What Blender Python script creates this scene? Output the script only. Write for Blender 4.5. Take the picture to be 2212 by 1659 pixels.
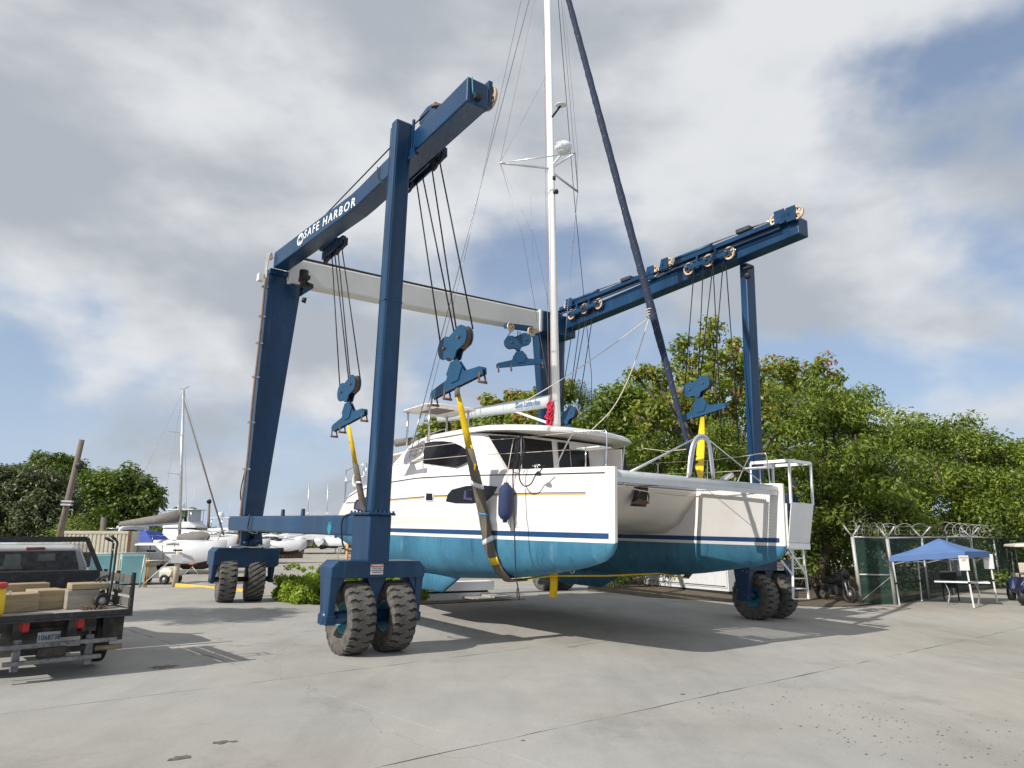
import bpy, bmesh, math, random
import numpy as np
from mathutils import Vector, Matrix
random.seed(7); rng = np.random.default_rng(7)
scene = bpy.context.scene
for o in list(bpy.data.objects): bpy.data.objects.remove(o)

# ---------------------------------------------------------------- camera
F, CX, CY, EYE = 1530.0, 1106.0, 829.5, 2.1          # focal length and centre in units of a 2212 x 1659 picture
_up = Vector((191, 7319.5, -F)).normalized()
_fw = Vector((0, 0, -1)); _Y = (_fw - _up * _fw.dot(_up)).normalized(); _X = _Y.cross(_up)
RC = Matrix((_X, _Y, _up))                            # camera axes -> world
CAM = Vector((0, 0, EYE))
cam = bpy.data.objects.new('camera', bpy.data.cameras.new('camera'))
scene.collection.objects.link(cam)
cam.matrix_world = Matrix.Translation(CAM) @ RC.to_4x4()
cam.data.sensor_width = 36; cam.data.lens = 36 * F / 2212
cam.data.clip_start = 0.1; cam.data.clip_end = 3000
scene.camera = cam

# ---------------------------------------------------------------- sky and sun
# lift frame: a = forward along the boat lift, b = across it, z = up
def ray(x, y): return (RC @ Vector((x - CX, CY - y, -F))).normalized()
_u = -ray(-35, 1119); _u.z = 0; _u.normalize()
_v = Vector((-_u.y, _u.x, 0))
LDIR = (_u * -0.06 + _v * 1.0).normalized()           # where the sunlight travels, horizontally
ELEV = math.radians(35.5)
SUNV = Vector((-LDIR.x, -LDIR.y, math.tan(ELEV))).normalized()   # towards the sun
world = bpy.data.worlds.new('World'); scene.world = world; world.use_nodes = True
nt = world.node_tree; nt.nodes.clear()
def N(t, **k):
    n = nt.nodes.new(t)
    for a, b in k.items(): setattr(n, a, b)
    return n
def Lk(a, b): nt.links.new(a, b)
def M_(op, a=None, b=None, c=None, clamp=False):
    n = N('ShaderNodeMath', operation=op, use_clamp=clamp)
    for i, x in enumerate((a, b, c)):
        if x is None: continue
        if isinstance(x, (int, float)): n.inputs[i].default_value = x
        else: Lk(x, n.inputs[i])
    return n.outputs[0]
sky = N('ShaderNodeTexSky', sky_type='NISHITA', sun_disc=False, sun_elevation=ELEV,
        sun_rotation=math.atan2(SUNV.x, SUNV.y), altitude=0, air_density=1.0, dust_density=0.0, ozone_density=2.0)
tc = N('ShaderNodeTexCoord')
sep = N('ShaderNodeSeparateXYZ'); Lk(tc.outputs['Generated'], sep.inputs[0])
zc = M_('MAXIMUM', sep.outputs[2], 0.0)
den = M_('ADD', zc, 0.22)
cx_ = M_('DIVIDE', sep.outputs[0], den); cy_ = M_('DIVIDE', sep.outputs[1], den)
cmb = N('ShaderNodeCombineXYZ'); Lk(cx_, cmb.inputs[0]); Lk(cy_, cmb.inputs[1])
sq = N('ShaderNodeCombineXYZ'); k_ = M_('DIVIDE', 1.0, M_('ADD', M_('MULTIPLY', zc, 0.55), 0.45))   # clouds flatten gently towards the horizon
Lk(M_('MULTIPLY', sep.outputs[0], k_), sq.inputs[0]); Lk(M_('MULTIPLY', sep.outputs[1], k_), sq.inputs[1]); Lk(M_('MULTIPLY', zc, 2.1), sq.inputs[2])
def noise(scale, detail, rough, off, dist=0.0):
    mp = N('ShaderNodeMapping'); mp.inputs['Location'].default_value = off; Lk(sq.outputs[0], mp.inputs[0])
    n = N('ShaderNodeTexNoise'); n.inputs['Scale'].default_value = scale; n.inputs['Detail'].default_value = detail
    n.inputs['Roughness'].default_value = rough; n.inputs['Distortion'].default_value = dist
    Lk(mp.outputs[0], n.inputs['Vector']); return n.outputs['Fac']
def ramp(x, lo, hi):
    n = N('ShaderNodeMapRange', interpolation_type='SMOOTHSTEP'); Lk(x, n.inputs[0])
    n.inputs[1].default_value = lo; n.inputs[2].default_value = hi; return n.outputs[0]
CLOUD_OFF = (-3.17, -6.28, 0.0)
big = noise(1.5, 6, 0.50, CLOUD_OFF, 0.15)
cover = ramp(M_('ADD', big, M_('MULTIPLY', zc, 0.42)), 0.55, 0.70)
shade = M_('SUBTRACT', noise(2.1, 6, 0.50, (CLOUD_OFF[0] + 0.10, CLOUD_OFF[1] + 0.08, 4.0), 0.1), M_('MULTIPLY', M_('SUBTRACT', big, 0.5), 0.35))
thick = ramp(shade, 0.36, 0.63)
mixc = N('ShaderNodeMixRGB'); Lk(thick, mixc.inputs[0])
mixc.inputs[1].default_value = (0.53, 0.57, 0.62, 1); mixc.inputs[2].default_value = (0.95, 0.965, 0.985, 1)
hz = N('ShaderNodeMixRGB'); Lk(M_('ADD', M_('MULTIPLY', M_('POWER', 2.718, M_('MULTIPLY', zc, -4.0)), 0.65), 0.27), hz.inputs[0]); Lk(sky.outputs[0], hz.inputs[1]); hz.inputs[2].default_value = (4.6, 5.6, 7.4, 1)
bg1 = N('ShaderNodeBackground'); Lk(hz.outputs[0], bg1.inputs[0]); bg1.inputs[1].default_value = 0.10
bg2 = N('ShaderNodeBackground'); Lk(mixc.outputs[0], bg2.inputs[0]); bg2.inputs[1].default_value = 0.82
ms = N('ShaderNodeMixShader'); Lk(M_('MULTIPLY', cover, 0.93), ms.inputs[0]); Lk(bg1.outputs[0], ms.inputs[1]); Lk(bg2.outputs[0], ms.inputs[2])
out = N('ShaderNodeOutputWorld'); Lk(ms.outputs[0], out.inputs[0])
sun = bpy.data.objects.new('sun', bpy.data.lights.new('sun', 'SUN'))
scene.collection.objects.link(sun)
sun.data.energy = 5.0; sun.data.angle = math.radians(0.5); sun.data.color = (1.0, 0.955, 0.885)
sun.rotation_euler = (-SUNV).to_track_quat('-Z', 'Y').to_euler()
sun.location = SUNV * 60
scene.view_settings.view_transform = 'Standard'; scene.view_settings.look = 'None'
scene.view_settings.exposure = 0.06; scene.view_settings.gamma = 1.0

# ---------------------------------------------------------------- frames and pixel helpers
UP2 = (RC @ Vector((0, 7090, -F))).normalized()      # plumb direction of the yard; the lift stands on a slab tilted 1.5 degrees to it
class Frame:
    def __init__(s, origin, m): s.o = Vector(origin); s.m = m; s.mi = m.transposed()
    def w(s, p): return s.o + s.m @ Vector(p)
    def l(s, p): return s.mi @ (Vector(p) - s.o)
WORLD = Frame((0, 0, 0), Matrix.Identity(3))
LIFT = Frame(_u * -11.9 + _v * 5.78, Matrix((_u, _v, Vector((0, 0, 1)))).transposed())
def axes(x, z):                                       # frame matrix from an x direction and an up direction
    z = z.normalized(); x = (x - z * x.dot(z)).normalized(); y = z.cross(x)
    return Matrix((x, y, z)).transposed()
def gz(X, Y):                                         # height of the ground
    p = LIFT.l((X, Y, 0))
    d = max(-13.5 - p.x, p.x - 12, -6 - p.y, p.y - 15.5, 0.0)
    t = min(d / 9.0, 1.0); t = t * t * (3 - 2 * t)
    return t * (-(UP2.x * X + UP2.y * Y) / UP2.z)
def G(x, y, z=None):                                  # pixel -> point on the ground (or on a level z)
    d = ray(x, y)
    if z is not None: return CAM + d * ((z - EYE) / d.z)
    t, step = 3.0, 0.25
    while t < 400:
        p = CAM + d * t
        if p.z < gz(p.x, p.y): break
        t += step
        if t > 60: step = 1.0
    lo, hi = t - step, t
    for i in range(24):
        m = (lo + hi) / 2; p = CAM + d * m
        if p.z < gz(p.x, p.y): hi = m
        else: lo = m
    return CAM + d * hi
def PL(x, y, p, n):
    d = ray(x, y); return CAM + d * ((p - CAM).dot(n) / d.dot(n))
def PA(x, y, a): return LIFT.l(PL(x, y, LIFT.w((a, 0, 0)), _u))
def PB(x, y, b): return LIFT.l(PL(x, y, LIFT.w((0, b, 0)), _v))
def PD(x, y, p):                                      # pixel -> point at the depth of p
    n = RC @ Vector((0, 0, -1)); n.z = 0; return PL(x, y, Vector(p), n.normalized())
def V(*p): return Vector(p)

# ---------------------------------------------------------------- mesh building
class MB:
    def __init__(s): s.v = []; s.f = []; s.sm = []
    def add(s, vs, fs, smooth=False):
        o = len(s.v); s.v += [tuple(x) for x in vs]
        s.f += [tuple(i + o for i in f) for f in fs]; s.sm += [smooth] * len(fs); return s
    def box(s, lo, hi):
        x0, y0, z0 = [min(a, b) for a, b in zip(lo, hi)]; x1, y1, z1 = [max(a, b) for a, b in zip(lo, hi)]
        return s.add([(x0,y0,z0),(x1,y0,z0),(x1,y1,z0),(x0,y1,z0),(x0,y0,z1),(x1,y0,z1),(x1,y1,z1),(x0,y1,z1)],
              [(0,3,2,1),(4,5,6,7),(0,1,5,4),(1,2,6,5),(2,3,7,6),(3,0,4,7)])
    def obox(s, c, ex, ey, ez, hx, hy, hz):           # oriented box
        c = Vector(c); vs = []
        for k in (-1, 1):
            for i, j in ((-1,-1),(1,-1),(1,1),(-1,1)): vs.append(c + ex*hx*i + ey*hy*j + ez*hz*k)
        return s.add(vs, [(0,3,2,1),(4,5,6,7),(0,1,5,4),(1,2,6,5),(2,3,7,6),(3,0,4,7)])
    def bar(s, p, q, w, h, up=Vector((0,0,1))):       # rectangular bar from p to q
        p, q = Vector(p), Vector(q); d = (q - p).normalized(); up = Vector(up)
        if abs(d.dot(up)) > .98: up = Vector((1,0,0))
        e = d.cross(up).normalized(); n = e.cross(d)
        return s.obox((p + q) / 2, d, e, n, (q - p).length / 2, w / 2, h / 2)
    def prism(s, pts, org, ex, ey, ez):               # polygon (x,y) in the ex/ey plane swept along ez (a vector)
        org, ex, ey, ez = Vector(org), Vector(ex), Vector(ey), Vector(ez); n = len(pts)
        a = [org + ex * x + ey * y for x, y in pts]; vs = a + [p + ez for p in a]
        fs = [tuple(range(n - 1, -1, -1)), tuple(range(n, 2 * n))] + [(i, (i + 1) % n, n + (i + 1) % n, n + i) for i in range(n)]
        return s.add(vs, fs)
    def tube(s, pts, r, n=8, caps=True, smooth=True):
        pts = [Vector(p) for p in pts]; m = len(pts); rs = r if isinstance(r, (list, tuple)) else [r] * m
        vs = []; fs = []; e = None
        for i, p in enumerate(pts):
            d = (pts[min(i + 1, m - 1)] - pts[max(i - 1, 0)])
            d = d.normalized() if d.length > 1e-9 else Vector((0, 0, 1))
            if e is None:
                e = d.orthogonal().normalized()
            else:
                e = e - d * e.dot(d); e = e.normalized() if e.length > 1e-6 else d.orthogonal().normalized()
            g = d.cross(e)
            for k in range(n):
                t = 2 * math.pi * k / n; vs.append(p + (e * math.cos(t) + g * math.sin(t)) * rs[i])
        for i in range(m - 1):
            for k in range(n):
                k2 = (k + 1) % n; fs.append((i * n + k, i * n + k2, (i + 1) * n + k2, (i + 1) * n + k))
        s.add(vs, fs, smooth)
        if caps:
            s.add(vs[:n], [tuple(range(n - 1, -1, -1))]); s.add(vs[-n:], [tuple(range(n))])
        return s
    def lathe(s, prof, org, axis, n=24, smooth=True, arc=None):
        org, ax = Vector(org), Vector(axis).normalized(); e = ax.orthogonal().normalized(); g = ax.cross(e)
        vs = []; m = len(prof)
        for k in range(n):
            t = 2 * math.pi * k / n
            for r, h in prof: vs.append(org + ax * h + (e * math.cos(t) + g * math.sin(t)) * r)
        fs = []
        for k in range(n):
            k2 = (k + 1) % n
            for i in range(m - 1): fs.append((k * m + i, k2 * m + i, k2 * m + i + 1, k * m + i + 1))
        return s.add(vs, fs, smooth)
    def loft(s, secs, closed=True, caps=True, smooth=True):
        n = len(secs[0]); vs = [p for q in secs for p in q]; fs = []
        for i in range(len(secs) - 1):
            for k in range(n if closed else n - 1):
                k2 = (k + 1) % n; fs.append((i * n + k, i * n + k2, (i + 1) * n + k2, (i + 1) * n + k))
        s.add(vs, fs, smooth)
        if caps and closed:
            s.add(secs[0], [tuple(range(n - 1, -1, -1))]); s.add(secs[-1], [tuple(range(n))])
        return s
    def poly(s, pts): return s.add(pts, [tuple(range(len(pts)))])
OFF = {}
col = scene.collection
def mesh_of(name, mb, mat, off, bevel=0):
    me = bpy.data.meshes.new(name)
    me.from_pydata([(x - off.x, y - off.y, z - off.z) for x, y, z in mb.v], [], mb.f)
    me.polygons.foreach_set('use_smooth', mb.sm)
    mats = mat if isinstance(mat, (list, tuple)) else [mat]
    for m in mats: me.materials.append(m)
    me.update(); return me
def fix(me):
    bm = bmesh.new(); bm.from_mesh(me); bmesh.ops.remove_doubles(bm, verts=bm.verts, dist=1e-5)
    bmesh.ops.recalc_face_normals(bm, faces=bm.faces); bm.to_mesh(me); bm.free()
def bev(o, w, seg=2):
    m = o.modifiers.new('bevel', 'BEVEL'); m.width = w; m.segments = seg; m.limit_method = 'ANGLE'; m.angle_limit = math.radians(35); return o
def tag(o, label, cat, group=None, kind=None):
    if label: o['label'] = label
    if cat: o['category'] = cat
    if group: o['group'] = group
    if kind: o['kind'] = kind
    return o
def thing(name, label, cat, frame, base, group=None):
    o = bpy.data.objects.new(name, None); col.objects.link(o); o.empty_display_size = .3
    base = Vector(base); o.matrix_world = Matrix.Translation(frame.w(base)) @ frame.m.to_4x4()
    OFF[o.name] = base; return tag(o, label, cat, group)
def part(name, mb, mat, parent, bevel=0, fixn=True, label=None):
    off = OFF[parent.name]; me = mesh_of(name, mb, mat, off)
    if fixn: fix(me)
    o = bpy.data.objects.new(name, me); col.objects.link(o); o.parent = parent; OFF[o.name] = off
    if bevel: bev(o, bevel)
    if label: o['label'] = label
    return o
def single(name, mb, mat, frame, base, label, cat, group=None, kind=None, bevel=0, fixn=True):
    base = Vector(base); me = mesh_of(name, mb, mat, base)
    if fixn: fix(me)
    o = bpy.data.objects.new(name, me); col.objects.link(o)
    o.matrix_world = Matrix.Translation(frame.w(base)) @ frame.m.to_4x4(); OFF[o.name] = base
    if bevel: bev(o, bevel)
    return tag(o, label, cat, group, kind)
def copy_tree(o, parent=None):
    c = o.copy(); col.objects.link(c); OFF[c.name] = OFF.get(o.name, Vector())
    if parent is not None: c.parent = parent
    for ch in list(o.children): copy_tree(ch, c)
    return c
def text_mesh(txt, size, depth=.002, align='CENTER', extr=True, font_shear=0, bold=0.0, space=1.0):
    cu = bpy.data.curves.new('lettering', 'FONT'); cu.body = txt; cu.size = size; cu.align_x = align; cu.align_y = 'CENTER'
    cu.extrude = depth; cu.shear = font_shear; cu.offset = bold; cu.space_character = space; cu.resolution_u = 3
    o = bpy.data.objects.new('lettering', cu); col.objects.link(o)
    dg = bpy.context.evaluated_depsgraph_get(); me = bpy.data.meshes.new_from_object(o.evaluated_get(dg))
    bpy.data.objects.remove(o); return me
def text_part(name, txt, size, mat, parent, pos, ex, ey, sx=1.0, **k):    # pos/ex/ey in the parent's frame coordinates
    me = text_mesh(txt, size, **k); me.materials.clear(); me.materials.append(mat)
    ex, ey = Vector(ex).normalized(), Vector(ey).normalized(); ez = ex.cross(ey)
    o = bpy.data.objects.new(name, me); col.objects.link(o); o.parent = parent; OFF[o.name] = OFF[parent.name]
    m = Matrix((ex * sx, ey, ez)).transposed().to_4x4()
    o.matrix_local = Matrix.Translation(Vector(pos) - OFF[parent.name]) @ m
    return o
def cat_curve(p, q, sag, n=10, g=Vector((0, 0, -1))):
    p, q = Vector(p), Vector(q)
    return [p.lerp(q, i / n) + g * (4 * sag * (i / n) * (1 - i / n)) for i in range(n + 1)]
def spline(pts, n=6):                                 # Catmull-Rom through points
    P = [Vector(p) for p in pts]; P = [P[0] * 2 - P[1]] + P + [P[-1] * 2 - P[-2]]; out = []
    for i in range(1, len(P) - 2):
        a, b, c, d = P[i - 1:i + 3]
        for k in range(n):
            t = k / n
            out.append(.5 * ((2 * b) + (c - a) * t + (2 * a - 5 * b + 4 * c - d) * t * t + (3 * b - a - 3 * c + d) * t ** 3))
    out.append(P[-2]); return out

# ---------------------------------------------------------------- materials
def nodes(m):
    m.use_nodes = True; t = m.node_tree; b = t.nodes['Principled BSDF']; return t, b
def pm(name, c, rough=.5, metal=0.0, var=.12, scale=3.0, bump=0.0, bscale=40.0, c2=None, amt=0.0, c2scale=2.0, lo=.55, hi=.7, coat=0.0, stretch=(1, 1, 1), spec=.5):
    """base colour c with slow variation; optional second colour c2 (wear, dirt, stains) laid over in patches"""
    m = bpy.data.materials.new(name); t, b = nodes(m); nn, ln = t.nodes, t.links
    tc = nn.new('ShaderNodeTexCoord'); mp = nn.new('ShaderNodeMapping'); mp.inputs['Scale'].default_value = stretch
    ln.new(tc.outputs['Object'], mp.inputs[0])
    n1 = nn.new('ShaderNodeTexNoise'); n1.inputs['Scale'].default_value = scale; n1.inputs['Detail'].default_value = 6; ln.new(mp.outputs[0], n1.inputs['Vector'])
    mr = nn.new('ShaderNodeMapRange'); ln.new(n1.outputs[0], mr.inputs[0]); mr.inputs[1].default_value = .25; mr.inputs[2].default_value = .75
    mr.inputs[3].default_value = 1 - var; mr.inputs[4].default_value = 1 + var
    mx = nn.new('ShaderNodeMixRGB'); mx.blend_type = 'MULTIPLY'; mx.inputs[0].default_value = 1; mx.inputs[1].default_value = (*c, 1); ln.new(mr.outputs[0], mx.inputs[2])
    outc = mx.outputs[0]
    if c2:
        n2 = nn.new('ShaderNodeTexNoise'); n2.inputs['Scale'].default_value = c2scale; n2.inputs['Detail'].default_value = 8; n2.inputs['Roughness'].default_value = .65; ln.new(mp.outputs[0], n2.inputs['Vector'])
        r2 = nn.new('ShaderNodeMapRange'); ln.new(n2.outputs[0], r2.inputs[0]); r2.inputs[1].default_value = lo; r2.inputs[2].default_value = hi; r2.inputs[4].default_value = amt
        m2 = nn.new('ShaderNodeMixRGB'); ln.new(r2.outputs[0], m2.inputs[0]); ln.new(outc, m2.inputs[1]); m2.inputs[2].default_value = (*c2, 1); outc = m2.outputs[0]
    ln.new(outc, b.inputs['Base Color'])
    r = nn.new('ShaderNodeMapRange'); ln.new(n1.outputs[0], r.inputs[0]); r.inputs[3].default_value = max(rough - .1, .03); r.inputs[4].default_value = min(rough + .12, 1); ln.new(r.outputs[0], b.inputs['Roughness'])
    b.inputs['Metallic'].default_value = metal; b.inputs['Coat Weight'].default_value = coat; b.inputs['Specular IOR Level'].default_value = spec
    if bump:
        n3 = nn.new('ShaderNodeTexNoise'); n3.inputs['Scale'].default_value = bscale; n3.inputs['Detail'].default_value = 4; ln.new(mp.outputs[0], n3.inputs['Vector'])
        bp = nn.new('ShaderNodeBump'); bp.inputs['Strength'].default_value = bump; bp.inputs['Distance'].default_value = .02; ln.new(n3.outputs[0], bp.inputs['Height']); ln.new(bp.outputs[0], b.inputs['Normal'])
    return m
def streaks(m, c, sc, lo, hi, amt, detail=7):
    """lay a further worn or dirty layer of colour c over a material, in noise patches of the given scale"""
    t = m.node_tree; nn, ln = t.nodes, t.links; b = nn['Principled BSDF']; src = b.inputs['Base Color'].links[0].from_socket
    tc_ = nn.new('ShaderNodeTexCoord'); mp = nn.new('ShaderNodeMapping'); mp.inputs['Scale'].default_value = sc; mp.inputs['Location'].default_value = (c[0] * 97, c[1] * 61, c[2] * 43); ln.new(tc_.outputs['Object'], mp.inputs[0])
    n = nn.new('ShaderNodeTexNoise'); n.inputs['Scale'].default_value = 1; n.inputs['Detail'].default_value = detail; n.inputs['Roughness'].default_value = .6; ln.new(mp.outputs[0], n.inputs[0])
    r = nn.new('ShaderNodeMapRange'); ln.new(n.outputs[0], r.inputs[0]); r.inputs[1].default_value = lo; r.inputs[2].default_value = hi; r.inputs[4].default_value = amt
    mx = nn.new('ShaderNodeMixRGB'); ln.new(r.outputs[0], mx.inputs[0]); ln.new(src, mx.inputs[1]); mx.inputs[2].default_value = (*c, 1); ln.new(mx.outputs[0], b.inputs['Base Color'])
M = {}
M['blue'] = pm('lift_blue_paint', (.0030, .033, .088), .34, var=.28, scale=1.6, c2=(.014, .080, .150), amt=.6, c2scale=1.4, lo=.5, hi=.8, coat=.1, spec=.4, stretch=(1, 1, .35))
streaks(M['blue'], (.10, .14, .19), (5, 5, .35), .60, .80, .45); streaks(M['blue'], (.09, .045, .025), (4, 4, .7), .66, .78, .6); streaks(M['blue'], (.30, .33, .36), (9, 9, 9), .73, .75, .6)
M['blue2'] = pm('hoist_blue_paint', (.006, .056, .125), .42, var=.15, scale=3, c2=(.09, .05, .03), amt=.5, c2scale=6, lo=.62, hi=.72)
M['bluewear'] = pm('worn_blue_paint', (.0085, .03, .08), .45, var=.2, scale=3, c2=(.5, .5, .48), amt=.9, c2scale=5.5, lo=.66, hi=.68)
M['white_paint'] = pm('white_beam_paint', (.62, .61, .57), .45, var=.06, scale=1.5, c2=(.42, .30, .17), amt=.5, c2scale=1.6, lo=.64, hi=.8)
M['white'] = pm('white_paint', (.78, .78, .77), .4, var=.05, scale=3, c2=(.45, .42, .38), amt=.35, c2scale=5, lo=.6, hi=.8)
M['letter'] = pm('white_lettering', (.85, .85, .85), .5, var=.02)
M['rubber'] = pm('dusty_tyre_rubber', (.060, .056, .050), .85, var=.3, scale=7, c2=(.20, .18, .15), amt=.85, c2scale=5, lo=.42, hi=.7, bump=.3, bscale=60)
M['tread'] = pm('worn_tread_rubber', (.105, .098, .088), .9, var=.25, scale=9, c2=(.05, .05, .05), amt=.6, c2scale=12, lo=.5, hi=.75, bump=.2)
M['groove'] = pm('tyre_groove_rubber', (.022, .021, .020), .9, var=.3, scale=8, c2=(.10, .09, .08), amt=.5, c2scale=6)
M['teal'] = pm('teal_rim_paint', (.025, .24, .30), .45, var=.2, scale=5, c2=(.03, .05, .06), amt=.7, c2scale=5, lo=.5, hi=.7)
M['rope'] = pm('greased_wire_rope', (.018, .018, .02), .55, metal=.4, var=.3, scale=30)
M['steel'] = pm('stainless_steel', (.62, .62, .62), .22, metal=1.0, var=.05, scale=6)
M['alu'] = pm('anodised_aluminium', (.62, .63, .64), .38, metal=.75, var=.06, scale=4)
M['rust'] = pm('rusty_steel', (.16, .085, .05), .8, metal=.2, var=.35, scale=12, c2=(.28, .2, .14), amt=.7, c2scale=9)
M['sheave'] = pm('cream_sheave', (.62, .47, .33), .6, var=.2, scale=10, c2=(.20, .10, .05), amt=.8, c2scale=8, lo=.5, hi=.65)
M['black'] = pm('black_rubber', (.015, .015, .016), .6, var=.2, scale=9)
M['sticker_white'] = pm('sticker_white', (.75, .75, .72), .5, var=.04)
M['sticker_red'] = pm('sticker_red', (.45, .04, .03), .5, var=.1)
M['sticker_grey'] = pm('sticker_print', (.10, .11, .13), .6, var=.1)
# ================================================================ ground
def concrete(name, base, stain=.5, speck=True):
    m = bpy.data.materials.new(name); t, b = nodes(m); nn, ln = t.nodes, t.links
    geo = nn.new('ShaderNodeNewGeometry'); P = geo.outputs['Position']
    def noi(s, d=6, r=.6, off=(0, 0, 0), st=(1, 1, 1)):
        mp = nn.new('ShaderNodeMapping'); mp.inputs['Location'].default_value = off; mp.inputs['Scale'].default_value = st; ln.new(P, mp.inputs[0])
        n = nn.new('ShaderNodeTexNoise'); n.inputs['Scale'].default_value = s; n.inputs['Detail'].default_value = d; n.inputs['Roughness'].default_value = r; ln.new(mp.outputs[0], n.inputs['Vector']); return n.outputs[0]
    def mr(x, a, c, lo, hi):
        r = nn.new('ShaderNodeMapRange'); ln.new(x, r.inputs[0])
        for i, k in enumerate((a, c, lo, hi)): r.inputs[i + 1].default_value = k
        return r.outputs[0]
    def mul(x, y):
        k = nn.new('ShaderNodeMath'); k.operation = 'MULTIPLY'; ln.new(x, k.inputs[0]); ln.new(y, k.inputs[1]); return k.outputs[0]
    v = mul(mr(noi(.22, 5), .3, .7, .86, 1.12), mr(noi(1.7, 8, .7, (5, 2, 0), (1, .45, 1)), .25, .75, .9, 1.08))
    v = mul(v, mr(noi(24, 5, .7), .3, .7, .93, 1.06))
    s = mr(noi(.6, 9, .72, (11, 4, 0), (.8, .8, 1)), .55, .74, 1, 1 - stain * .5)
    v = mul(v, s)
    v = mul(v, mr(noi(.35, 8, .65, (3, 17, 0), (2.6, .35, 1)), .5, .72, 1, .86))           # old wheel tracks
    v = mul(v, mr(noi(.28, 5, .5, (23, 7, 0)), .60, .64, 1, .93))                           # patches of newer cement
    wv = nn.new('ShaderNodeTexNoise'); wv.inputs['Scale'].default_value = 1.2; wv.inputs['Detail'].default_value = 6; ln.new(P, wv.inputs['Vector'])
    vm = nn.new('ShaderNodeVectorMath'); vm.operation = 'MULTIPLY_ADD'; ln.new(wv.outputs['Color'], vm.inputs[0]); vm.inputs[1].default_value = (1.6, 1.6, 0); ln.new(P, vm.inputs[2])
    ck = nn.new('ShaderNodeTexVoronoi'); ck.feature = 'DISTANCE_TO_EDGE'; ck.inputs['Scale'].default_value = .11; ln.new(vm.outputs[0], ck.inputs['Vector'])
    v = mul(v, mr(ck.outputs['Distance'], .0004, .0016, .80, 1))
    if speck:
        vo = nn.new('ShaderNodeTexVoronoi'); vo.inputs['Scale'].default_value = 5.5; ln.new(P, vo.inputs['Vector'])
        v = mul(v, mr(vo.outputs['Distance'], .03, .07, .72, 1))
    hs = nn.new('ShaderNodeMixRGB'); ln.new(mr(noi(.12, 4, .5, (2, 9, 0)), .35, .65, 0, 1), hs.inputs[0]); hs.inputs[1].default_value = (*base, 1); hs.inputs[2].default_value = (base[0] * 1.04, base[1] * .985, base[2] * .90, 1)
    mx = nn.new('ShaderNodeMixRGB'); mx.blend_type = 'MULTIPLY'; mx.inputs[0].default_value = 1; ln.new(hs.outputs[0], mx.inputs[1]); ln.new(v, mx.inputs[2])
    ln.new(mx.outputs[0], b.inputs['Base Color']); b.inputs['Roughness'].default_value = .88; b.inputs['Specular IOR Level'].default_value = .25
    bp = nn.new('ShaderNodeBump'); bp.inputs['Strength'].default_value = .25; bp.inputs['Distance'].default_value = .01; ln.new(noi(60, 5, .7), bp.inputs['Height']); ln.new(bp.outputs[0], b.inputs['Normal'])
    return m
M['concrete'] = concrete('yard_concrete', (.335, .331, .318))
M['gravel'] = concrete('yard_gravel', (.33, .315, .285), .6)
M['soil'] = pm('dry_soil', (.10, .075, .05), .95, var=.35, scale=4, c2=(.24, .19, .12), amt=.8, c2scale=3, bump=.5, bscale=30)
xs = sorted(set([-220, -150, -100, -70] + list(range(-50, 50, 2)) + list(range(-9, 7)) + [50, 70, 100, 150, 220]))
ys = sorted(set([-12, -8, -4] + list(range(-2, 76, 2)) + list(range(16, 32)) + [80, 90, 105, 125, 150, 190, 240, 320]))
g = MB(); 
def pit(x, y):                                        # the haul-out slip is a pit between the two runways
    p = LIFT.l((x, y, 0)); return .95 if -10.9 < p.x < -7.3 and 3.4 < p.y < 8.4 else 0
vs = [(x, y, gz(x, y) - .02 - pit(x, y)) for y in ys for x in xs]; nx = len(xs)
g.add(vs, [(j * nx + i, j * nx + i + 1, (j + 1) * nx + i + 1, (j + 1) * nx + i) for j in range(len(ys) - 1) for i in range(nx - 1)], True)
ground = single('ground', g, M['gravel'], WORLD, (0, 0, 0), 'pale gravel and concrete ground of the boatyard', None, kind='structure', fixn=False)
pav = bpy.data.objects.new('pavement', None); col.objects.link(pav); pav.matrix_world = Matrix.Translation(LIFT.o) @ LIFT.m.to_4x4(); OFF[pav.name] = Vector()
tag(pav, 'pale concrete slab pavement under the boat lift', None, kind='structure')
rows = [(14.5, -.07), (9.9, -.07), (5.42, -.075), (1.24, -.12), (-2.85, -.12), (-6.75, -.03), (-10.6, -.08), (-14.5, -.05)]
cols = [(-12.5, .15), (-7.0, .17), (-2.37, .17), (3.1, .16), (8.4, .14), (13.6, .12), (17.2, 0.1)]
def cross_pt(r, c):
    a = r[0]; b = 0
    for i in range(20): b = c[0] + c[1] * a; a = r[0] + r[1] * b
    return Vector((a, b, 0))
rr = random.Random(3)
def jag(p, q, n=14, amp=.016):
    d = (q - p); e = Vector((-d.y, d.x, 0)).normalized(); return [p.lerp(q, i / n) + e * (rr.uniform(-amp, amp) if 0 < i else 0) for i in range(n)]
for i in range(len(rows) - 1):
    for j in range(len(cols) - 1):
        if i == 5 and j == 3: continue                # the pit of the haul-out slip behind the boat
        q = [cross_pt(rows[i], cols[j]), cross_pt(rows[i], cols[j + 1]), cross_pt(rows[i + 1], cols[j + 1]), cross_pt(rows[i + 1], cols[j])]
        c = sum(q, Vector()) / 4; q = [p + (c - p).normalized() * .010 for p in q]
        pts = []
        for k in range(4): pts += jag(q[k], q[(k + 1) % 4])
        mb = MB(); mb.prism([(p.x, p.y) for p in pts], (0, 0, -.05), (1, 0, 0), (0, 1, 0), (0, 0, .05))
        part('slab', mb, M['concrete'], pav)
M['spot'] = pm('faded_oil_spot', (.17, .16, .145), .8, var=.4, scale=20)
M['stain'] = pm('oil_stain', (.12, .105, .085), .8, var=.4, scale=20, c2=(.25, .22, .18), amt=.6, c2scale=14)
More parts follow.
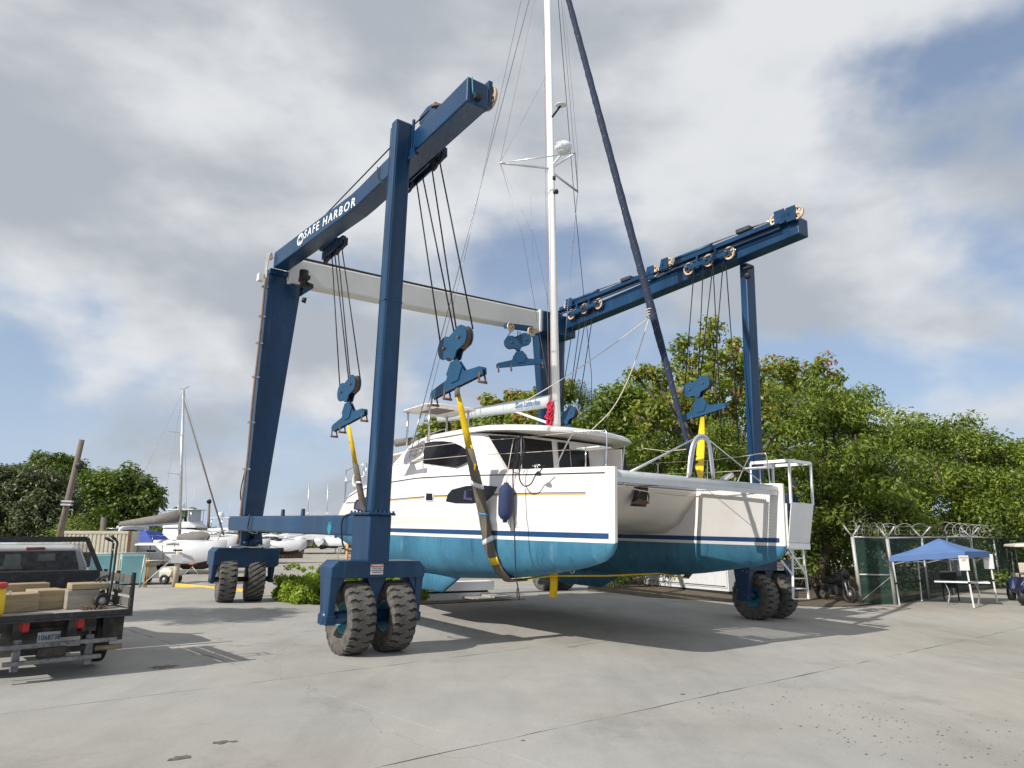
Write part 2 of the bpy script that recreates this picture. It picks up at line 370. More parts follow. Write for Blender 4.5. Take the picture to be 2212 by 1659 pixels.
def blotch(px, py, r, name='stain', mat=None, z=.004):
    p = LIFT.l(G(px, py)); pts = []
    for k in range(22):
        t = 2 * math.pi * k / 22; q = r * (.55 + .6 * rr.random()); pts.append((p.x + q * math.cos(t), p.y + 1.5 * q * math.sin(t), z))
    part(name, MB().poly(pts), mat or M['stain'], pav, fixn=False)
for a in ((390, 1638, .075), (478, 1604, .06), (352, 1441, .14), (505, 1602, .03), (1130, 1600, .02), (1475, 1500, .03)): blotch(*a)
sp = MB()
for k in range(230):
    kx, ky = rr.choice(((1560, 1520), (1750, 1560), (1850, 1590), (1980, 1600), (2080, 1570), (1650, 1500), (2120, 1640), (1900, 1540))); x = rr.gauss(kx, 75); y = rr.gauss(ky, 22)
    if y > 1656 or y < 1440: continue
    p = LIFT.l(G(x, y)); r = rr.uniform(.004, .017) * rr.uniform(.5, 1.1); t0 = rr.uniform(0, 6)
    if p.y > 15.5: continue
    sp.poly([(p.x + r * math.cos(t0 + t) * rr.uniform(.6, 1.3), p.y + r * 1.5 * math.sin(t0 + t) * rr.uniform(.6, 1.3), .005) for t in (0, 1.05, 2.1, 3.15, 4.2, 5.25)])
part('oil_spots', sp, M['spot'], pav, fixn=False)['kind'] = 'stuff'

# ================================================================ travel lift
LB = V(4.5, 5.8, 0)
lift = thing('travel_lift', 'tall blue four-legged boat lift frame on big dusty tyres, carrying the catamaran', 'boat lift', LIFT, (0, -.1, 0))
def taper_box(p0, p1, h0, h1, mat=None):              # from rectangle (a0,a1,b0,b1) at z0 to one at z1
    a0, a1, b0, b1, z0 = p0; c0, c1, d0, d1, z1 = p1; m = MB()
    m.add([(a0,b0,z0),(a1,b0,z0),(a1,b1,z0),(a0,b1,z0),(c0,d0,z1),(c1,d0,z1),(c1,d1,z1),(c0,d1,z1)],
          [(0,3,2,1),(4,5,6,7),(0,1,5,4),(1,2,6,5),(2,3,7,6),(3,0,4,7)]); return m
def leg_part(p0, p1, label=None): return part('leg', taper_box(p0, p1, 0, 0), M['blue'], lift, bevel=.045, label=label)
leg_part((.04, .30, -.335, .045, 1.54), (.06, .30, -.34, .02, 10.03))                      # front legs
leg_part((-.56, -.30, 11.67, 12.09, 1.54), (-.56, -.30, 11.67, 12.09, 10.25))
leg_part((-8.75, -8.3, -.03, .47, 2.34), (-8.75, -8.3, -.02, .98, 9.52))                  # rear legs, wider at the top
leg_part((-9.2, -8.75, 11.25, 11.72, 2.34), (-9.2, -8.75, 10.4, 11.72, 9.6))
def lower_sleeve(a0, a1, b0, b1, zf):                # thicker lower column with a bolted flange
    m = MB().box((a0, b0, 1.5), (a1, b1, zf)); m.box((a0 - .05, b0 - .06, zf), (a1 + .06, b1 + .05, zf + .05)); o = part('column_base', m, M['blue'], lift, bevel=.02)
    for q in [(a0 + (a1 - a0) * k / 5, bb) for k in range(6) for bb in (b0 - .035, b1 + .025)] + [(a1 + .035, b0 + (b1 - b0) * k / 5) for k in range(1, 5)]:
        part('bolt', MB().lathe([(0, 0), (.02, 0), (.02, .035), (0, .035)], (*q, zf + .045), (0, 0, 1), 6, False), M['blue'], o)
lower_sleeve(-.42, .315, -.35, .06, 2.33); lower_sleeve(-1.0, -.285, 11.62, 12.12, 2.33)
# side beams near the ground
for b0, b1, a0, a1 in ((-.33, .03, -8.75, -.42), (11.70, 12.06, -9.2, -1.0)):
    m = MB().box((a0, b0, 1.95), (a1, b1, 2.332)); o = part('side_beam', m, M['blue'], lift, bevel=.04)
    w = MB().box((a0 + .02, b0 - .006, 2.165), (a1, b0 + .01, 2.175)); part('weld_seam', w, M['blue2'], o)
    for aa in (-3.4, -4.7):
        if b0 < 5: part('lug', MB().prism([(-.07, 0), (.07, 0), (.045, .15), (-.045, .15)], (aa, b0 + .1, 2.33), (1, 0, 0), (0, 0, 1), (0, .05, 0)), M['blue'], o)
    if b0 < 5:
        q = [PB(*p, -.337) for p in ((709, 1128), (714, 1128), (715, 1140), (711, 1157), (708, 1152), (706, 1143))]
        part('paint_patch', MB().prism([(p.x, p.z) for p in q], (0, b0 - .003, 0), (1, 0, 0), (0, 0, 1), (0, .003, 0)), M['teal'], o)
for b_, z0_, z1_ in ((-.30, 2.4, 9.9),): part('weld_seam', MB().box((.298, b_, z0_), (.306, b_ + .012, z1_)), M['blue2'], lift)
part('weld_seam', MB().box((.07, -.346, 2.4), (.085, -.335, 9.9)), M['blue2'], lift)
for zz in (6.28, ): part('splice_seam', MB().box((.05, -.346, zz), (.307, .03, zz + .012)), M['blue2'], lift)
# upper beams
def beam(name, pts, b0, b1, mat, parent):             # pts: (a, z bottom, z top)
    secs = [[V(a, b0, zb), V(a, b1, zb), V(a, b1, zt), V(a, b0, zt)] for a, zb, zt in pts]
    return part(name, MB().loft(secs, smooth=False), mat, parent, bevel=.03)
bl = beam('upper_beam', [(-8.2, 9.5, 9.99), (-2.68, 9.24, 9.67), (-2.2, 9.25, 9.68), (2.33, 9.49, 9.98)], .022, .47, M['blue'], lift)
brt = beam('upper_beam', [(-8.15, 9.77, 10.3), (-2.1, 10.11, 10.62), (1.75, 10.35, 10.86)], 11.2, 11.665, M['blue'], lift)
secs = [[V(-8.2, b, zb), V(-8.68, b, zb), V(-8.68, b, zt), V(-8.2, b, zt)] for b, zb, zt in ((.48, 9.19, 9.98), (5.1, 9.31, 10.1), (10.05, 9.52, 10.27))]
cross = part('cross_beam', MB().loft(secs, smooth=False), M['white_paint'], lift, bevel=.06)
m = MB()
for bb, z0, z1 in ((.5, 9.15, 10.03), (9.98, 9.47, 10.33)): m.box((-8.74, bb, z0), (-8.14, bb + .1, z1))
part('end_flange', m, M['white_paint'], cross, bevel=.01)
m = MB()
for k in range(5):
    m.tube(cat_curve((-8.3 - .07 * k, .3, 10.06 + .012 * k), (-8.3 - .07 * k, 11.2, 10.38 + .012 * k), .03), .014 if k else .02, 6)
part('hose', m, M['black'], cross)
m = MB().box((-8.78, 10.08, 9.5), (-8.1, 11.7, 10.28)); part('corner_bracket', m, M['blue'], lift, bevel=.02)
m = MB().box((-8.85, -.03, 9.35), (-8.22, 1.0, 9.5)); m.prism([(0, 0), (.55, 0), (0, -.5)], (-8.25, .98, 9.4), (0, 1, 0), (0, 0, 1), (-.35, 0, 0)); part('corner_bracket', m, M['blue'], lift)
M['galvhose'] = pm('pale_hydraulic_hose', (.42, .40, .36), .6, var=.3, scale=9)
# rear equipment on the left corner: hydraulic hoses and manifold, white junction box
m = MB()
for k in range(5): m.tube(spline([(-8.22 - .05 * k, .0, 9.8), (-8.22 - .05 * k, -.07 - .01 * k, 9.96), (-8.25 - .05 * k, -.12, 9.6), (-8.3 - .03 * k, -.10, 9.05)]), .016, 6)
part('hose', m, M['galvhose'], lift)
m = MB(); m.box((-8.6, -.30, 9.12), (-8.4, -.15, 9.34)); part('junction_box', m, M['white'], lift, bevel=.01)
def hose_run(ps, r, mat, name='hose'): return part(name, MB().tube(spline(ps), r, 6), mat, lift)
M['copperhose'] = pm('weathered_brown_hose', (.20, .12, .075), .7, var=.3, scale=5)
hose_run([(-8.3, -.13, 9.2), (-8.3, -.12, 7.5), (-8.3, -.14, 5.6), (-8.3, -.12, 4), (-8.3, -.15, 2.6), (-8.3, -.14, 1.6)], .035, M['copperhose'])
hose_run([(-8.4, -.10, 9.2), (-8.4, -.10, 7.5), (-8.4, -.13, 5.6), (-8.4, -.09, 4), (-8.35, -.2, 3.0), (-8.38, -.1, 2.5), (-8.3, -.17, 1.6)], .018, M['black'])
m = MB()
for zz in (8.9, 8.0, 7.2, 6.2, 4.9, 3.6): m.box((-8.42, -.2, zz), (-8.28, -.02, zz + .045))
part('hose_clamp', m, M['steel'], lift)
m = MB().lathe([(0, 0), (.13, 0), (.13, .3), (.09, .34), (.09, .5), (0, .5)], (-7.6, .75, 9.42), (0, 0, -1), 14); m.box((-7.75, .65, 9.1), (-7.3, .85, 9.2)); m.lathe([(0, 0), (.06, 0), (.06, .2), (0, .2)], (-7.6, .85, 9.05), (0, 1, -.2), 10); part('winch_motor', m, M['black'], lift)
m = MB().lathe([(0, 0), (.07, 0), (.09, .12), (0, .12)], (-8.25, .98, 8.75), (.2, 1, -.1), 12); part('work_light', m, M['black'], lift)
hose_run([(-1.2, -.01, 9.72), (-1.15, .0, 9.45), (-.8, -.01, 9.2), (-.2, -.0, 9.35), (.0, .0, 9.8)], .012, M['black'])
hose_run([(-6.8, -.36, 2.36), (-6.7, -.37, 2.3), (-6.75, -.37, 2.0), (-6.5, -.3, 1.9), (-6.2, -.1, 1.93)], .018, M['black'])
hose_run([(-.45, -.2, 2.37), (-.8, -.36, 2.3), (-.85, -.37, 2.0), (-.8, -.3, 1.72), (-.5, -.2, 1.7), (-.42, -.2, 1.9)], .018, M['black'])
# front bracket joining leg and beam, end details
m = MB().box((.3, .0, 9.35), (.36, .04, 10.1)); m.box((.33, -.03, 9.3), (.52, .02, 9.42)); m.box((.33, -.06, 9.2), (.62, .02, 9.26)); part('beam_bracket', m, M['blue'], lift)
hose_run([(2.345, .10, 9.98), (2.36, .11, 9.75), (2.36, .13, 9.66), (2.38, .22, 9.62)], .012, M['teal'], 'cable')
part('end_light', MB().box((2.33, .15, 9.58), (2.42, .28, 9.66)), M['black'], lift)
# lettering on the outer face of the left beam
p0, p1 = PB(648, 512, .018), PB(768, 432, .018)
ex = (p1 - p0); L = ex.length; ex.normalize(); ey = Vector((0, 0, 1)) ; ey = (ey - ex * ey.dot(ex)).normalized()
lt = text_part('lettering', 'SAFE HARBOR', .315, M['letter'], bl, V(0, 0, 0), ex, ey, bold=.003, space=1.3, align='LEFT', depth=.003)
w = max(v.co.x for v in lt.data.vertices) - min(v.co.x for v in lt.data.vertices); pA = PB(657, 510, .018)
sx = (PB(768, 432, .018) - pA).length / w
lt.matrix_local = Matrix.Translation(pA - OFF[bl.name] + ey * .02) @ Matrix((ex * sx, ey, ex.cross(ey))).transposed().to_4x4()
c = PB(649, 517, .018) + ey * .0
m = MB(); n = 28
for k in range(n):
    t0, t1 = 2 * math.pi * k / n, 2 * math.pi * (k + 1) / n
    f = lambda t, r: c + ex * (r * sx * 1.1 * math.cos(t)) + ey * (r * math.sin(t)) + V(0, -.003, 0)
    m.poly([f(t0, .125), f(t1, .125), f(t1, .165), f(t0, .165)])
for s_ in (-1, 1):
    pts = [c + ex * (sx * .07 * s_ * math.cos(t)) * 1.0 + ey * (s_ * (.055 + .05 * math.sin(t))) + V(0, -.003, 0) for t in [math.pi * (k / 8.0 * 1.3 - .25) for k in range(9)]]
    for k in range(8): 
        d = (pts[k + 1] - pts[k]).normalized(); e = d.cross(Vector((0, 1, 0))) * .02
        m.poly([pts[k] - e, pts[k + 1] - e, pts[k + 1] + e, pts[k] + e])
part('emblem', m, M['letter'], bl, fixn=False)
# axle frames with wheels
def tyre_mesh(R_, wd, ribbed=False):
    prof = [(.42, .30), (.50, .40), (.62, .47), (.80, .50), (.93, .47), (.965, .40), (.965, -.40), (.93, -.47), (.80, -.50), (.62, -.47), (.50, -.40), (.42, -.30)]
    carc = MB().lathe([(r * R_, h * wd) for r, h in prof], (0, 0, 0), (0, 1, 0), 48)
    lug = MB(); n = 24
    for k in range(n):
        for s_ in (-1, 1):
            t = 2 * math.pi * (k + (.5 if s_ > 0 else 0)) / n; dt = 2 * math.pi / n
            if ribbed:
                sh = [(-.47, t + .5 * dt), (.47, t - 1.4 * dt)] if s_ > 0 else []
                if not sh: continue
                th = dt * .33; q = [(-.49, t + dt * .9 - th), (-.49, t + dt * .9 + th), (.49, t - dt * 1.1 + th), (.49, t - dt * 1.1 - th)]
            else:
                q = None
            def pt(h, tt, r): return V(r * R_ * math.sin(tt), h * wd, r * R_ * math.cos(tt))
            if ribbed:
                lo = [pt(h, a, .93) for h, a in q]; hi = [pt(h, a, 1.0 if abs(h) < .48 else .975) for h, a in q]
                m1 = [pt(0, (q[0][1] + q[3][1]) / 2, 1.0), pt(0, (q[1][1] + q[2][1]) / 2, 1.0)]; mlo = [pt(0, (q[0][1] + q[3][1]) / 2, .93), pt(0, (q[1][1] + q[2][1]) / 2, .93)]
                lug.add([lo[0], lo[1], hi[1], hi[0], mlo[0], mlo[1], m1[1], m1[0], lo[3], lo[2], hi[2], hi[3]],
                        [(0, 1, 2, 3), (3, 2, 6, 7), (7, 6, 10, 11), (8, 11, 10, 9), (0, 3, 7, 4), (4, 7, 11, 8), (1, 5, 6, 2), (5, 9, 10, 6)])
            else:
                g_ = .385 * dt
                o_ = [(-.03, t - g_ * 1.32), (.12, t - g_ * 1.25), (.17, t - g_ * .62), (.33, t - g_ * 1.05), (.46, t - g_ * .80), (.515, t - g_ * .6)]
                p_ = [(h, a + dt * (1.02 if h < 0 else .86 if h < .13 else .70 if h < .3 else .62)) for h, a in o_]
                rad = [1.0, 1.0, 1.0, .998, .975, .86]; base = .90
                vs = []
                for (h, a), r in zip(o_, rad): vs.append(pt(h * s_, a, r))
                for (h, a), r in zip(p_, rad): vs.append(pt(h * s_, a, r))
                for (h, a), r in zip(o_, rad): vs.append(pt(h * s_, a, min(base, r - .05)))
                for (h, a), r in zip(p_, rad): vs.append(pt(h * s_, a, min(base, r - .05)))
                fs = [(i, i + 1, 7 + i, 6 + i) for i in range(5)] + [(i + 1, i, 12 + i, 13 + i) for i in range(5)] + [(6 + i, 7 + i, 19 + i, 18 + i) for i in range(5)]
                fs += [(0, 6, 18, 12), (11, 5, 17, 23)]
                lug.add(vs, fs)
    return carc, lug
def rim_mesh(R_, wd):
    m = MB(); m.lathe([(.03, .10), (.12, .12), (.16, .05), (.34, .06), (.37, .26), (.42, .30), (.445, .31), (.445, .25), (.40, .1), (.40, -.3), (.36, -.2), (.2, -.1), (.03, -.1)], (0, 0, 0), (0, 1, 0), 32) if False else None
    P_ = [(.02, .13), (.12, .13), (.13, .07), (.33, .05), (.355, .20), (.385, .22), (.39, .29), (.43, .315), (.45, .30), (.45, -.30), (.43, -.315), (.39, -.29), (.385, -.22), (.355, -.2), (.33, -.05), (.13, -.07), (.12, -.13), (.02, -.13)]
    m.lathe([(r * R_, h * wd) for r, h in P_], (0, 0, 0), (0, 1, 0), 36)
    for k in range(10):
        t = 2 * math.pi * k / 10
        for s_ in (-1, 1): m.lathe([(0, 0), (.018, 0), (.018, .03), (0, .03)], (.24 * R_ * math.sin(t), s_ * .06 * wd, .24 * R_ * math.cos(t)), (0, s_, 0), 6, False)
    return m
RT, WT = .605, .46
protos = {}
def wheel(a, b, spin=0, ribbed=False, steer=0.0):
    key = 'r' if ribbed else 'n'
    if key not in protos:
        rm = mesh_of('wheel', rim_mesh(RT, WT), M['teal'], Vector()); fix(rm)
        ca, lu = tyre_mesh(RT, WT, ribbed); tm = mesh_of('tyre', ca, M['groove'], Vector()); fix(tm)
        lm = mesh_of('tread', lu, M['tread'], Vector()); fix(lm)
        # one tyre mesh: carcass and lugs with their own materials
        bm = bmesh.new(); bm.from_mesh(tm); nf = len(bm.faces); bm.from_mesh(lm); bm.faces.ensure_lookup_table()
        for f in bm.faces[nf:]: f.material_index = 2
        for f in bm.faces[:nf]:
            c_ = f.calc_center_median(); r_ = math.hypot(c_.x, c_.z)
            f.material_index = 1 if r_ < .9 * RT else 0
        bm.to_mesh(tm); bm.free(); tm.materials.append(M['rubber']); tm.materials.append(M['tread']); protos[key] = (rm, tm)
    rm, tm = protos[key]
    w = bpy.data.objects.new('wheel', rm); col.objects.link(w); w.parent = lift; OFF[w.name] = Vector()
    w.location = V(a, b, RT - .012) - OFF[lift.name]; w.rotation_euler = (0, spin, steer)
    t = bpy.data.objects.new('tyre', tm); col.objects.link(t); t.parent = w; OFF[t.name] = Vector()
def axle(a, b0, b1, bm_, mat, face=1):                # fork frame over two wheels: arms at b0, middle, b1
    m = MB(); mid = (b0 + b1) / 2
    prof = [(b0 - .08, 1.27), (b0 - .08, 1.44), (b0 + .03, 1.55), (b1 - .03, 1.55), (b1 + .08, 1.44), (b1 + .08, 1.27), (b1 - .05, 1.26), (b0 + .05, 1.26)]
    m.prism([(y, z) for y, z in prof], (a - .26, 0, 0), (0, 1, 0), (0, 0, 1), (.54, 0, 0))
    for b in (b0, b1):
        s_ = -1 if b == b0 else 1; i0 = b - .07 * s_ * 0
        m.add([(a-.24,b-.075,1.3),(a+.26,b-.075,1.3),(a+.26,b+.075,1.3),(a-.24,b+.075,1.3),(a-.13,b-.06,.5),(a+.17,b-.06,.5),(a+.17,b+.06,.5),(a-.13,b+.06,.5)],
              [(0,1,2,3),(7,6,5,4),(0,4,5,1),(1,5,6,2),(2,6,7,3),(3,7,4,0)])
        m.box((a - .17, b - .09, .50), (a + .2, b + .09, .66)); 
        m.prism([(b - s_ * .0, 1.28), (b - s_ * .22, 1.28), (b - s_ * .06, 1.0)], (a - .2, 0, 0), (0, 1, 0), (0, 0, 1), (.42, 0, 0))
    m.prism([(mid - .2, 1.28), (mid + .2, 1.28), (mid + .05, .95), (mid + .05, .5), (mid - .05, .5), (mid - .05, .95)], (a - .12, 0, 0), (0, 1, 0), (0, 0, 1), (.3, 0, 0))
    o = part('axle_frame', m, mat, lift, bevel=.015)
    part('axle', MB().tube([(a, b0 - .1, RT), (a, b1 + .1, RT)], .11, 14), M['blue'], o)
    return o
axL = axle(0.0, -.89, .72, 0, M['blue'])
wheel(0, -.46, .1); wheel(0, .31, .55)
axR = axle(-.1, 10.62, 12.42, 0, M['bluewear'])
wheel(-.1, 11.12, .3); wheel(-.1, 12.0, .8)
axRR = axle(-9.6, 11.05, 12.9, 0, M['blue']); wheel(-9.6, 11.6, .2); wheel(-9.6, 12.42, .9)
# rear left: boxed steering carriage
m = MB()
m.prism([(-.55, 1.0), (-.55, 1.36), (-.45, 1.47), (1.16, 1.47), (1.25, 1.40), (1.25, .99), (1.1, .93), (.12, .93), (.0, 1.0)], (-9.72, 0, 0), (0, 1, 0), (0, 0, 1), (.72, 0, 0))
m.add([(-9.5,-.56,1.1),(-9.0,-.56,1.1),(-9.0,-.40,1.1),(-9.5,-.40,1.1),(-9.42,-.52,.5),(-9.2,-.52,.5),(-9.2,-.42,.5),(-9.42,-.42,.5)],[(0,1,2,3),(7,6,5,4),(0,4,5,1),(1,5,6,2),(2,6,7,3),(3,7,4,0)])
m.add([(-9.5,1.08,1.1),(-9.1,1.08,1.1),(-9.1,1.2,1.1),(-9.5,1.2,1.1),(-9.42,1.1,.5),(-9.25,1.1,.5),(-9.25,1.2,.5),(-9.42,1.2,.5)],[(0,1,2,3),(7,6,5,4),(0,4,5,1),(1,5,6,2),(2,6,7,3),(3,7,4,0)])
axRL = part('axle_frame', m, M['blue'], lift, bevel=.02)
part('axle', MB().tube([(-9.3, -.55, RT), (-9.3, 1.2, RT)], .07, 12), M['black'], axRL)
wheel(-9.3, -.08, .3, False, -.16); wheel(-9.34, .70, .5, True, -.16)
m = MB(); m.box((-8.72, -.02, 1.44), (-8.5, .12, 1.98)); m.prism([(.25, 1.46), (.6, 1.46), (.5, 1.98), (.36, 1.98)], (-8.7, 0, 0), (0, 1, 0), (0, 0, 1), (.25, 0, 0)); m.lathe([(0, 0), (.16, 0), (.16, .5), (0, .5)], (-8.8, .2, 1.46), (0, 0, 1), 16)
part('steering_pivot', m, M['blue'], lift, bevel=.01)
m = MB().tube([(-8.38, .15, 1.64), (-8.38, .45, 1.66)], .075, 12); m.tube([(-8.38, .02, 1.62), (-8.38, .2, 1.64)], .035, 10); part('steering_cylinder', m, M['blue'], lift)
m = MB()
for k in range(4): m.tube(spline([(-8.45, -.3 + .25 * k, 1.5), (-8.42, .0 + .2 * k, 1.53), (-8.4, .3 + .1 * k, 1.51), (-8.45, .5 + .1 * k, 1.58)]), .022, 6)
for k in range(2): m.tube([(-8.32, -.02, 2.03 - .08 * k), (-8.32, .32, 2.02 - .08 * k), (-8.34, .36, 1.9), (-8.4, .42, 1.87)], .016, 6)
part('hose', m, M['steel'], lift)
m = MB().box((-8.7, 11.3, 1.44), (-8.35, 11.7, 1.98)); part('steering_pivot', m, M['blue'], lift)
# warning stickers on the two front axle frames
def warning(parent, p, ex, ey, w, h):
    ex, ey = Vector(ex), Vector(ey); n = ex.cross(ey)
    def q(x0, x1, y0, y1, d): return MB().poly([p + ex * x0 + ey * y0 + n * d, p + ex * x1 + ey * y0 + n * d, p + ex * x1 + ey * y1 + n * d, p + ex * x0 + ey * y1 + n * d])
    o = part('warning_sign', q(-w / 2, w / 2, -h / 2, h / 2, .004), M['sticker_white'], parent, fixn=False)
    part('sign_header', q(-w / 2 + .008, w / 2 - .008, h * .16, h / 2 - .008, .006), M['sticker_red'], parent, fixn=False)
    text_part('lettering', 'WARNING', w * .17, M['letter'], parent, p + ey * h * .32 + n * .008, ex, ey, bold=.002, depth=.0005)
    for k, s_ in enumerate(('STAND CLEAR', 'WHEN MACHINE', 'IS OPERATING')):
        text_part('lettering', s_, w * .125, M['sticker_grey'], parent, p + ey * h * (.04 - .18 * k) + n * .007, ex, ey, bold=.001, depth=.0005)
warning(axL, PA(814, 1229, .285), (0, 1, 0), (0, 0, 1), .24, .185)
warning(axR, PA(1684, 1223, .165) + V(.02, 0, 0), (0, 1, 0), (0, 0, 1), .3, .22)
# operator's cab platform and ladder on the right front leg
cab_a = .55
def q3(x, y, a=cab_a): return PA(x, y, a)
ca = .75
fl_t, fl_b = PA(1704, 994.7, ca), PA(1711, 1085.6, ca); fr_t = PA(1750.5, 999, ca)
cb0, cb1 = fl_t.y, fr_t.y; czt = fl_t.z; czb = PA(1756, 1088.5, ca).z
cr = PB(1622, 996, cb0).x; cr = max(cr, -1.6)
clo = PA(1695, 1172, ca).z; clo2 = PA(1695, 1182, ca).z - .04
m = MB(); w = .055
for b in (cb0, cb1):
    m.box((ca - w / 2, b - w / 2, czb - .03), (ca + w / 2, b + w / 2, czt)); m.box((cr - w / 2, b - w / 2, clo), (cr + w / 2, b + w / 2, czt))
for b in (cb0, cb1): m.bar((cr, b, czt), (ca, b, czt), w + .004, w + .03)
for a in (cr, ca): m.bar((a, cb0, czt), (a, cb1, czt), w + .006, w + .028)
cage = part('cab_frame', m, M['white'], lift)
m = MB(); inset = .16
m.add([(ca, cb0 - .01, czb), (ca, cb1 + .01, czb), (ca - .12, cb1 - inset * .6, clo2 + .16), (ca - .12, cb0 - .06, clo2 + .16), (ca + .02, cb0 - .01, czb), (ca + .02, cb1 + .01, czb), (ca - .10, cb1 - inset * .6, clo2 + .16), (ca - .10, cb0 - .06, clo2 + .16)],
      [(0,1,2,3),(7,6,5,4),(0,4,5,1),(1,5,6,2),(2,6,7,3),(3,7,4,0)])
part('cab_front_panel', m, M['white'], lift)
m = MB().box((ca - .12, cb0 - .06, clo2), (ca - .09, cb1 - inset * .6, clo2 + .15)); m.box((cr, cb0 - .03, clo2), (ca - .12, cb0, czb - .03)); part('cab_side_panel', m, M['white'], lift)
part('cab_floor', MB().box((cr, cb0 - .05, clo2 - .02), (ca - .1, cb1 - .1, clo2 + .03)), M['white'], lift)
part('cab_control_box', MB().box((cr - .05, cb0 + .1, czb + .05), (cr + .12, cb0 + .5, czb + .35)), M['sticker_white'], lift, bevel=.01)
lt_ = PB(1622, 996, cb0)
m = MB(); x0 = PA(1712, 1182, ca - .15); x1 = PA(1713.5, 1294, ca - .0); y0 = PA(1733, 1182, ca - .15); y1 = PA(1747, 1294, ca - .0)
m.bar(x0, x1, .05, .05); m.bar(y0, y1, .05, .05)
mm = MB()
for k in range(6):
    t = (k + .12) / 5.12; mm.tube([x0.lerp(x1, t), y0.lerp(y1, t)], .018, 8)
lad = part('ladder', m, M['white'], lift); part('rung', mm, M['white'], lad)
m = MB().bar(x0 + V(0, -.18, -.05), y0.lerp(y1, .55), .05, .05); m.bar(x0 + V(-.1, -.4, -.35), x0.lerp(x1, .55), .05, .05); part('brace', m, M['white'], lift)
# operator sitting in the cab, back to the boat
M['navy_cloth'] = pm('navy_cloth', (.012, .02, .05), .9, var=.2, scale=12, bump=.2, bscale=25)
M['skin'] = pm('skin', (.30, .16, .10), .55, var=.05)
def skin_body(name, pts, edges, radii, mat, parent):
    me = bpy.data.meshes.new(name); off = OFF[parent.name]
    me.from_pydata([Vector(p) - off for p in pts], edges, []); me.materials.append(mat)
    o = bpy.data.objects.new(name, me); col.objects.link(o); o.parent = parent; OFF[o.name] = off
    sk = o.modifiers.new('skin', 'SKIN'); sk.use_smooth_shade = True
    for i, r in enumerate(radii): me.skin_vertices[0].data[i].radius = (r, r)
    me.skin_vertices[0].data[0].use_root = True
    o.modifiers.new('subd', 'SUBSURF').levels = 1; o.modifiers['subd'].render_levels = 2
    return o
per = thing('person', 'person in dark navy clothes and cap seated in the white cab of the boat lift', 'person', LIFT, (.1, cb0 + .45, clo2 + .03))
sb = V(.0, PA(1703, 1070, 0.0).y, clo2 + .90); P_ = lambda a, b, z: sb + V(a, b, z)
hip = P_(0, 0, .08)
pts = [hip, P_(.02, 0, .3), P_(.08, 0, .52), P_(.13, 0, .64), P_(.16, 0, .74),
       P_(.08, -.19, .53), P_(.18, -.24, .30), P_(.38, -.16, .24), P_(.08, .19, .53), P_(.18, .24, .30), P_(.38, .16, .24),
       P_(.02, -.1, .06), P_(.42, -.13, .1), P_(.42, -.13, -.33), P_(.02, .1, .06), P_(.42, .13, .1), P_(.42, .13, -.33)]
ed = [(0, 1), (1, 2), (2, 3), (3, 4), (2, 5), (5, 6), (6, 7), (2, 8), (8, 9), (9, 10), (0, 11), (11, 12), (12, 13), (0, 14), (14, 15), (15, 16)]
skin_body('body', pts, ed, [.15, .15, .15, .065, .06, .08, .06, .045, .08, .06, .045, .1, .085, .06, .1, .085, .06], M['navy_cloth'], per)
hd = P_(.18, 0, .84); m = MB(); prof = [(0, -.125), (.05, -.115), (.075, -.06), (.085, 0), (.08, .06), (.055, .1), (0, .12)]
m.lathe(prof, hd, (0, 0, 1), 16); m.lathe([(0, 0), (.016, 0), (.01, .02), (0, .025)], hd + V(.08, 0, -.01), (1, 0, -.2), 8)
for s_ in (-1, 1): m.lathe([(0, 0), (.025, .0), (.02, .012), (0, .014)], hd + V(0, .08 * s_, -.01), (0, s_, 0), 8)
part('head', m, M['skin'], per)
m = MB().lathe([(.092, .0), (.092, .045), (.075, .09), (0, .11)], hd + V(0, 0, .02), (0, 0, 1), 16); m.lathe([(0, 0), (.11, 0), (.11, .008), (0, .008)], hd + V(.06, 0, .02), (.1, 0, 1), 16)
part('cap', m, M['navy_cloth'], per)
for s_ in (-1, 1):
    pp = P_(.38, .16 * s_, .24); m = MB().tube([pp, pp + V(.09, 0, -.02)], [.04, .036], 8)
    for k in range(4): m.tube([pp + V(.08, -.03 + .02 * k, -.01), pp + V(.13 + .008 * (k in (1, 2)), -.03 + .02 * k, -.02), pp + V(.15, -.03 + .02 * k, -.05)], .0085, 6)
    m.tube([pp + V(.04, -.04 * s_, 0), pp + V(.09, -.06 * s_, -.02)], .01, 6); part('hand', m, M['skin'], per)
part('cab_seat', MB().box((-.22, cb0 + .1, clo2 + .03), (.2, cb0 + .56, clo2 + .86)), M['black'], lift, bevel=.03)

# ---------------------------------------------------------------- sheaves, brackets, rams on the upper beams
M['truss_dark'] = pm('greasy_trolley_steel', (.03, .035, .05), .6, var=.3, scale=8, c2=(.14, .08, .05), amt=.6, c2scale=8)
def sheave(m, c, r, nrm=V(0, 1, 0), th=.05):
    m.lathe([(r * .74, -th * .4), (r * .97, -th / 2), (r, -th / 2), (r * .9, 0), (r, th / 2), (r * .97, th / 2), (r * .74, th * .4), (r * .74, -th * .4)], c, nrm, 24)
    m.lathe([(0, -th * .6), (r * .26, -th * .6), (r * .26, th * .6), (0, th * .6)], c, nrm, 12)
    n = nrm.normalized(); e = n.orthogonal().normalized(); g_ = n.cross(e)
    for k in range(6):
        t = math.pi * k / 3; d = e * math.cos(t) + g_ * math.sin(t); f = n.cross(d)
        m.obox(Vector(c) + d * r * .5, d, f, n, r * .3, r * .12, th * .22)
def sheave_parts(parent, cs, r, nrm=V(0, 1, 0)):
    for c in cs:
        m = MB(); sheave(m, c, r, nrm); part('sheave', m, M['sheave'], parent)
z2 = lambda x, y: ((2150 + .52 * x) / 1.85172, (800 + .52 * y) / 1.85172)
bi = 11.08
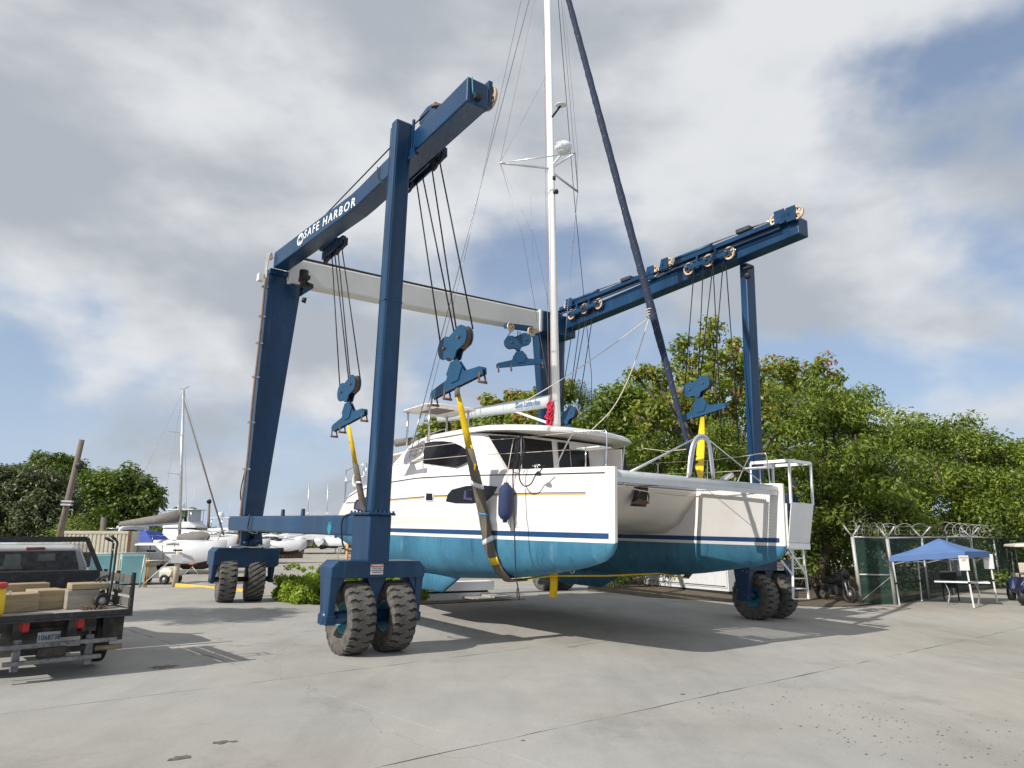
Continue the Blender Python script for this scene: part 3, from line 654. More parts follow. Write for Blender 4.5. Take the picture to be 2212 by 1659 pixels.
frs = [PB(*z2(*p), bi) for p in ((1165, 530), (1315, 465), (1475, 408))]
rrs = [PB(*z2(*p), bi) for p in ((262, 880), (362, 836), (470, 798))]
for grp in (frs, rrs):
    m = MB(); m.bar(grp[0] + V(-.1, -.09, 0), grp[-1] + V(.1, -.09, 0), .03, .14); m.bar(grp[0] + V(.1, .09, 0), grp[-1] + V(-.1, .09, 0), .02, .12)
    for c in grp: m.lathe([(0, 0), (.04, 0), (.04, .05), (0, .05)], c + V(0, -.1, 0), (0, -1, 0), 8)
    for k in (.25, .7): 
        c = grp[0].lerp(grp[-1], k); m.box((c.x - .04, bi - .08, c.z), (c.x + .04, bi + .1, c.z + .3))
    o = part('sheave_bracket', m, M['blue'], brt); sheave_parts(brt, grp, .2)
tops = [PB(*z2(*p), 11.1) for p in ((230, 810), (905, 550), (1015, 490), (1835, 152), (1998, 97))]
sheave_parts(brt, tops, .19)
for c, d in zip(tops, (1, -1, -1, 1, -1)):
    m = MB()
    for dy in (-.07, .08): m.prism([(-.02, -.2), (.3 * d, -.2), (.36 * d, .0), (.3 * d, .22), (-.02, .22)], c + V(0, dy, 0), (1, 0, 0), (0, 0, 1), (0, .02, 0))
    m.box(c + V(.2 * d, -.07, -.05), c + V(.27 * d, .1, .05)); part('sheave_housing', m, M['blue'], brt)
m = MB(); r0, r1 = PB(*z2(170, 850), 11.18), PB(*z2(1880, 165), 11.18)
m.bar(r0, r1, .05, .22); m.bar(r0 + V(0, -.12, -.24), r1 + V(0, -.12, -.24), .03, .03); m.bar(r0 + V(0, -.10, -.09), r1 + V(0, -.10, -.09), .16, .025)
part('hoist_rail', m, M['blue'], brt)
m = MB()
for p, q in (((268, 778), (470, 695)), ((1060, 455), (1340, 345))): m.tube([PB(*z2(*p), 11.25), PB(*z2(*q), 11.25)], .06, 10)
part('hydraulic_ram', m, M['blue2'], brt)
m = MB()
for p, q in (((470, 690), (720, 598)), ((1340, 335), (1640, 218)), ((720, 600), (800, 568)), ((1640, 215), (1830, 145))): m.tube([PB(*z2(*p), 11.25), PB(*z2(*q), 11.25)], .025, 8)
part('ram_rod', m, M['steel'], brt)
for p in ((685, 612), (1585, 235)):
    c = PB(*z2(*p), 11.2); part('ram_trolley', MB().box((c.x - .22, 11.1, c.z - .06), (c.x + .25, 11.35, c.z + .07)), M['truss_dark'], brt, bevel=.02)
m = MB()
for k in range(3): m.tube([r0 + V(0, -.09, -.14 - .03 * k), r1 + V(0, -.09, -.14 - .03 * k)], .012, 5)
part('wire_rope', m, M['rope'], brt)
m = MB().box((-.3, 11.5, 9.98), (-.05, 11.66, 10.06)); m.lathe([(0, 0), (.08, 0), (.1, .1), (0, .1)], (-.1, 11.45, 9.7), (.3, -1, -.4), 10); part('work_light', m, M['black'], lift)
# left beam: end sheave, top trolley, hanging sheave channels
m = MB(); c = V(2.15, .62, 9.86); sheave_parts(bl, [c], .22)
m = MB().prism([(-.35, -.2), (.1, -.26), (.1, .27), (-.1, .27), (-.35, .1)], (2.2, .49, 9.84), (1, 0, 0), (0, 0, 1), (0, .08, 0)); part('sheave_housing', m, M['blue'], bl)
c = PB(927, 238, .3); m = MB().prism([(-.4, -.12), (.25, -.2), (.25, .06), (-.1, .12), (-.4, .05)], c, (1, 0, 0), (0, 0, 1), (0, .2, 0)); part('top_trolley', m, M['blue'], bl)
m = MB(); sheave(m, c + V(.2, .12, 0), .16, V(.2, 0, 1)); part('sheave', m, M['rust'], bl)
m = MB().tube([c, PB(845, 317, .25), PB(705, 462, .25)], .016, 6); part('wire_rope', m, M['rope'], bl)
lsets = []
for px in ([(884, 398), (911, 373), (938, 350), (951, 333)], [(706, 554), (718, 546), (729, 536), (740, 524)]):
    cs = [PB(*p, .66) for p in px]; lsets.append(cs)
    m = MB(); m.bar(cs[0] + V(-.12, -.08, .02), cs[-1] + V(.12, -.08, .02), .03, .2); m.bar(cs[0] + V(-.12, .08, .02), cs[-1] + V(.12, .08, .02), .03, .2)
    m.box((cs[0].x, .47, cs[0].z + .1), (cs[-1].x, .8, cs[0].z + .16)); m.box((cs[0].x, .44, cs[0].z + .1), (cs[-1].x, .5, 9.6))
    part('sheave_bracket', m, M['blue'], bl)
    for c in (cs[0], cs[2], cs[3]):
        m = MB(); sheave(m, c, .19); part('sheave', m, M['truss_dark'], bl)

# ---------------------------------------------------------------- hoist blocks with their wire ropes
def block_parts(root, o, rot):                        # o: pin position, the plates lie in the (s, z) plane
    s = V(math.cos(rot), -math.sin(rot), 0); n = V(math.sin(rot), math.cos(rot), 0); z = V(0, 0, 1); th = .15; s, z = s * math.cos(th) + z * math.sin(th), z * math.cos(th) - s * math.sin(th)
    pts = []
    for k in range(15):
        t = math.radians(-70 + k * 180 / 14 + 20); pts.append((.25 + .235 * math.cos(t), .30 + .235 * math.sin(t)))
    for k in range(15):
        t = math.radians(50 + k * 200 / 14); pts.append((-.25 + .235 * math.cos(t), .24 + .235 * math.sin(t)))
    pts += [(-.13, .02), (-.05, -.07), (.05, -.07), (.13, .06)]
    for d in (-.085, .06):
        part('cheek_plate', MB().prism(pts, o + n * d, s, z, n * .025), M['blue2'], root)
    for sx_, zz in ((.25, .30), (-.25, .24)):
        m = MB(); sheave(m, o + s * sx_ + z * zz, .222, n, .09); part('sheave', m, M['rust'], root)
        part('bolt', MB().lathe([(0, 0), (.03, 0), (.03, .04), (0, .04)], o + s * sx_ + z * zz - n * .085, -n, 6, False), M['rust'], root)
    part('swivel', MB().lathe([(0, -.14), (.06, -.14), (.05, -.06), (.05, .02), (0, .02)], o, z, 12), M['black'], root)
    sp = [(-.86, -.63), (.86, -.63), (.86, -.5), (.78, -.46), (.3, -.40), (.1, -.12), (-.1, -.12), (-.3, -.40), (-.78, -.46), (-.86, -.5)]
    for d in (-.05, .03): part('spreader_plate', MB().prism(sp, o + n * d, s, z, n * .02), M['blue2'], root)
    part('gusset', MB().prism([(-.26, -.3), (-.1, -.1), (.12, -.1), (.26, -.3), (.12, -.52), (-.12, -.52)], o - n * .07, s, z, n * .02), M['blue2'], root)
    for sx_ in (-.8, -.35, .78):
        c = o + s * sx_ + z * -.64
        m = MB().tube([c + n * .05 + z * .06, c + n * .07 - z * .05, c + n * .07 - z * .12], .018, 6); m.tube([c - n * .05 + z * .06, c - n * .07 - z * .05, c - n * .07 - z * .12], .018, 6); m.tube([c - n * .1 - z * .12, c + n * .1 - z * .12], .026, 8)
        part('shackle', m, M['rust'], root)
    return s, n
def hoist(px, plane, val, rot, tops, label):
    o = PB(*px, val) if plane == 'b' else PA(*px, val)
    r = thing('hoist_block', label, 'pulley block', LIFT, o + V(0, 0, -.6), 'hoist blocks of the boat lift')
    s, n = block_parts(r, o, rot)
    for k, t in enumerate(tops):
        e = o + s * (-.53, -.03, .03, .53)[k % 4] + V(0, 0, (.3, .32, .36, .36)[k % 4]) + n * (.0)
        part('wire_rope', MB().tube([t, e], .0155, 6), M['rope'], r)
    return o
dn = V(0, 0, -.19)
FLo = hoist((985, 770), 'b', 1.1, -.05, [PB(*p, .72) for p in ((899, 388), (911, 372), (931, 352), (946, 330))], 'blue two-lobed hoist block above the yellow sling at the bow end of the left beam')
RLo = hoist((754, 862), 'b', 1.05, -.05, [PB(*p, .72) for p in ((717, 552), (723, 547), (730, 541), (738, 532))], 'blue hoist block hanging under the rear end of the beam lettered SAFE HARBOR')
def vt(x, y): return PB(*z2(x, y), bi)
FRo = hoist((1510, 854), 'b', 10.95, -.05, [vt(1205, 535), vt(1275, 505), vt(1352, 478), vt(1432, 440)], 'blue hoist block in front of the trees beside the right front leg of the lift')
RRo = hoist((1227, 913), 'b', 10.95, -.05, [vt(288, 885), vt(340, 850), vt(385, 838), vt(437, 810)], 'blue hoist block low behind the catamaran mast, just above its cabin roof')
m = MB()
for p, q in (((1349, 478), (1400, 1346)), ((1450, 500), (1530, 1346))): m.tube([vt(*p), PB(*z2(*q), 10.95) + V(.0, 0, -2.0)], .0155, 6)
part('wire_rope', m, M['rope'], brt)
t5 = PA(1121, 716, -7.6)
hoist((1120, 753), 'a', -7.6, -1.1, [t5 + V(0, d, 0) for d in (-.3, -.05, .05, .3)], 'small blue hoist block pulled up close under the white cross beam')
m = MB().bar(t5 + V(0, -.6, .1), t5 + V(0, .55, .2), .2, .16); part('hoist_trolley', m, M['blue2'], lift)
for d in (-.45, .45):
    m = MB(); sheave(m, t5 + V(.12, d, .05), .17, V(1, .2, 0)); part('sheave', m, M['sheave'], lift)

# ---------------------------------------------------------------- slings
M['yellow'] = pm('yellow_webbing', (.78, .52, .005), .75, var=.12, scale=8, c2=(.35, .23, .02), amt=.6, c2scale=7, lo=.55, hi=.8, bump=.3, bscale=90)
M['sleeve'] = pm('brown_sling_sleeve', (.135, .115, .085), .8, var=.25, scale=5, c2=(.24, .21, .17), amt=.7, c2scale=5, bump=.7, bscale=14, stretch=(2.2, 1, .5))
M['tape'] = pm('white_tape', (.72, .75, .8), .5, var=.1, scale=20)
M['bluetape'] = pm('blue_tie', (.05, .25, .6), .6, var=.1)
def ribbon(ps, ws, th, wdir=V(1, 0, 0), wob=0):
    ps = [Vector(p) for p in ps]; secs = []
    for i, p in enumerate(ps):
        d = (ps[min(i + 1, len(ps) - 1)] - ps[max(i - 1, 0)]).normalized()
        w = (wdir - d * wdir.dot(d)).normalized(); n = d.cross(w)
        hw, t = ws[i] / 2, th / 2; wv = (math.sin(i * 1.7) * wob, math.cos(i * 2.3) * wob)
        secs.append([p - w * hw - n * (t * .5), p - w * hw * .5 - n * (t + wv[0]), p + w * hw * .5 - n * (t + wv[1]), p + w * hw - n * (t * .5), p + w * hw + n * (t * .5), p + n * t, p - w * hw + n * (t * .5)])
    return MB().loft(secs)
# ================================================================ catamaran
M['gel'] = pm('white_gelcoat', (.75, .72, .69), .22, var=.03, scale=1.2, c2=(.60, .54, .47), amt=.38, c2scale=1.5, lo=.52, hi=.85, coat=.2, stretch=(1, 1, .3))
M['gelin'] = pm('cream_gelcoat', (.72, .67, .61), .4, var=.05, scale=1.5, c2=(.52, .46, .40), amt=.3, c2scale=1.3)
def antifoul():
    m = pm('teal_antifouling', (.034, .15, .245), .55, var=.28, scale=1.2, c2=(.075, .24, .34), amt=.7, c2scale=1.6, lo=.45, hi=.75, stretch=(1, 1, .5))
    t = m.node_tree; b = t.nodes['Principled BSDF']; nn, ln = t.nodes, t.links
    src = b.inputs['Base Color'].links[0].from_socket
    tc_ = nn.new('ShaderNodeTexCoord'); mp = nn.new('ShaderNodeMapping'); mp.inputs['Scale'].default_value = (7, 7, .9); mp.inputs['Rotation'].default_value = (0, .25, 0); ln.new(tc_.outputs['Object'], mp.inputs[0])
    n = nn.new('ShaderNodeTexNoise'); n.inputs['Scale'].default_value = 1.0; n.inputs['Detail'].default_value = 5; ln.new(mp.outputs[0], n.inputs[0])
    r = nn.new('ShaderNodeMapRange'); ln.new(n.outputs[0], r.inputs[0]); r.inputs[1].default_value = .60; r.inputs[2].default_value = .72; r.inputs[4].default_value = .75
    mx = nn.new('ShaderNodeMixRGB'); ln.new(r.outputs[0], mx.inputs[0]); ln.new(src, mx.inputs[1]); mx.inputs[2].default_value = (.018, .07, .13, 1); ln.new(mx.outputs[0], b.inputs['Base Color'])
    return m
streaks(M['gel'], (.42, .36, .28), (7, 7, .5), .60, .80, .28)
M['anti'] = antifoul(); streaks(M['anti'], (.20, .36, .42), (3.5, 3.5, 1.4), .60, .72, .4); streaks(M['anti'], (.02, .05, .06), (1.2, 1.2, 2.5), .62, .80, .5)
M['stripe'] = pm('navy_boot_stripe', (.012, .055, .155), .35, var=.08)
M['stripey'] = pm('gold_pinstripe', (.60, .36, .03), .4, var=.05)
M['tint'] = pm('tinted_window', (.006, .006, .008), .12, var=.05, spec=.3)
M['purple'] = pm('purple_blind', (.06, .045, .14), .3, var=.1)
M['sailnavy'] = pm('navy_sail_cover', (.012, .022, .05), .85, var=.25, scale=9, bump=.4, bscale=18)
M['mast'] = pm('white_mast_paint', (.76, .77, .77), .3, var=.04, scale=1, coat=.1)
M['wire'] = pm('rigging_wire', (.22, .22, .23), .4, metal=.7, var=.1)
M['wirered'] = pm('red_flecked_halyard', (.35, .20, .20), .7, var=.2, scale=40)
M['wrope'] = pm('cream_rope', (.62, .55, .44), .9, var=.15, scale=60)
M['redrope'] = pm('red_rope', (.55, .02, .06), .8, var=.45, scale=22, bump=.5, bscale=60)
M['fender'] = pm('navy_fender_cover', (.022, .035, .10), .8, var=.12, scale=20, bump=.2, bscale=60)
M['greycanvas'] = pm('grey_canvas', (.17, .155, .14), .85, var=.2, scale=6, bump=.3)
BC, HB = 5.4, 2.93
def interp(x, tab):
    tab = sorted(tab)
    if x <= tab[0][0]: return tab[0][1]
    for (x0, y0), (x1, y1) in zip(tab, tab[1:]):
        if x <= x1:
            t = (x - x0) / (x1 - x0); return y0 + (y1 - y0) * t
    return tab[-1][1]
WO = [(-8.0, .46), (-7, .54), (-5, .60), (-2.5, .60), (-1, .56), (.3, .48), (1.2, .38), (2.0, .265), (2.5, .18), (2.85, .105), (2.97, .075), (3.02, .03)]
ZB = [(-8.0, 1.72), (-7.2, 1.5), (-6, 1.25), (-4, 1.08), (-2, 1.07), (0, 1.18), (1, 1.30), (2, 1.46), (2.5, 1.56), (2.85, 1.68), (2.97, 1.80), (3.02, 1.97)]
ZS = [(-8.0, 2.35), (-7.6, 2.78), (-7.2, 3.02), (-6.4, 3.2), (-5, 3.34), (-3, 3.40), (-1, 3.37), (1, 3.30), (3.02, 3.26)]
FR = [(0, 0), (.12, .40), (.3, .68), (.55, .86), (.8, .92), (1, .93)]      # below the waterline: fraction of depth -> fraction of half width
def hull_sec(a):
    w, zb, zs = interp(a, WO), interp(a, ZB), interp(a, ZS); out = []
    zw = 1.955
    for t, f in FR: out.append((w * f, zb + (zw - zb) * t))
    for z, f in ((2.0, .93), (2.022, .93), (2.12, .935), (2.24, .945), (2.33, 1.0), (2.6, 1.0), (2.85, 1.0), (3.0, 1.0)):
        out.append((w * f, min(z, zs - .12 + (z - 3.0) * .02 - (.0 if z >= 3.0 else 0)) if z > zs - .12 else z))
    for k, f in ((-.10, .998), (-.085, .965), (-.03, .96), (-.0, .90)): out.append((w * f, zs + k))
    return out
def hull_w(a, z):
    s = hull_sec(a)
    for (w0, z0), (w1, z1) in zip(s, s[1:]):
        if z0 <= z <= z1 + 1e-9: return w0 + (w1 - w0) * ((z - z0) / max(z1 - z0, 1e-6))
    return s[-1][0]
def onhull(x, y, d=.004):
    b = 2.45
    for i in range(12):
        p = PB(x, y, b); b = HB - hull_w(p.x, p.z) - d
    return V(p.x, b, p.z)
boat = thing('catamaran', 'white sailing catamaran with teal underwater hulls hanging in the slings of the lift', 'catamaran', LIFT, (-2.5, BC, .7))
stations = [-8.0, -7.8, -7.4, -7, -6.4, -5.6, -4.8, -4, -3, -2, -1, -.3, .3, .9, 1.4, 1.9, 2.3, 2.6, 2.8, 2.92, 2.98, 3.02]
def hull(side):
    secs = []
    for a in stations:
        s = hull_sec(a); o = [V(a, HB - w, z) for w, z in s]; i_ = [V(a, HB + w * (.92 if z > 2.3 else 1), z) for w, z in s][1:]
        q = o[::-1] + i_                                # from outer sheer down round the keel line up to inner sheer
        if side > 0: q = [V(p.x, 2 * BC - p.y, p.z) for p in q]
        secs.append(q)
    m = MB().loft(secs, closed=True, caps=True); return m
def paint_by_height(o):
    me = o.data
    for mt in (M['anti'], M['stripe']): me.materials.append(mt)
    for p in me.polygons:
        z = p.center.z + OFF[o.name].z
        bb = abs(p.center.y + OFF[o.name].y - BC)
        p.material_index = 1 if z < 1.95 else 2 if 2.022 < z < 2.12 and -7.6 < p.center.x + OFF[o.name].x < 2.9 else 0
        if abs(p.normal.z) > .98 and z > 2.2: p.material_index = 0
h1 = part('hull', hull(-1), M['gel'], boat); paint_by_height(h1)
h2 = part('hull', hull(1), M['gel'], boat); paint_by_height(h2)
for o in (h1, h2):
    e = o.modifiers.new('es', 'EDGE_SPLIT'); e.split_angle = math.radians(38)
def strip(name, pa, za, zb_, mat, parent, a0, a1, d=.004, n=40):   # painted line on the outer side of the near hull
    m = MB(); pts = []
    for k in range(n + 1):
        a = a0 + (a1 - a0) * k / n; z0, z1 = interp(a, za), interp(a, zb_); pts.append((V(a, HB - hull_w(a, z0) - d, z0), V(a, HB - hull_w(a, z1) - d, z1)))
    for (p, q), (r, s) in zip(pts, pts[1:]): m.poly([p, r, s, q])
    return part(name, m, mat, parent, fixn=False)
zl = [onhull((1300 + .5425 * x) / 1.85172, (1500 + .5425 * y) / 1.85172) for x, y in ((2000, 864), (1600, 866), (1240, 876), (800, 888), (500, 914))]
tabt = [(p.x, p.z) for p in zl] + [(-7.5, zl[-1].z - .03)]
strip('pinstripe', None, [(a, z - .016) for a, z in tabt], [(a, z) for a, z in tabt], M['stripe'], h1, -7.2, 2.45)
strip('pinstripe', None, [(a, z - .042) for a, z in tabt], [(a, z - .022) for a, z in tabt], M['stripey'], h1, -7.2, 2.45)
# rub rail
m = MB().tube([V(a, HB - hull_w(a, interp(a, ZS) - .11) - .004, interp(a, ZS) - .11) for a in [x * .25 - 7.4 for x in range(42)]], .011, 6); part('rub_rail', m, M['black'], h1)
z6 = lambda x, y: ((1300 + .5425 * x) / 1.85172, (1500 + .5425 * y) / 1.85172)
def decal(name, pts, mat, parent, d=.006, conv=None, fine=0):
    c = (sum(p[0] for p in pts) / len(pts), sum(p[1] for p in pts) / len(pts))
    R = [[onhull(*z6(c[0] + (p[0] - c[0]) * s_, c[1] + (p[1] - c[1]) * s_), d) for p in pts] for s_ in (1, .85, .7, .55, .4, .25, .1, .01)]
    m = MB().loft(R, smooth=False, caps=False)
    return part(name, m, mat, parent, fixn=False)
def dense(pts, n=6, close=True):
    P = [Vector((x, y, 0)) for x, y in pts]; P2 = P + [P[0]]; o = []
    for a, b in zip(P2, P2[1:]):
        for k in range(n): p = a.lerp(b, k / n); o.append((p.x, p.y))
    return o
def mirror_part(o):
    c = o.copy(); c.data = o.data.copy(); col.objects.link(c); off = OFF[o.name]; OFF[c.name] = off
    for v in c.data.vertices: v.co.y = 2 * BC - (v.co.y + off.y) - off.y
    c.data.flip_normals(); return c
decal('hull_window', dense([(890, 932), (905, 880), (935, 845), (1040, 818), (1150, 812), (1272, 823), (1240, 885), (1190, 930), (1080, 948), (960, 946)]), M['tint'], h1, .006)
decal('window_blind', dense([(1020, 915), (1026, 855), (1080, 840), (1085, 925)]), M['purple'], h1, .009)
decal('window_blind', dense([(1040, 905), (1042, 850), (1082, 846), (1084, 905)]), M['tint'], h1, .012)
decal('portlight_frame', dense([(733, 922), (735, 872), (745, 864), (792, 866), (800, 874), (800, 920), (790, 932), (742, 930)]), M['gel'], h1, .012)
decal('portlight', dense([(743, 918), (746, 872), (790, 874), (794, 918), (786, 925), (748, 924)]), M['tint'], h1, .016)
decal('hull_window', dense([(210, 988), (216, 945), (232, 920), (300, 900), (345, 893), (345, 1002), (262, 1006)]), M['tint'], h1, .006)
decal('window_blind', dense([(222, 985), (236, 935), (290, 922), (285, 992)]), M['purple'], h1, .01)
# keels
for s_ in (-1, 1):
    bb = BC + s_ * (BC - HB); secs = []
    for z, a0, a1, t in ((1.25, -4.5, -1.55, .15), (.95, -4.4, -2.1, .12), (.74, -4.32, -2.5, .085), (.71, -4.2, -2.62, .04)):
        ring = []
        for k in range(16):
            th = 2 * math.pi * k / 16; x = (a0 + a1) / 2 + (a1 - a0) / 2 * math.cos(th); y = t * math.sin(th) * (1.0 if math.cos(th) > -.2 else .6); ring.append(V(x, bb + y, z))
        secs.append(ring)
    part('keel', MB().loft(secs), M['anti'], boat)
    m = MB().prism([(-6.9, 1.4), (-6.5, 1.4), (-6.45, .85), (-6.8, .82)], (0, bb - .03, 0), (1, 0, 0), (0, 0, 1), (0, .06, 0)); part('rudder', m, M['anti'], boat, bevel=.02)
# bridge deck between the hulls
secs = []
for a, zu, zt in ((-7.4, 2.35, 2.9), (-6.5, 2.3, 3.05), (-3, 2.28, 3.22), (-.6, 2.3, 3.22), (.1, 2.36, 3.22), (.5, 2.5, 3.22), (.8, 2.75, 3.22), (.98, 3.02, 3.22), (1.0, 3.12, 3.2)):
    q = []
    for k in range(13):
        t = k / 12; b = 3.3 + t * 4.2; e = min(t, 1 - t) * 4.2
        q.append(V(a, b, zu - .25 * max(0, 1 - e / .7) ** 2 * (1 if a < .3 else max(0, 1 - (a - .3) / .5))))
    q += [V(a, 7.5, zt), V(a, 3.3, zt)]; secs.append(q)
part('bridge_deck', MB().loft(secs), M['gelin'], boat)
z7 = lambda x, y: ((2300 + .452 * x) / 1.85172, (1700 + .452 * y) / 1.85172)
m = MB(); cc = PA(*z7(600, 640), 1.05)
m.tube([cc + V(.02, .17 * math.cos(t), .16 * math.sin(t)) for t in [k * 2 * math.pi / 20 for k in range(21)]], .016, 6)
m.prism([(-.42, -.15), (-.05, -.16), (.16, -.12), (.0, -.06), (-.2, -.04)], cc + V(.05, 0, 0), (0, 1, 0), (0, 0, 1), (.02, 0, 0)); part('anchor', m, M['rust'], boat)
m = MB().prism([(-.34, -.2), (.12, -.2), (.2, .22), (-.22, .22)], cc + V(-.05, 0, 0), (0, 1, 0), (0, 0, 1), (.03, 0, 0)); part('anchor_recess_shade', m, M['black'], boat)  # flat black panel in place of the shade inside the recess
# crossbeam, striker arch, trampoline
cb_a = 2.86
part('cross_tube', MB().tube([(cb_a, 3.0, 3.14), (cb_a, 7.8, 3.14)], .088, 16), M['alu'], boat)
m = MB().bar((cb_a + .05, 3.0, 3.06), (cb_a + .05, 7.8, 3.06), .05, .1); part('cross_tube_foil', m, M['alu'], boat)
arch = [PA(x, y, 2.9) for x, y in ((1486.5, 1031), (1490, 990), (1497, 957), (1506, 944), (1515, 940.5), (1524, 944), (1531, 957), (1537, 990), (1541, 1034))]
part('striker_arch', MB().tube(spline(arch, 4), .035, 10), M['alu'], boat)
part('striker_arch', MB().tube(spline([p + (PA(1515, 1000, 2.9) - p).normalized() * .06 + V(.01, 0, 0) for p in arch], 4), .025, 8), M['alu'], boat)
m = MB(); m.tube([PA(1505, 945, 2.9), PA(1350, 1026, 2.86)], [.012, .03], 8); m.tube([PA(1526, 946, 2.9), PA(1651, 1047, 2.86)], .012, 6); part('striker_stay', m, M['alu'], boat)
def net_mat():
    m = bpy.data.materials.new('trampoline_net'); t, b = nodes(m); nn, ln = t.nodes, t.links
    b.inputs['Base Color'].default_value = (.12, .12, .12, 1); b.inputs['Roughness'].default_value = .9
    tr = nn.new('ShaderNodeBsdfTransparent'); mx = nn.new('ShaderNodeMixShader'); tc_ = nn.new('ShaderNodeTexCoord'); w = nn.new('ShaderNodeTexBrick'); w.inputs['Scale'].default_value = 22; w.offset = 0
    w.inputs['Mortar Size'].default_value = .012; w.inputs['Brick Width'].default_value = .5; w.inputs['Row Height'].default_value = .5; w.inputs['Color1'].default_value = (0, 0, 0, 1); w.inputs['Color2'].default_value = (0, 0, 0, 1); w.inputs['Mortar'].default_value = (1, 1, 1, 1)
    ln.new(tc_.outputs['Object'], w.inputs[0]); r = nn.new('ShaderNodeMapRange'); ln.new(w.outputs['Color'], r.inputs[0]); r.inputs[3].default_value = .40; r.inputs[4].default_value = .9
    ln.new(r.outputs[0], mx.inputs[0]); ln.new(tr.outputs[0], mx.inputs[1]); ln.new(b.outputs[0], mx.inputs[2]); ln.new(mx.outputs[0], nn['Material Output'].inputs[0]); return m
M['net'] = net_mat()
m = MB(); mn = MB(); ta0, ta1 = 1.12, 2.70
for b0, b1 in ((3.42, 5.36), (5.44, 7.38)):
    mn.poly([(ta0, b0, 3.13), (ta1, b0, 3.13), (ta1, b1, 3.13), (ta0, b1, 3.13)])
    for p, q in (((ta0, b0), (ta1, b0)), ((ta1, b0), (ta1, b1)), ((ta1, b1), (ta0, b1)), ((ta0, b1), (ta0, b0))): m.bar((*p, 3.135), (*q, 3.135), .11, .012)
tr_ = part('trampoline', mn, M['net'], boat, fixn=False); part('trampoline_border', m, M['greycanvas'], tr_)
m = MB()
for b0, b1 in ((3.42, 5.36), (5.44, 7.38)):
    for k in range(18):
        a = ta0 + (ta1 - ta0) * k / 18; bb, be = (b0, 3.25) if b0 < 4 else (b1, 7.55); m.tube([(a, bb, 3.14), (a + .05, be, 3.15), (a + .09, bb, 3.14)], .006, 4)
    for k in range(20):
        b = b0 + (b1 - b0) * k / 20; m.tube([(ta1, b, 3.14), (2.80, b + .05, 3.15), (ta1, b + .095, 3.14)], .006, 4)
part('trampoline_lacing', m, M['wrope'], tr_)
m = MB().tube(spline([PA(1346, 1042, 2.85), PA(1356, 1052, 2.8), PA(1400, 1062, 2.6), PA(1470, 1071, 2.7), PA(1560, 1072, 2.85), PA(1690, 1060, 2.95)]), .013, 6); part('dock_line', m, M['wrope'], boat)
# cabin
def mir(q): return q + [V(p.x, 2 * BC - p.y, p.z) for p in reversed(q)]
lo_ = mir([V(-6.3, 2.95, 3.2), V(-5.6, 2.82, 3.2), V(-3.5, 2.80, 3.2), V(-2.0, 2.84, 3.2), V(-1.45, 3.0, 3.2), V(-1.12, 3.32, 3.2), V(-1.0, 4.2, 3.2), V(-.98, 5.2, 3.2)])
md_ = mir([V(-5.7, 3.05, 3.85), V(-5.2, 2.95, 3.85), V(-3.5, 2.95, 3.85), V(-2.1, 2.97, 3.85), V(-1.6, 3.15, 3.85), V(-1.25, 3.5, 3.85), V(-1.08, 4.2, 3.85), V(-1.06, 5.2, 3.85)])
hi_ = mir([V(-5.0, 3.2, 4.36), V(-4.6, 3.12, 4.36), V(-3.5, 3.10, 4.36), V(-2.3, 3.12, 4.36), V(-1.8, 3.3, 4.34), V(-1.4, 3.6, 4.3), V(-1.18, 4.2, 4.3), V(-1.15, 5.2, 4.3)])
cab = part('cabin', MB().loft([lo_, md_, hi_]), M['gel'], boat)
cab.modifiers.new('es', 'EDGE_SPLIT').split_angle = math.radians(50)
def roofz(a, b): return 4.62 - .16 * ((b - BC) / 2.3) ** 2 - (.10 * max(0, a + 1.6) ** 1.5 if a > -1.6 else 0) - (.05 * max(0, -3.8 - a) ** 1.6)
ro = [(-5.3, 3.4), (-4.9, 3.2), (-4, 3.08), (-3, 3.05), (-2.1, 3.08), (-1.5, 3.2), (-1.0, 3.45), (-.62, 3.75), (-.4, 4.1), (-.26, 4.7), (-.22, 5.4)]
ro = ro + [(a, 2 * BC - b) for a, b in reversed(ro[:-1])]
rings = []
for s_, dz in ((1, -.10), (1.0, -.06), (.985, -.01), (.95, .02), (.8, .025), (.5, .025), (.15, .025)):
    rings.append([V(-2.6 + (a + 2.6) * s_, BC + (b - BC) * s_, roofz(-2.6 + (a + 2.6) * s_, BC + (b - BC) * s_) + dz) for a, b in ro])
rings = [[V(-2.6 + (p.x + 2.6) * .15, BC + (p.y - BC) * .15, 4.4) for p in rings[0]]] + rings
roof = part('cabin_roof', MB().loft(rings), M['gel'], boat); roof.modifiers.new('es', 'EDGE_SPLIT').split_angle = math.radians(50)
# side window, front windows
def cabside(x, y, d=.012):
    b = 2.9
    for i in range(10):
        p = PB(*z6(x, y), b)
        t = p.z; b = (2.81 + (t - 3.2) * .215 if t < 3.85 else 2.95 + (t - 3.85) * .30) - d
        if p.x > -2.05: b += (p.x + 2.05) * .33
    return V(p.x, b, p.z)
def cwin(name, pts, mat, d):
    c = (sum(p[0] for p in pts) / len(pts), sum(p[1] for p in pts) / len(pts))
    R = [[cabside(c[0] + (p[0] - c[0]) * s_, c[1] + (p[1] - c[1]) * s_, d) for p in pts] for s_ in (1, .85, .7, .55, .4, .25, .1, .01)]
    m = MB().loft(R, smooth=False, caps=False)
    return part(name, m, mat, cab, fixn=False)
cwin('side_window', dense([(722, 650), (728, 560), (738, 500), (800, 489), (870, 488), (935, 495), (1000, 520), (1045, 552), (1050, 640), (1010, 662), (965, 680), (860, 668)], 4), M['tint'], .03)
m = MB()
for yy in (500, 545, 600):
    q = [cabside(720, yy + 8, .05), cabside(625, yy + 48, .05)]; m.bar(q[0], q[1], .1, .025)
part('louvre', m, M['gel'], cab)
zc_ = lambda x, y: ((1700 + .452 * x) / 1.85172, (1650 + .452 * y) / 1.85172)
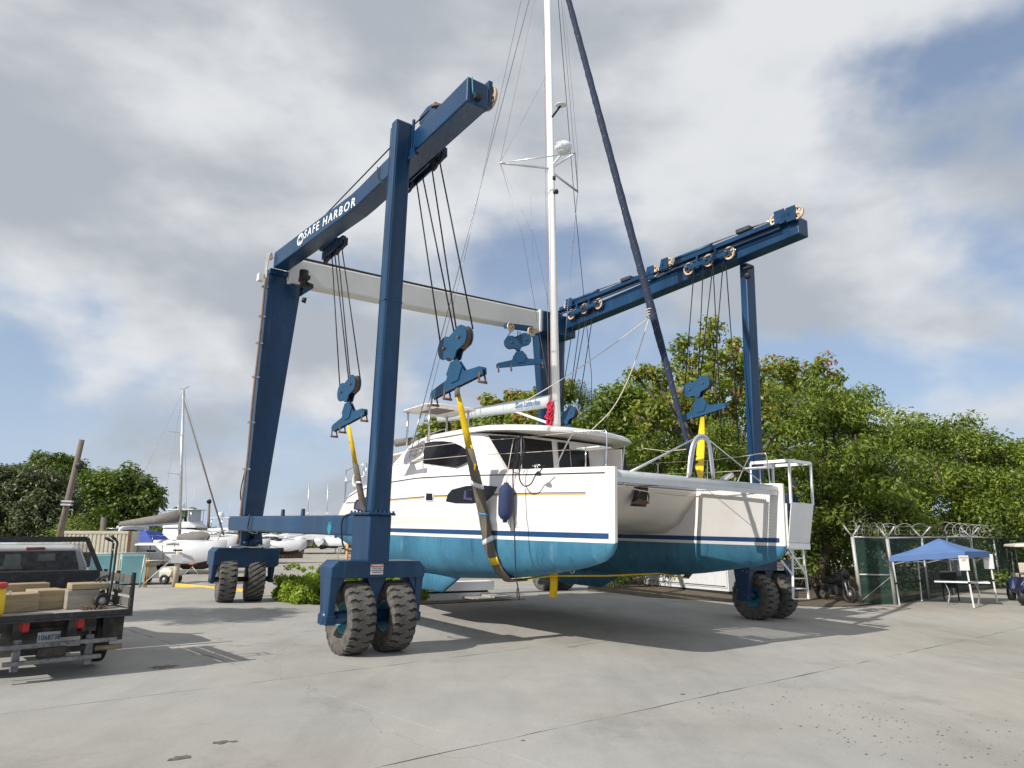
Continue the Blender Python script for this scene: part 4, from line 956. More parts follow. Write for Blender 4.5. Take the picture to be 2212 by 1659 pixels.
def fwin(b0, b1, z0, z1, name='front_window', mat=None, slant=0.0, da=.0):
    f = lambda b, z: V(-1.0 - (z - 3.2) * .15 + .05 + da - (max(0, 3.7 - b) * .45), b, z)
    m = MB(); n = 12
    g_ = lambda i, z: f((b0 + slant * (z1 - z) / (z1 - z0)) * (1 - i / n) + b1 * i / n, z)
    for i in range(n):
        for k in range(4):
            za, zb2 = z0 + (z1 - z0) * k / 4, z0 + (z1 - z0) * (k + 1) / 4; m.poly([g_(i, za), g_(i + 1, za), g_(i + 1, zb2), g_(i, zb2)])
    return part(name, m, mat or M['tint'], cab, fixn=False)
fwin(3.18, 4.86, 3.42, 4.24, slant=.42); fwin(5.04, 5.4, 3.3, 4.24); fwin(5.46, 6.0, 3.3, 4.05); fwin(6.72, 7.3, 3.4, 4.15, slant=-.0)
fwin(5.43, 6.02, 3.3, 4.10, 'door_frame', M['black'], 0, -.006)
m = MB().box((-.9, 6.35, 3.25), (-.3, 6.40, 4.12)); part('cabin_door', m, M['gelin'], cab)
m = MB().tube([(-.6, 6.62, 3.2), (-.45, 6.62, 4.25)], .022, 8); part('roof_post', m, M['steel'], cab)
# anchor locker hatch, cleat, grab rails
m = MB().tube(spline([(-4.6, 3.4, 4.52), (-4.55, 3.4, 4.57), (-3.6, 3.35, 4.62), (-3.5, 3.35, 4.56)]), .012, 6); part('grab_rail', m, M['steel'], roof)
m = MB().box((-4.9, 3.9, 4.55), (-4.0, 4.6, 4.66)); part('hatch', m, M['gel'], roof, bevel=.03)
def cleat(p, s=1.0):
    m = MB().tube([p + V(-.13 * s, 0, .06), p + V(-.05 * s, 0, .075), p + V(.05 * s, 0, .075), p + V(.13 * s, 0, .06)], [.008, .016, .016, .008], 8); m.tube([p + V(-.04, 0, 0), p + V(-.03, 0, .07)], .012, 6); m.tube([p + V(.04, 0, 0), p + V(.03, 0, .07)], .012, 6); part('cleat', m, M['steel'], boat)
cleat(V(1.05, 2.72, 3.31)); cleat(V(-5.2, 2.5, 3.36)); cleat(V(1.2, 8.05, 3.31))
# aft cockpit hardtop, rolled canvas, stern rails
secs = [[V(a, 3.2, z), V(a, 5.4, z + .12), V(a, 7.6, z), V(a, 7.6, z + .1), V(a, 5.4, z + .24), V(a, 3.2, z + .08)] for a, z in ((-7.6, 4.0), (-6.5, 4.08), (-5.0, 4.12))]
part('cockpit_roof', MB().loft(secs), M['gelin'], boat, bevel=.03)
part('canvas_roll', MB().tube([(-5.7, 3.1, 4.42), (-5.3, 3.2, 4.44), (-5.0, 4.2, 4.5)], .11, 10), M['greycanvas'], boat)
m = MB()
for a in (-7.3, -5.4): m.tube([(a, 3.3, 2.9), (a, 3.3, 4.05)], .03, 8)
for a in (-7.6, -7.0, -6.4): m.tube([(a, 2.55, 2.75 + (a + 7.6) * .3), (a, 2.5, 3.75)], .014, 6)
m.tube([(-7.65, 2.55, 2.75), (-7.6, 2.5, 3.7), (-7.0, 2.48, 3.8), (-6.4, 2.48, 3.82)], .014, 6); m.tube([(-7.6, 2.5, 3.35), (-6.4, 2.5, 3.5)], .01, 6)
part('stern_rail', m, M['steel'], boat)
part('life_ring', MB().tube([V(-6.7, 2.42 , 3.4) + V(.16 * math.cos(t), 0, .16 * math.sin(t)) for t in [k * .33 for k in range(20)]], .04, 8), M['gel'], boat)
m = MB()
for k in range(4): m.tube([(-7.5 - .06 * k, 3.4 + .2 * k, 3.2), (-7.9, 3.5 + .2 * k, 3.9), (-8.4, 3.5 + .2 * k, 4.0)], .03, 8)
part('davit', m, M['alu'], boat)
# helm bimini
bz = 5.22; bq = [(-5.43, 3.0), (-3.64, 2.9), (-3.56, 4.36), (-5.33, 4.54)]
def rrect(q, r=.28, n=5):
    P = [Vector((x, y, 0)) for x, y in q]; o = []
    for i in range(4):
        p, a, b = P[i], P[i - 1], P[(i + 1) % 4]; d0 = (a - p).normalized(); d1 = (b - p).normalized()
        for k in range(n + 1):
            t = k / n; o.append(p + d0 * r * (1 - t) ** 2 + d1 * r * t ** 2)
    return o
R0 = rrect(bq); cen = sum(R0, Vector()) / len(R0)
rings = [[cen.lerp(p, s_) + V(0, 0, bz + dz) for p in R0] for s_, dz in ((.1, .0), (.93, -.0), (1.0, .015), (1.0, .035), (.97, .055), (.8, .09), (.4, .12), (.05, .125))]
bim = part('helm_bimini', MB().loft(rings), M['gel'], boat)
for x, y in ((-5.2, 3.15), (-3.85, 3.05), (-3.8, 4.2), (-5.15, 4.35)):
    m = MB().tube([(x, y, 4.3), (x, y, bz)], .028, 10); m.box((x - .09, y - .04, bz - .02), (x + .09, y + .04, bz - .002)); part('bimini_post', m, M['steel'], bim)
m = MB().tube([(-4.75, 3.3, bz - .06), (-5.05, 3.25, 4.4)], .02, 8); part('gas_strut', m, M['alu'], bim)
m = MB().box((-4.9, 3.35, bz - .012), (-4.0, 3.9, bz - .002)); part('bimini_hatch', m, M['greycanvas'], bim)
# mast, boom, rig
MB0, MT = V(-1.57, BC, 4.45), V(-2.36, BC, 19.2)
def onmast(z): t = (z - MB0.z) / (MT.z - MB0.z); return MB0.lerp(MT, t)
m = MB(); md = (MT - MB0).normalized(); e1 = V(0, 1, 0); e2 = md.cross(e1)
def mast_ring(p, k=1): return [p + e1 * (.085 * k * math.cos(t)) + e2 * (.125 * k * math.sin(t)) for t in [2 * math.pi * i / 16 for i in range(16)]]
mast = part('mast', MB().loft([mast_ring(MB0), mast_ring(MT, .9)]), M['mast'], boat)
part('mast_collar', MB().lathe([(.2, 0), (.2, .04), (.15, .09), (.12, .12)], MB0 + V(0, 0, .12), (0, 0, 1), 16), M['mast'], mast)
sl, sr, sf = PB(1080, 352, 3.95), PB(1248, 414, 6.85), PB(1243, 330, BC)
zl_ = PB(1197, 362, BC).z; zf_ = PB(1197, 350, BC).z
m = MB().tube([onmast(PB(1196, 360, BC).z), sl], .032, 8); m.tube([onmast(PB(1198, 366, BC).z), sr], .032, 8); part('spreader', m, M['alu'], mast)
m = MB(); m.tube([sl, sf], .016, 8); m.tube([sf, sr], .014, 8); m.tube([sf, onmast(PB(1200, 358, BC).z)], .022, 8); part('spreader_brace', m, M['alu'], mast)
rc = PB(1217, 320, BC)
part('radar_dome', MB().lathe([(0, -.10), (.17, -.09), (.235, -.02), (.24, .04), (.21, .105), (.1, .13), (0, .13)], rc, (0, 0, 1), 24), M['mast'], mast)
text_part('lettering', 'marine', .09, M['sticker_red'], mast, rc + V(.06, -.238, .04), (1, 0, 0), (0, 0, 1), depth=.002)
m = MB().tube([rc + V(0, 0, -.1), onmast(rc.z - .35)], .03, 8); m.lathe([(0, 0), (.13, 0), (.15, -.05), (0, -.05)], rc + V(0, 0, -.08), (0, 0, 1), 14); part('radar_bracket', m, M['mast'], mast)
sc = PB(1212, 227, BC)
part('antenna_disc', MB().lathe([(0, -.02), (.15, -.015), (.175, 0), (.15, .02), (0, .03)], sc, (.1, -.1, 1), 20), M['mast'], mast)
part('antenna_arm', MB().tube([sc, onmast(sc.z - .22)], .03, 8), M['black'], mast)
m = MB(); q = onmast(PB(1203, 412, BC).z) + V(.12, 0, 0); m.lathe([(0, 0), (.05, 0), (.07, .1), (0, .1)], q, (1, 0, -.2), 10); q = onmast(PB(1203, 385, BC).z) + V(.12, 0, 0); m.lathe([(0, 0), (.045, 0), (.045, .1), (0, .1)], q, (0, 0, 1), 10); part('mast_light', m, M['black'], mast)
# forestay with furled sail
fs0, fs1 = PB(1505, 1032, BC), V(-1.55, BC, 17.6)
def fst(t): return fs0.lerp(fs1, t)
n = 60; m = MB(); rs = [.05 + .042 * min(1, max(0, (t_ / n - .05) / .18)) * (1 - .35 * t_ / n) + .004 * math.sin(t_ * 1.9) for t_ in range(n + 1)]
furl = part('furled_sail', MB().tube([fst(.035 + .96 * k / n) for k in range(n + 1)], rs, 12), M['sailnavy'], boat)
m = MB(); fd = (fs1 - fs0).normalized(); f1 = fd.orthogonal().normalized(); f2 = fd.cross(f1); hp = []
for k in range(800):
    t = k / 800; i = min(int(t * n), n - 1); r_ = rs[i] + .004; th = t * 2 * math.pi * 44; hp.append(fst(.035 + .96 * t) + (f1 * math.cos(th) + f2 * math.sin(th)) * r_)
part('cover_stitching', m.tube(hp, .0035, 4), M['wire'], furl)
m = MB().tube([fst(0), fst(.06)], .025, 8); m.lathe([(.03, 0), (.11, 0), (.11, .02), (.06, .03), (.06, .11), (.11, .12), (.11, .14), (.03, .14)], fst(.02), fd, 18); part('furler_drum', m, M['black'], furl)
b0_, b1_ = V(-1.78, BC, 5.38), V(-7.4, BC, 5.55)
def brng(p, h, w): return [p + V(0, w * math.cos(t), h * math.sin(t)) for t in [2 * math.pi * i / 14 for i in range(14)]]
boom = part('boom', MB().loft([brng(b0_, .165, .09), brng(b0_.lerp(b1_, .3), .165, .11), brng(b1_, .12, .09)]), M['alu'], boat)
boom.data.materials.clear(); boom.data.materials.append(pm('grey_boom_cover', (.52, .56, .56), .6, var=.05, scale=2))
pt = PB(1140, 873, BC - .11); ex = (b0_ - b1_).normalized()
tb = text_part('lettering', 'Blue Latitudes', .26, pm('blue_lettering', (.03, .12, .30), .5), boom, pt + V(0, -.02, 0), ex, V(0, 0, 1), depth=.004)
wdt = max(v.co.x for v in tb.data.vertices) - min(v.co.x for v in tb.data.vertices); need = (PB(1166, 870, BC - .11) - PB(1114, 877, BC - .11)).length
ey = (V(0, 0, 1) - ex * ex.z).normalized(); tb.matrix_local = Matrix.Translation(pt + V(0, -.02, 0) - OFF[boom.name]) @ Matrix((ex * (need / wdt), ey * .95, ex.cross(ey))).transposed().to_4x4()
part('boom_vang', MB().tube([PB(1113, 889, BC), onmast(4.75) + V(-.1, 0, 0)], .035, 8), M['mast'], boom)
# red halyards gathered at the mast foot
m = MB(); r5 = random.Random(5); c0, c1 = PB(1189, 868, BC - .15), PB(1185, 931, BC - .15)
for k in range(16):
    pts = []
    for i in range(9):
        t = i / 8; wv = .075 * (.5 + .9 * math.sin(math.pi * min(t + .1, 1))); pts.append(c0.lerp(c1, t) + V(r5.uniform(-wv, wv), r5.uniform(-wv, wv) * .8, r5.uniform(-.02, .02)))
    m.tube(spline(pts, 3), .016, 5)
part('rope_bundle', m, M['redrope'], mast)
def wire(ps, r, mat='wire', name='shroud'):
    return part(name, MB().tube(ps, r, 5), M[mat], boat)
ch_s, ch_p = PB(884, 990, 2.62), V(-3.3, 8.15, 3.4)
wire([PB(1143, 0, 4.85), ch_s], .011); wire([PB(1126, 0, 4.7), PB(1003, 560, 3.6), ch_s + V(.3, 0, 0)], .007)
wire([PB(1155, 0, 4.9), sl], .006, 'wirered'); wire([sl, PB(1130, 515, 4.6), PB(1190, 860, BC - .12)], .006); wire([sl, PB(1155, 515, 4.95), onmast(7.2)], .004); wire([sl, onmast(PB(1190, 150, BC).z)], .004)
wire([PB(1213, 0, 5.9), sr], .006); wire([sr, onmast(5.4) + V(0, .12, 0)], .006); wire([sr, PB(1243, 450, 6.8), PB(1212, 860, 5.55)], .005)
wire([PB(1206, 0, 5.8), PB(1241, 432, 6.7), PB(1278, 812, 7.8), ch_p], .010, 'rope'); wire([PB(1218, 0, 5.9), PB(1248, 330, 6.6), sr], .004)
wire([PB(1174, 0, BC - .1), PB(1180, 500, BC - .15), PB(1186, 880, BC - .15)], .008, 'wirered', 'halyard'); wire([PB(1190, 860, BC - .1), PB(1187, 300, BC - .1)], .006, 'wrope', 'halyard')
wire([PB(1146, 425, BC), PB(1152, 560, BC)], .003)
wire(cat_curve(PB(1405, 684, BC), PB(1090, 890, BC - .6), .12), .012, 'wrope', 'spare_halyard'); wire(spline([PB(1403, 686, BC), PB(1365, 800, BC - .3), PB(1325, 880, BC - .4), PB(1270, 937, BC - .6)]), .012, 'wrope', 'spare_halyard')
part('rope_lashing', MB().tube([PB(1406, 686, BC) + V(.1 * math.cos(t), .1 * math.sin(t), .01 * t) for t in [k * .5 for k in range(40)]], .012, 5), M['wrope'], furl)
wire([PB(1380, 967, 6.9), PB(1440, 975, 7), PB(1497, 969, 5.5)], .008, 'wrope', 'sheet')
# guard rails on the near side and both bow pulpits
def deck_pt(a, s_=-1): return V(a, BC + s_ * (BC - (HB - hull_w(a, interp(a, ZS) - .02) + .06)), interp(a, ZS))
for s_ in (-1, 1):
    tp, md2 = [], []
    for a in (-6.1, -4.55, -2.9, -.95, .75):
        p = deck_pt(a, s_); t = p + V(0, s_ * .03, .62); part('stanchion', MB().tube([p, t], .0125, 8), M['steel'], boat); tp.append(t); md2.append(p.lerp(t, .52))
    a0, a1 = 1.7, 2.78
    P0 = [deck_pt(a0 - .05, s_), deck_pt(a0 + .35, s_) + V(0, 0, .60), deck_pt(a0 + .5, s_) + V(0, -.05 * s_, .66), deck_pt(a1 - .2, s_) + V(0, -.15 * s_, .66), deck_pt(a1 - .08, s_) + V(0, -.15 * s_, .6), deck_pt(a1 - .05, s_) + V(0, -.1 * s_, 0)]
    m = MB().tube(spline(P0, 6), .0145, 8); m.tube([deck_pt(a0 + .18, s_) + V(0, 0, .33), deck_pt(a1 - .08, s_) + V(0, -.12 * s_, .36)], .012, 8); m.tube([deck_pt(a1 - .4, s_), deck_pt(a1 - .4, s_) + V(0, 0, .36)], .012, 8)
    part('pulpit', m, M['steel'], boat)
    part('pulpit_seat', MB().box((2.1, (HB if s_ < 0 else 2 * BC - HB) - .1, 3.62), (2.7, (HB if s_ < 0 else 2 * BC - HB) + .2, 3.64)), M['gel'], boat)
    tp.append(P0[2]); md2.append(deck_pt(a0 + .18, s_) + V(0, 0, .33))
    part('lifeline', MB().tube(tp, .0055, 5), M['wrope'], boat); part('lifeline', MB().tube(md2, .0055, 5), M['wrope'], boat)
# lamp on the crossbeam
m = MB().tube([PA(1561, 1035, 2.86), PA(1581, 1026, 2.86)], .055, 10); part('deck_light', m, M['gel'], boat)
# dock ropes on the near side
def rope_on(pts, r=.013, name='dock_line', b=2.25, mat='black'): return part(name, MB().tube(spline([PB(*z6(*p), b) for p in pts], 5), r, 6), M[mat], boat)
rope_on([(1410, 460), (1405, 560), (1395, 650), (1385, 740)], b=2.42); rope_on([(1440, 455), (1425, 520), (1418, 600), (1440, 460), (1455, 455), (1470, 530), (1450, 640), (1430, 690)], b=2.42)
rope_on([(1425, 460), (1412, 540), (1390, 620), (1360, 650), (1356, 680), (1385, 693), (1405, 670), (1425, 560), (1432, 470)], b=2.40)
rope_on([(1455, 560), (1438, 660), (1432, 750), (1450, 800), (1480, 820), (1520, 800), (1550, 745), (1575, 725), (1600, 690), (1620, 665)], b=2.36)
rope_on([(1555, 730), (1575, 715), (1590, 735), (1560, 735), (1580, 720)], .02, b=2.34)
rope_on([(1385, 740), (1388, 900), (1396, 1100), (1403, 1350), (1410, 1500), (1422, 1560)], .012, b=2.2)
rope_on([(1421, 1560), (1416, 1600), (1420, 1650), (1430, 1655), (1433, 1640), (1428, 1590), (1421, 1560)], .011, b=2.2)
# slings (things of their own, they carry the boat)
sa = thing('lifting_sling', 'yellow sling with brown sleeve wrapped around the bow half of the near hull', 'sling', LIFT, (FLo.x, FLo.y, 1.0), 'slings holding the catamaran')
top = FLo + V(.1, 0, -.68)
def spath(px, a0, a1):
    o = []
    for k, p in enumerate(px): o.append(PA(*p, a0 + (a1 - a0) * k / (len(px) - 1)))
    return o
hl = [onhull(x, y, .035) for x, y in ((1044, 1110), (1049, 1140), (1054, 1168), (1060, 1190), (1068, 1212), (1078, 1232))]
up_ = [top.lerp(hl[0], t) for t in (0, .15, .3, .46)]
part('webbing', ribbon(up_, [.12, .17, .21, .22], .03), M['yellow'], sa)
part('sling_eye', ribbon([top + V(0, 0, .1), top + V(0, .0, -.12)], [.13, .15], .045), M['sleeve'], sa)
ae = hl[-1].x; zb_ = interp(ae, ZB); und = [V(ae + .05, HB - .1, zb_ - .04), V(ae + .05, HB + .25, zb_ - .02)]
h0 = hl[0]; e_ = up_[-1]
lowp = [top.lerp(h0, t) for t in (.45, .6, .75, .88)]
lowp += hl + und
part('sleeve', ribbon(lowp, [.24, .30, .32] + [.33] * (len(lowp) - 3), .05, wob=.008), M['sleeve'], sa)
part('webbing', ribbon([lowp[0] + V(.11, -.04, .05), lowp[1] + V(.12, -.04, .1), lowp[1] + V(.12, -.045, -.08)], [.05, .06, .05], .01), M['yellow'], sa)
for i, (mt, wd, hh) in enumerate((('tape', .36, .055), ('bluetape', .36, .02), ('tape', .37, .05), ('yellow', .30, .075))):
    idx = [2, 4, 6, 8][i]; p = lowp[idx]; d = (lowp[min(idx + 1, len(lowp) - 1)] - lowp[idx - 1]).normalized()
    part('binding', ribbon([p - d * hh, p + d * hh], [wd, wd], .066), M[mt], sa)
keel_y = [V(ae, HB + .25, zb_ - .02), V(.3, HB + .8, zb_ + .06), V(.2, BC, zb_ + .03), V(.2, 2 * BC - HB - .8, zb_ + .06), V(.3, 2 * BC - HB - .25, zb_ - .02), V(.3, 2 * BC - HB, zb_ - .05)]
part('webbing', ribbon(keel_y, [.16] * 6, .03), M['yellow'], sa)
fp = PA(1196, 1236, .2); m = ribbon([fp + V(0, 0, .02), fp + V(0, .01, -.25), fp + V(-.01, .0, -.5)], [.2, .2, .2], .012, V(0, 1, 0)); part('strap_end', m, M['yellow'], sa)
part('buckle', MB().tube([PA(1236, 1232, .15) + V(0, .06 * math.cos(t), .06 * math.sin(t)) for t in [k * .5 for k in range(14)]], .012, 5), M['steel'], sa)
xa = PB(1503, 1035, 8.3).x; hp_ = [V(xa, 2 * BC - (HB - hull_w(xa, z)) + .03, z) for z in (1.45, 1.7, 2.0, 2.4, 2.9, 3.2)]
topR = FRo + V(.1, 0, -.68)
part('webbing', ribbon([keel_y[-1]] + hp_, [.2] * 7, .03), M['sleeve'], sa)
ups = [hp_[-1].lerp(topR, t) for t in (0, .25, .5, .75, 1)]
part('webbing', ribbon(ups, [.2, .24, .24, .2, .13], .03), M['yellow'], sa)
sb_ = thing('lifting_sling', 'yellow sling with brown sleeve round the stern half of the near hull', 'sling', LIFT, (RLo.x, RLo.y, 1.0), 'slings holding the catamaran')
tr2 = RLo + V(.1, 0, -.68); hr = [onhull(x, y, .03) for x, y in ((788, 1115), (792, 1150), (797, 1180))]; ua = [tr2.lerp(hr[0], t) for t in (0, .2, .4)]
part('webbing', ribbon(ua, [.13, .2, .22], .03), M['yellow'], sb_)
ax_ = hr[-1].x; zb2 = interp(ax_, ZB)
la = [tr2.lerp(hr[0], t) for t in (.39, .6, .8)] + hr + [V(ax_, HB - hull_w(ax_, z) - .03, z) for z in (1.5, 1.25)] + [V(ax_, HB, zb2 - .04), V(ax_, HB + .5, zb2 + .1)]
part('sleeve', ribbon(la, [.24, .28] + [.3] * (len(la) - 2), .05, wob=.008), M['sleeve'], sb_)
part('webbing', ribbon([la[-1], V(ax_, BC, zb2 + .06), V(ax_, 2 * BC - HB, zb2 - .04)] + [V(ax_, 2 * BC - (HB - hull_w(ax_, z)) + .03, z) for z in (1.4, 2.0, 2.6, 3.2)] + [RRo + V(0, 0, -.74)], [.2] * 8, .03), M['sleeve'], sb_)
part('binding', ribbon([la[1] - V(0, 0, .04), la[1] + V(0, 0, .04)], [.3, .3], .066), M['tape'], sb_)
# fender
fc = onhull(*z6(1330, 930), .17); fz0, fz1 = PB(*z6(1330, 1065), fc.y).z, PB(*z6(1330, 812), fc.y).z
fen = thing('fender', 'navy blue cylindrical fender hanging on the near hull of the catamaran', 'fender', LIFT, (fc.x, fc.y, fz0 - .05))
H = fz1 - fz0; ax = V(.02, .0, 1)
part('fender_body', MB().lathe([(.0, -.06), (.04, -.06), (.045, -.01), (.09, .02), (.135, .09), (.142, .2), (.142, H - .2), (.135, H - .08), (.09, H - .01), (.05, H + .02), (.045, H + .05), (0, H + .05)], (fc.x, fc.y, fz0), ax, 20), M['fender'], fen)
part('lanyard', MB().tube([(fc.x + .02, fc.y, fz1 + .03), PB(*z6(1345, 720), 2.3), PB(*z6(1390, 470), 2.45)], .007, 6), M['wrope'], fen)
part('lanyard', MB().tube([(fc.x + .0, fc.y, fz0 - .03), (fc.x + .18, fc.y, fz0 + .02), (fc.x + .2, fc.y, fz0 - .22)], .006, 5), M['black'], fen)
# ================================================================ plants
def leaf_mat(name, cols, trans=.35, rough=.5):
    m = bpy.data.materials.new(name); t, b = nodes(m); nn, ln = t.nodes, t.links
    at = nn.new('ShaderNodeAttribute'); at.attribute_name = 'tint'; cr = nn.new('ShaderNodeValToRGB'); e = cr.color_ramp.elements
    while len(e) < len(cols): e.new(.5)
    for i, (p, c) in enumerate(cols): e[i].position = p; e[i].color = (*c, 1)
    ln.new(at.outputs['Fac'], cr.inputs[0]); ln.new(cr.outputs[0], b.inputs['Base Color']); b.inputs['Roughness'].default_value = rough
    tr = nn.new('ShaderNodeBsdfTranslucent'); hs = nn.new('ShaderNodeMixRGB'); hs.blend_type = 'MULTIPLY'; hs.inputs[0].default_value = 1; ln.new(cr.outputs[0], hs.inputs[1]); hs.inputs[2].default_value = (1.5, 1.7, .6, 1); ln.new(hs.outputs[0], tr.inputs[0])
    mx = nn.new('ShaderNodeMixShader'); mx.inputs[0].default_value = trans; ln.new(b.outputs[0], mx.inputs[1]); ln.new(tr.outputs[0], mx.inputs[2]); ln.new(mx.outputs[0], nn['Material Output'].inputs[0])
    return m
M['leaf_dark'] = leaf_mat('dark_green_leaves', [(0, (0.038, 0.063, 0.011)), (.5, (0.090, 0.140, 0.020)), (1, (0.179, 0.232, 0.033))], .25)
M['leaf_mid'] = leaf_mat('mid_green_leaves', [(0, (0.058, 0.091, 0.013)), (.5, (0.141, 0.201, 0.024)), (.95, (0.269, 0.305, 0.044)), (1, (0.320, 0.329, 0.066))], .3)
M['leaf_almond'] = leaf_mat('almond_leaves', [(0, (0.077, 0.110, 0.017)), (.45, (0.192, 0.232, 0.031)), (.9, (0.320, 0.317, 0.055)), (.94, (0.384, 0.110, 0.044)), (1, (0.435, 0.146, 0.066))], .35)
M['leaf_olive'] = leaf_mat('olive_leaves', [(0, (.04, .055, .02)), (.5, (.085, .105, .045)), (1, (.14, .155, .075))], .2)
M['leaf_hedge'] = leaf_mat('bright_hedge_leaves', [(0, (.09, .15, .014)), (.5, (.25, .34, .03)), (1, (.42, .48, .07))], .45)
M['bark'] = pm('grey_bark', (.12, .095, .07), .9, var=.35, scale=6, bump=.6, bscale=20)
def leaves_mesh(name, centers, radii, counts, size, aspect=.45, flat=.5, tint_bias=None, droop=0.0):
    cs = np.repeat(np.array(centers, float), counts, axis=0); rs = np.repeat(np.array(radii, float), counts)
    n = len(cs); d = rng.normal(size=(n, 3)); d /= np.linalg.norm(d, axis=1)[:, None]
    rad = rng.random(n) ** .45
    pos = cs + d * (rs * rad)[:, None] * np.array([1, 1, .8])
    nrm = d * (1 - flat) + np.array([0, 0, 1]) * flat + rng.normal(size=(n, 3)) * .45; nrm /= np.linalg.norm(nrm, axis=1)[:, None]
    t = np.cross(nrm, rng.normal(size=(n, 3))); t[:, 2] -= droop; t -= nrm * (t * nrm).sum(1)[:, None]; t /= np.linalg.norm(t, axis=1)[:, None] + 1e-9
    s = np.cross(nrm, t); L = size * rng.uniform(.65, 1.35, n)
    p0 = pos - t * L[:, None] * .5; p2 = pos + t * L[:, None] * .5
    p1 = pos + s * (L * aspect * .5)[:, None] + nrm * (L * .1)[:, None]; p3 = pos - s * (L * aspect * .5)[:, None] + nrm * (L * .1)[:, None]
    vs = np.stack([p0, p1, p2, p3], 1).reshape(-1, 3).astype(np.float32)
    clump = np.repeat(rng.normal(0, .13, len(counts)), counts)
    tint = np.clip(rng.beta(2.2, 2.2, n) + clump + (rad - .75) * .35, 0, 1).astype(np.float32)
    me = bpy.data.meshes.new(name); me.vertices.add(n * 4); me.vertices.foreach_set('co', vs.ravel())
    me.loops.add(n * 4); me.loops.foreach_set('vertex_index', np.arange(n * 4, dtype=np.int32))
    me.polygons.add(n); me.polygons.foreach_set('loop_start', np.arange(0, n * 4, 4, dtype=np.int32)); me.polygons.foreach_set('loop_total', np.full(n, 4, np.int32))
    a = me.attributes.new('tint', 'FLOAT', 'FACE'); a.data.foreach_set('value', tint); me.update(); return me
def clumps(blobs, per, rc):                            # blobs: (centre, radius); small clumps spread through and over each
    C, R = [], []
    for c, r in blobs:
        k = max(3, int(per * (r / 2.0) ** 2))
        for i in range(k):
            d = Vector(rng.normal(size=3)).normalized(); q = r * (rng.random() ** .4) * .92
            C.append((c.x + d.x * q, c.y + d.y * q, c.z + d.z * q * .85)); R.append(rc * rng.uniform(.6, 1.3))
    return C, R
def tree(name, label, base, blobs, mat, leaf=.16, per=22, rc=.55, n=130, trunk=.18, cat='tree', group=None, aspect=.5, droop=.0, flat=.45, tname='trunk'):
    root = thing(name, label, cat, WORLD, base, group)
    C, R = clumps(blobs, per, rc); cnt = [max(8, int(n * (r / rc) ** 2)) for r in R]
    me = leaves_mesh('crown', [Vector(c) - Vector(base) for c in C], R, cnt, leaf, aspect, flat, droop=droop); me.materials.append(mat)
    o = bpy.data.objects.new('crown', me); col.objects.link(o); o.parent = root; OFF[o.name] = Vector(base)
    m = MB(); b = Vector(base); mid = sum((c for c, r in blobs), Vector()) / len(blobs); fork = b.lerp(V(mid.x, mid.y, mid.z), .38)
    m.tube(spline([b - V(0, 0, .15), b.lerp(fork, .5) + V(rng.uniform(-.15, .15), 0, 0), fork], 4), [trunk * (1 - .35 * k / 8) for k in range(9)], 9)
    for c, r in blobs:
        q = fork.lerp(c, .5) + V(rng.uniform(-.3, .3), rng.uniform(-.3, .3), .2); m.tube(spline([fork, q, c], 4), [trunk * .55 * (1 - .8 * k / 8) + .01 for k in range(9)], 6)
        for j in range(4):
            d = Vector(rng.normal(size=3)).normalized() * r * .8; m.tube([c.lerp(q, .3), c + d * .6, c + d], [trunk * .2, trunk * .12, .01], 5)
    part('trunk', m, M['bark'], root); return root
def blob(px, py, rpx, dist):                           # a crown lobe seen at a pixel, at a ground distance along the view
    c = PD(px, py, (0, dist, 0)); return (c, rpx * dist / F)
def at(px, dist):                                      # ground point below a pixel column at a distance
    p = PD(px, 1160, (0, dist, 0)); return V(p.x, p.y, gz(p.x, p.y))
# right-hand wood behind the lift
TG = 'trees behind the boat lift'
tree('almond_tree', 'tall almond tree with red-flecked yellow-green leaves behind the right beam of the lift', at(1560, 33),
     [blob(*b) for b in ((1535, 770, 40, 33), (1480, 790, 45, 33), (1600, 790, 50, 33), (1650, 800, 45, 33.5), (1710, 810, 42, 34), (1420, 820, 38, 33), (1530, 850, 75, 32.5), (1640, 870, 70, 33), (1450, 880, 60, 32), (1530, 730, 22, 33), (1775, 790, 22, 34), (1750, 800, 30, 34), (1370, 805, 16, 33), (1400, 800, 20, 33), (1800, 815, 20, 34), (1540, 705, 12, 33), (1590, 745, 18, 33), (1470, 745, 15, 33), (1385, 900, 45, 32))],
     M['leaf_almond'], .22, 34, .5, 62, .22, group=TG, aspect=.6)
tree('leafy_tree', 'dense dark green tree hanging over the fence gate beside the lift cab', at(1760, 29),
     [blob(*b) for b in ((1720, 900, 70, 29), (1800, 900, 70, 29), (1870, 920, 65, 29), (1740, 1000, 90, 28), (1850, 1010, 90, 28), (1930, 1020, 70, 28.5), (1700, 1080, 70, 28), (1790, 1100, 75, 27.5), (1900, 1100, 80, 27.5), (1960, 1120, 45, 27), (1770, 850, 45, 30), (1850, 865, 40, 30))],
     M['leaf_mid'], .2, 44, .55, 110, .25, group=TG, aspect=.36, droop=.8, flat=.3)
tree('leafy_tree', 'broad green tree rising behind the blue canopy and the barbed wire fence', at(2080, 33),
     [blob(*b) for b in ((2010, 940, 55, 34), (2080, 960, 70, 33), (2160, 980, 75, 33), (2230, 990, 80, 33), (2040, 1050, 80, 32), (2130, 1070, 85, 31.5), (2220, 1080, 85, 31), (1960, 930, 40, 35), (2300, 1050, 90, 33))],
     M['leaf_mid'], .2, 40, .6, 85, .22, group=TG, aspect=.4, droop=.5)
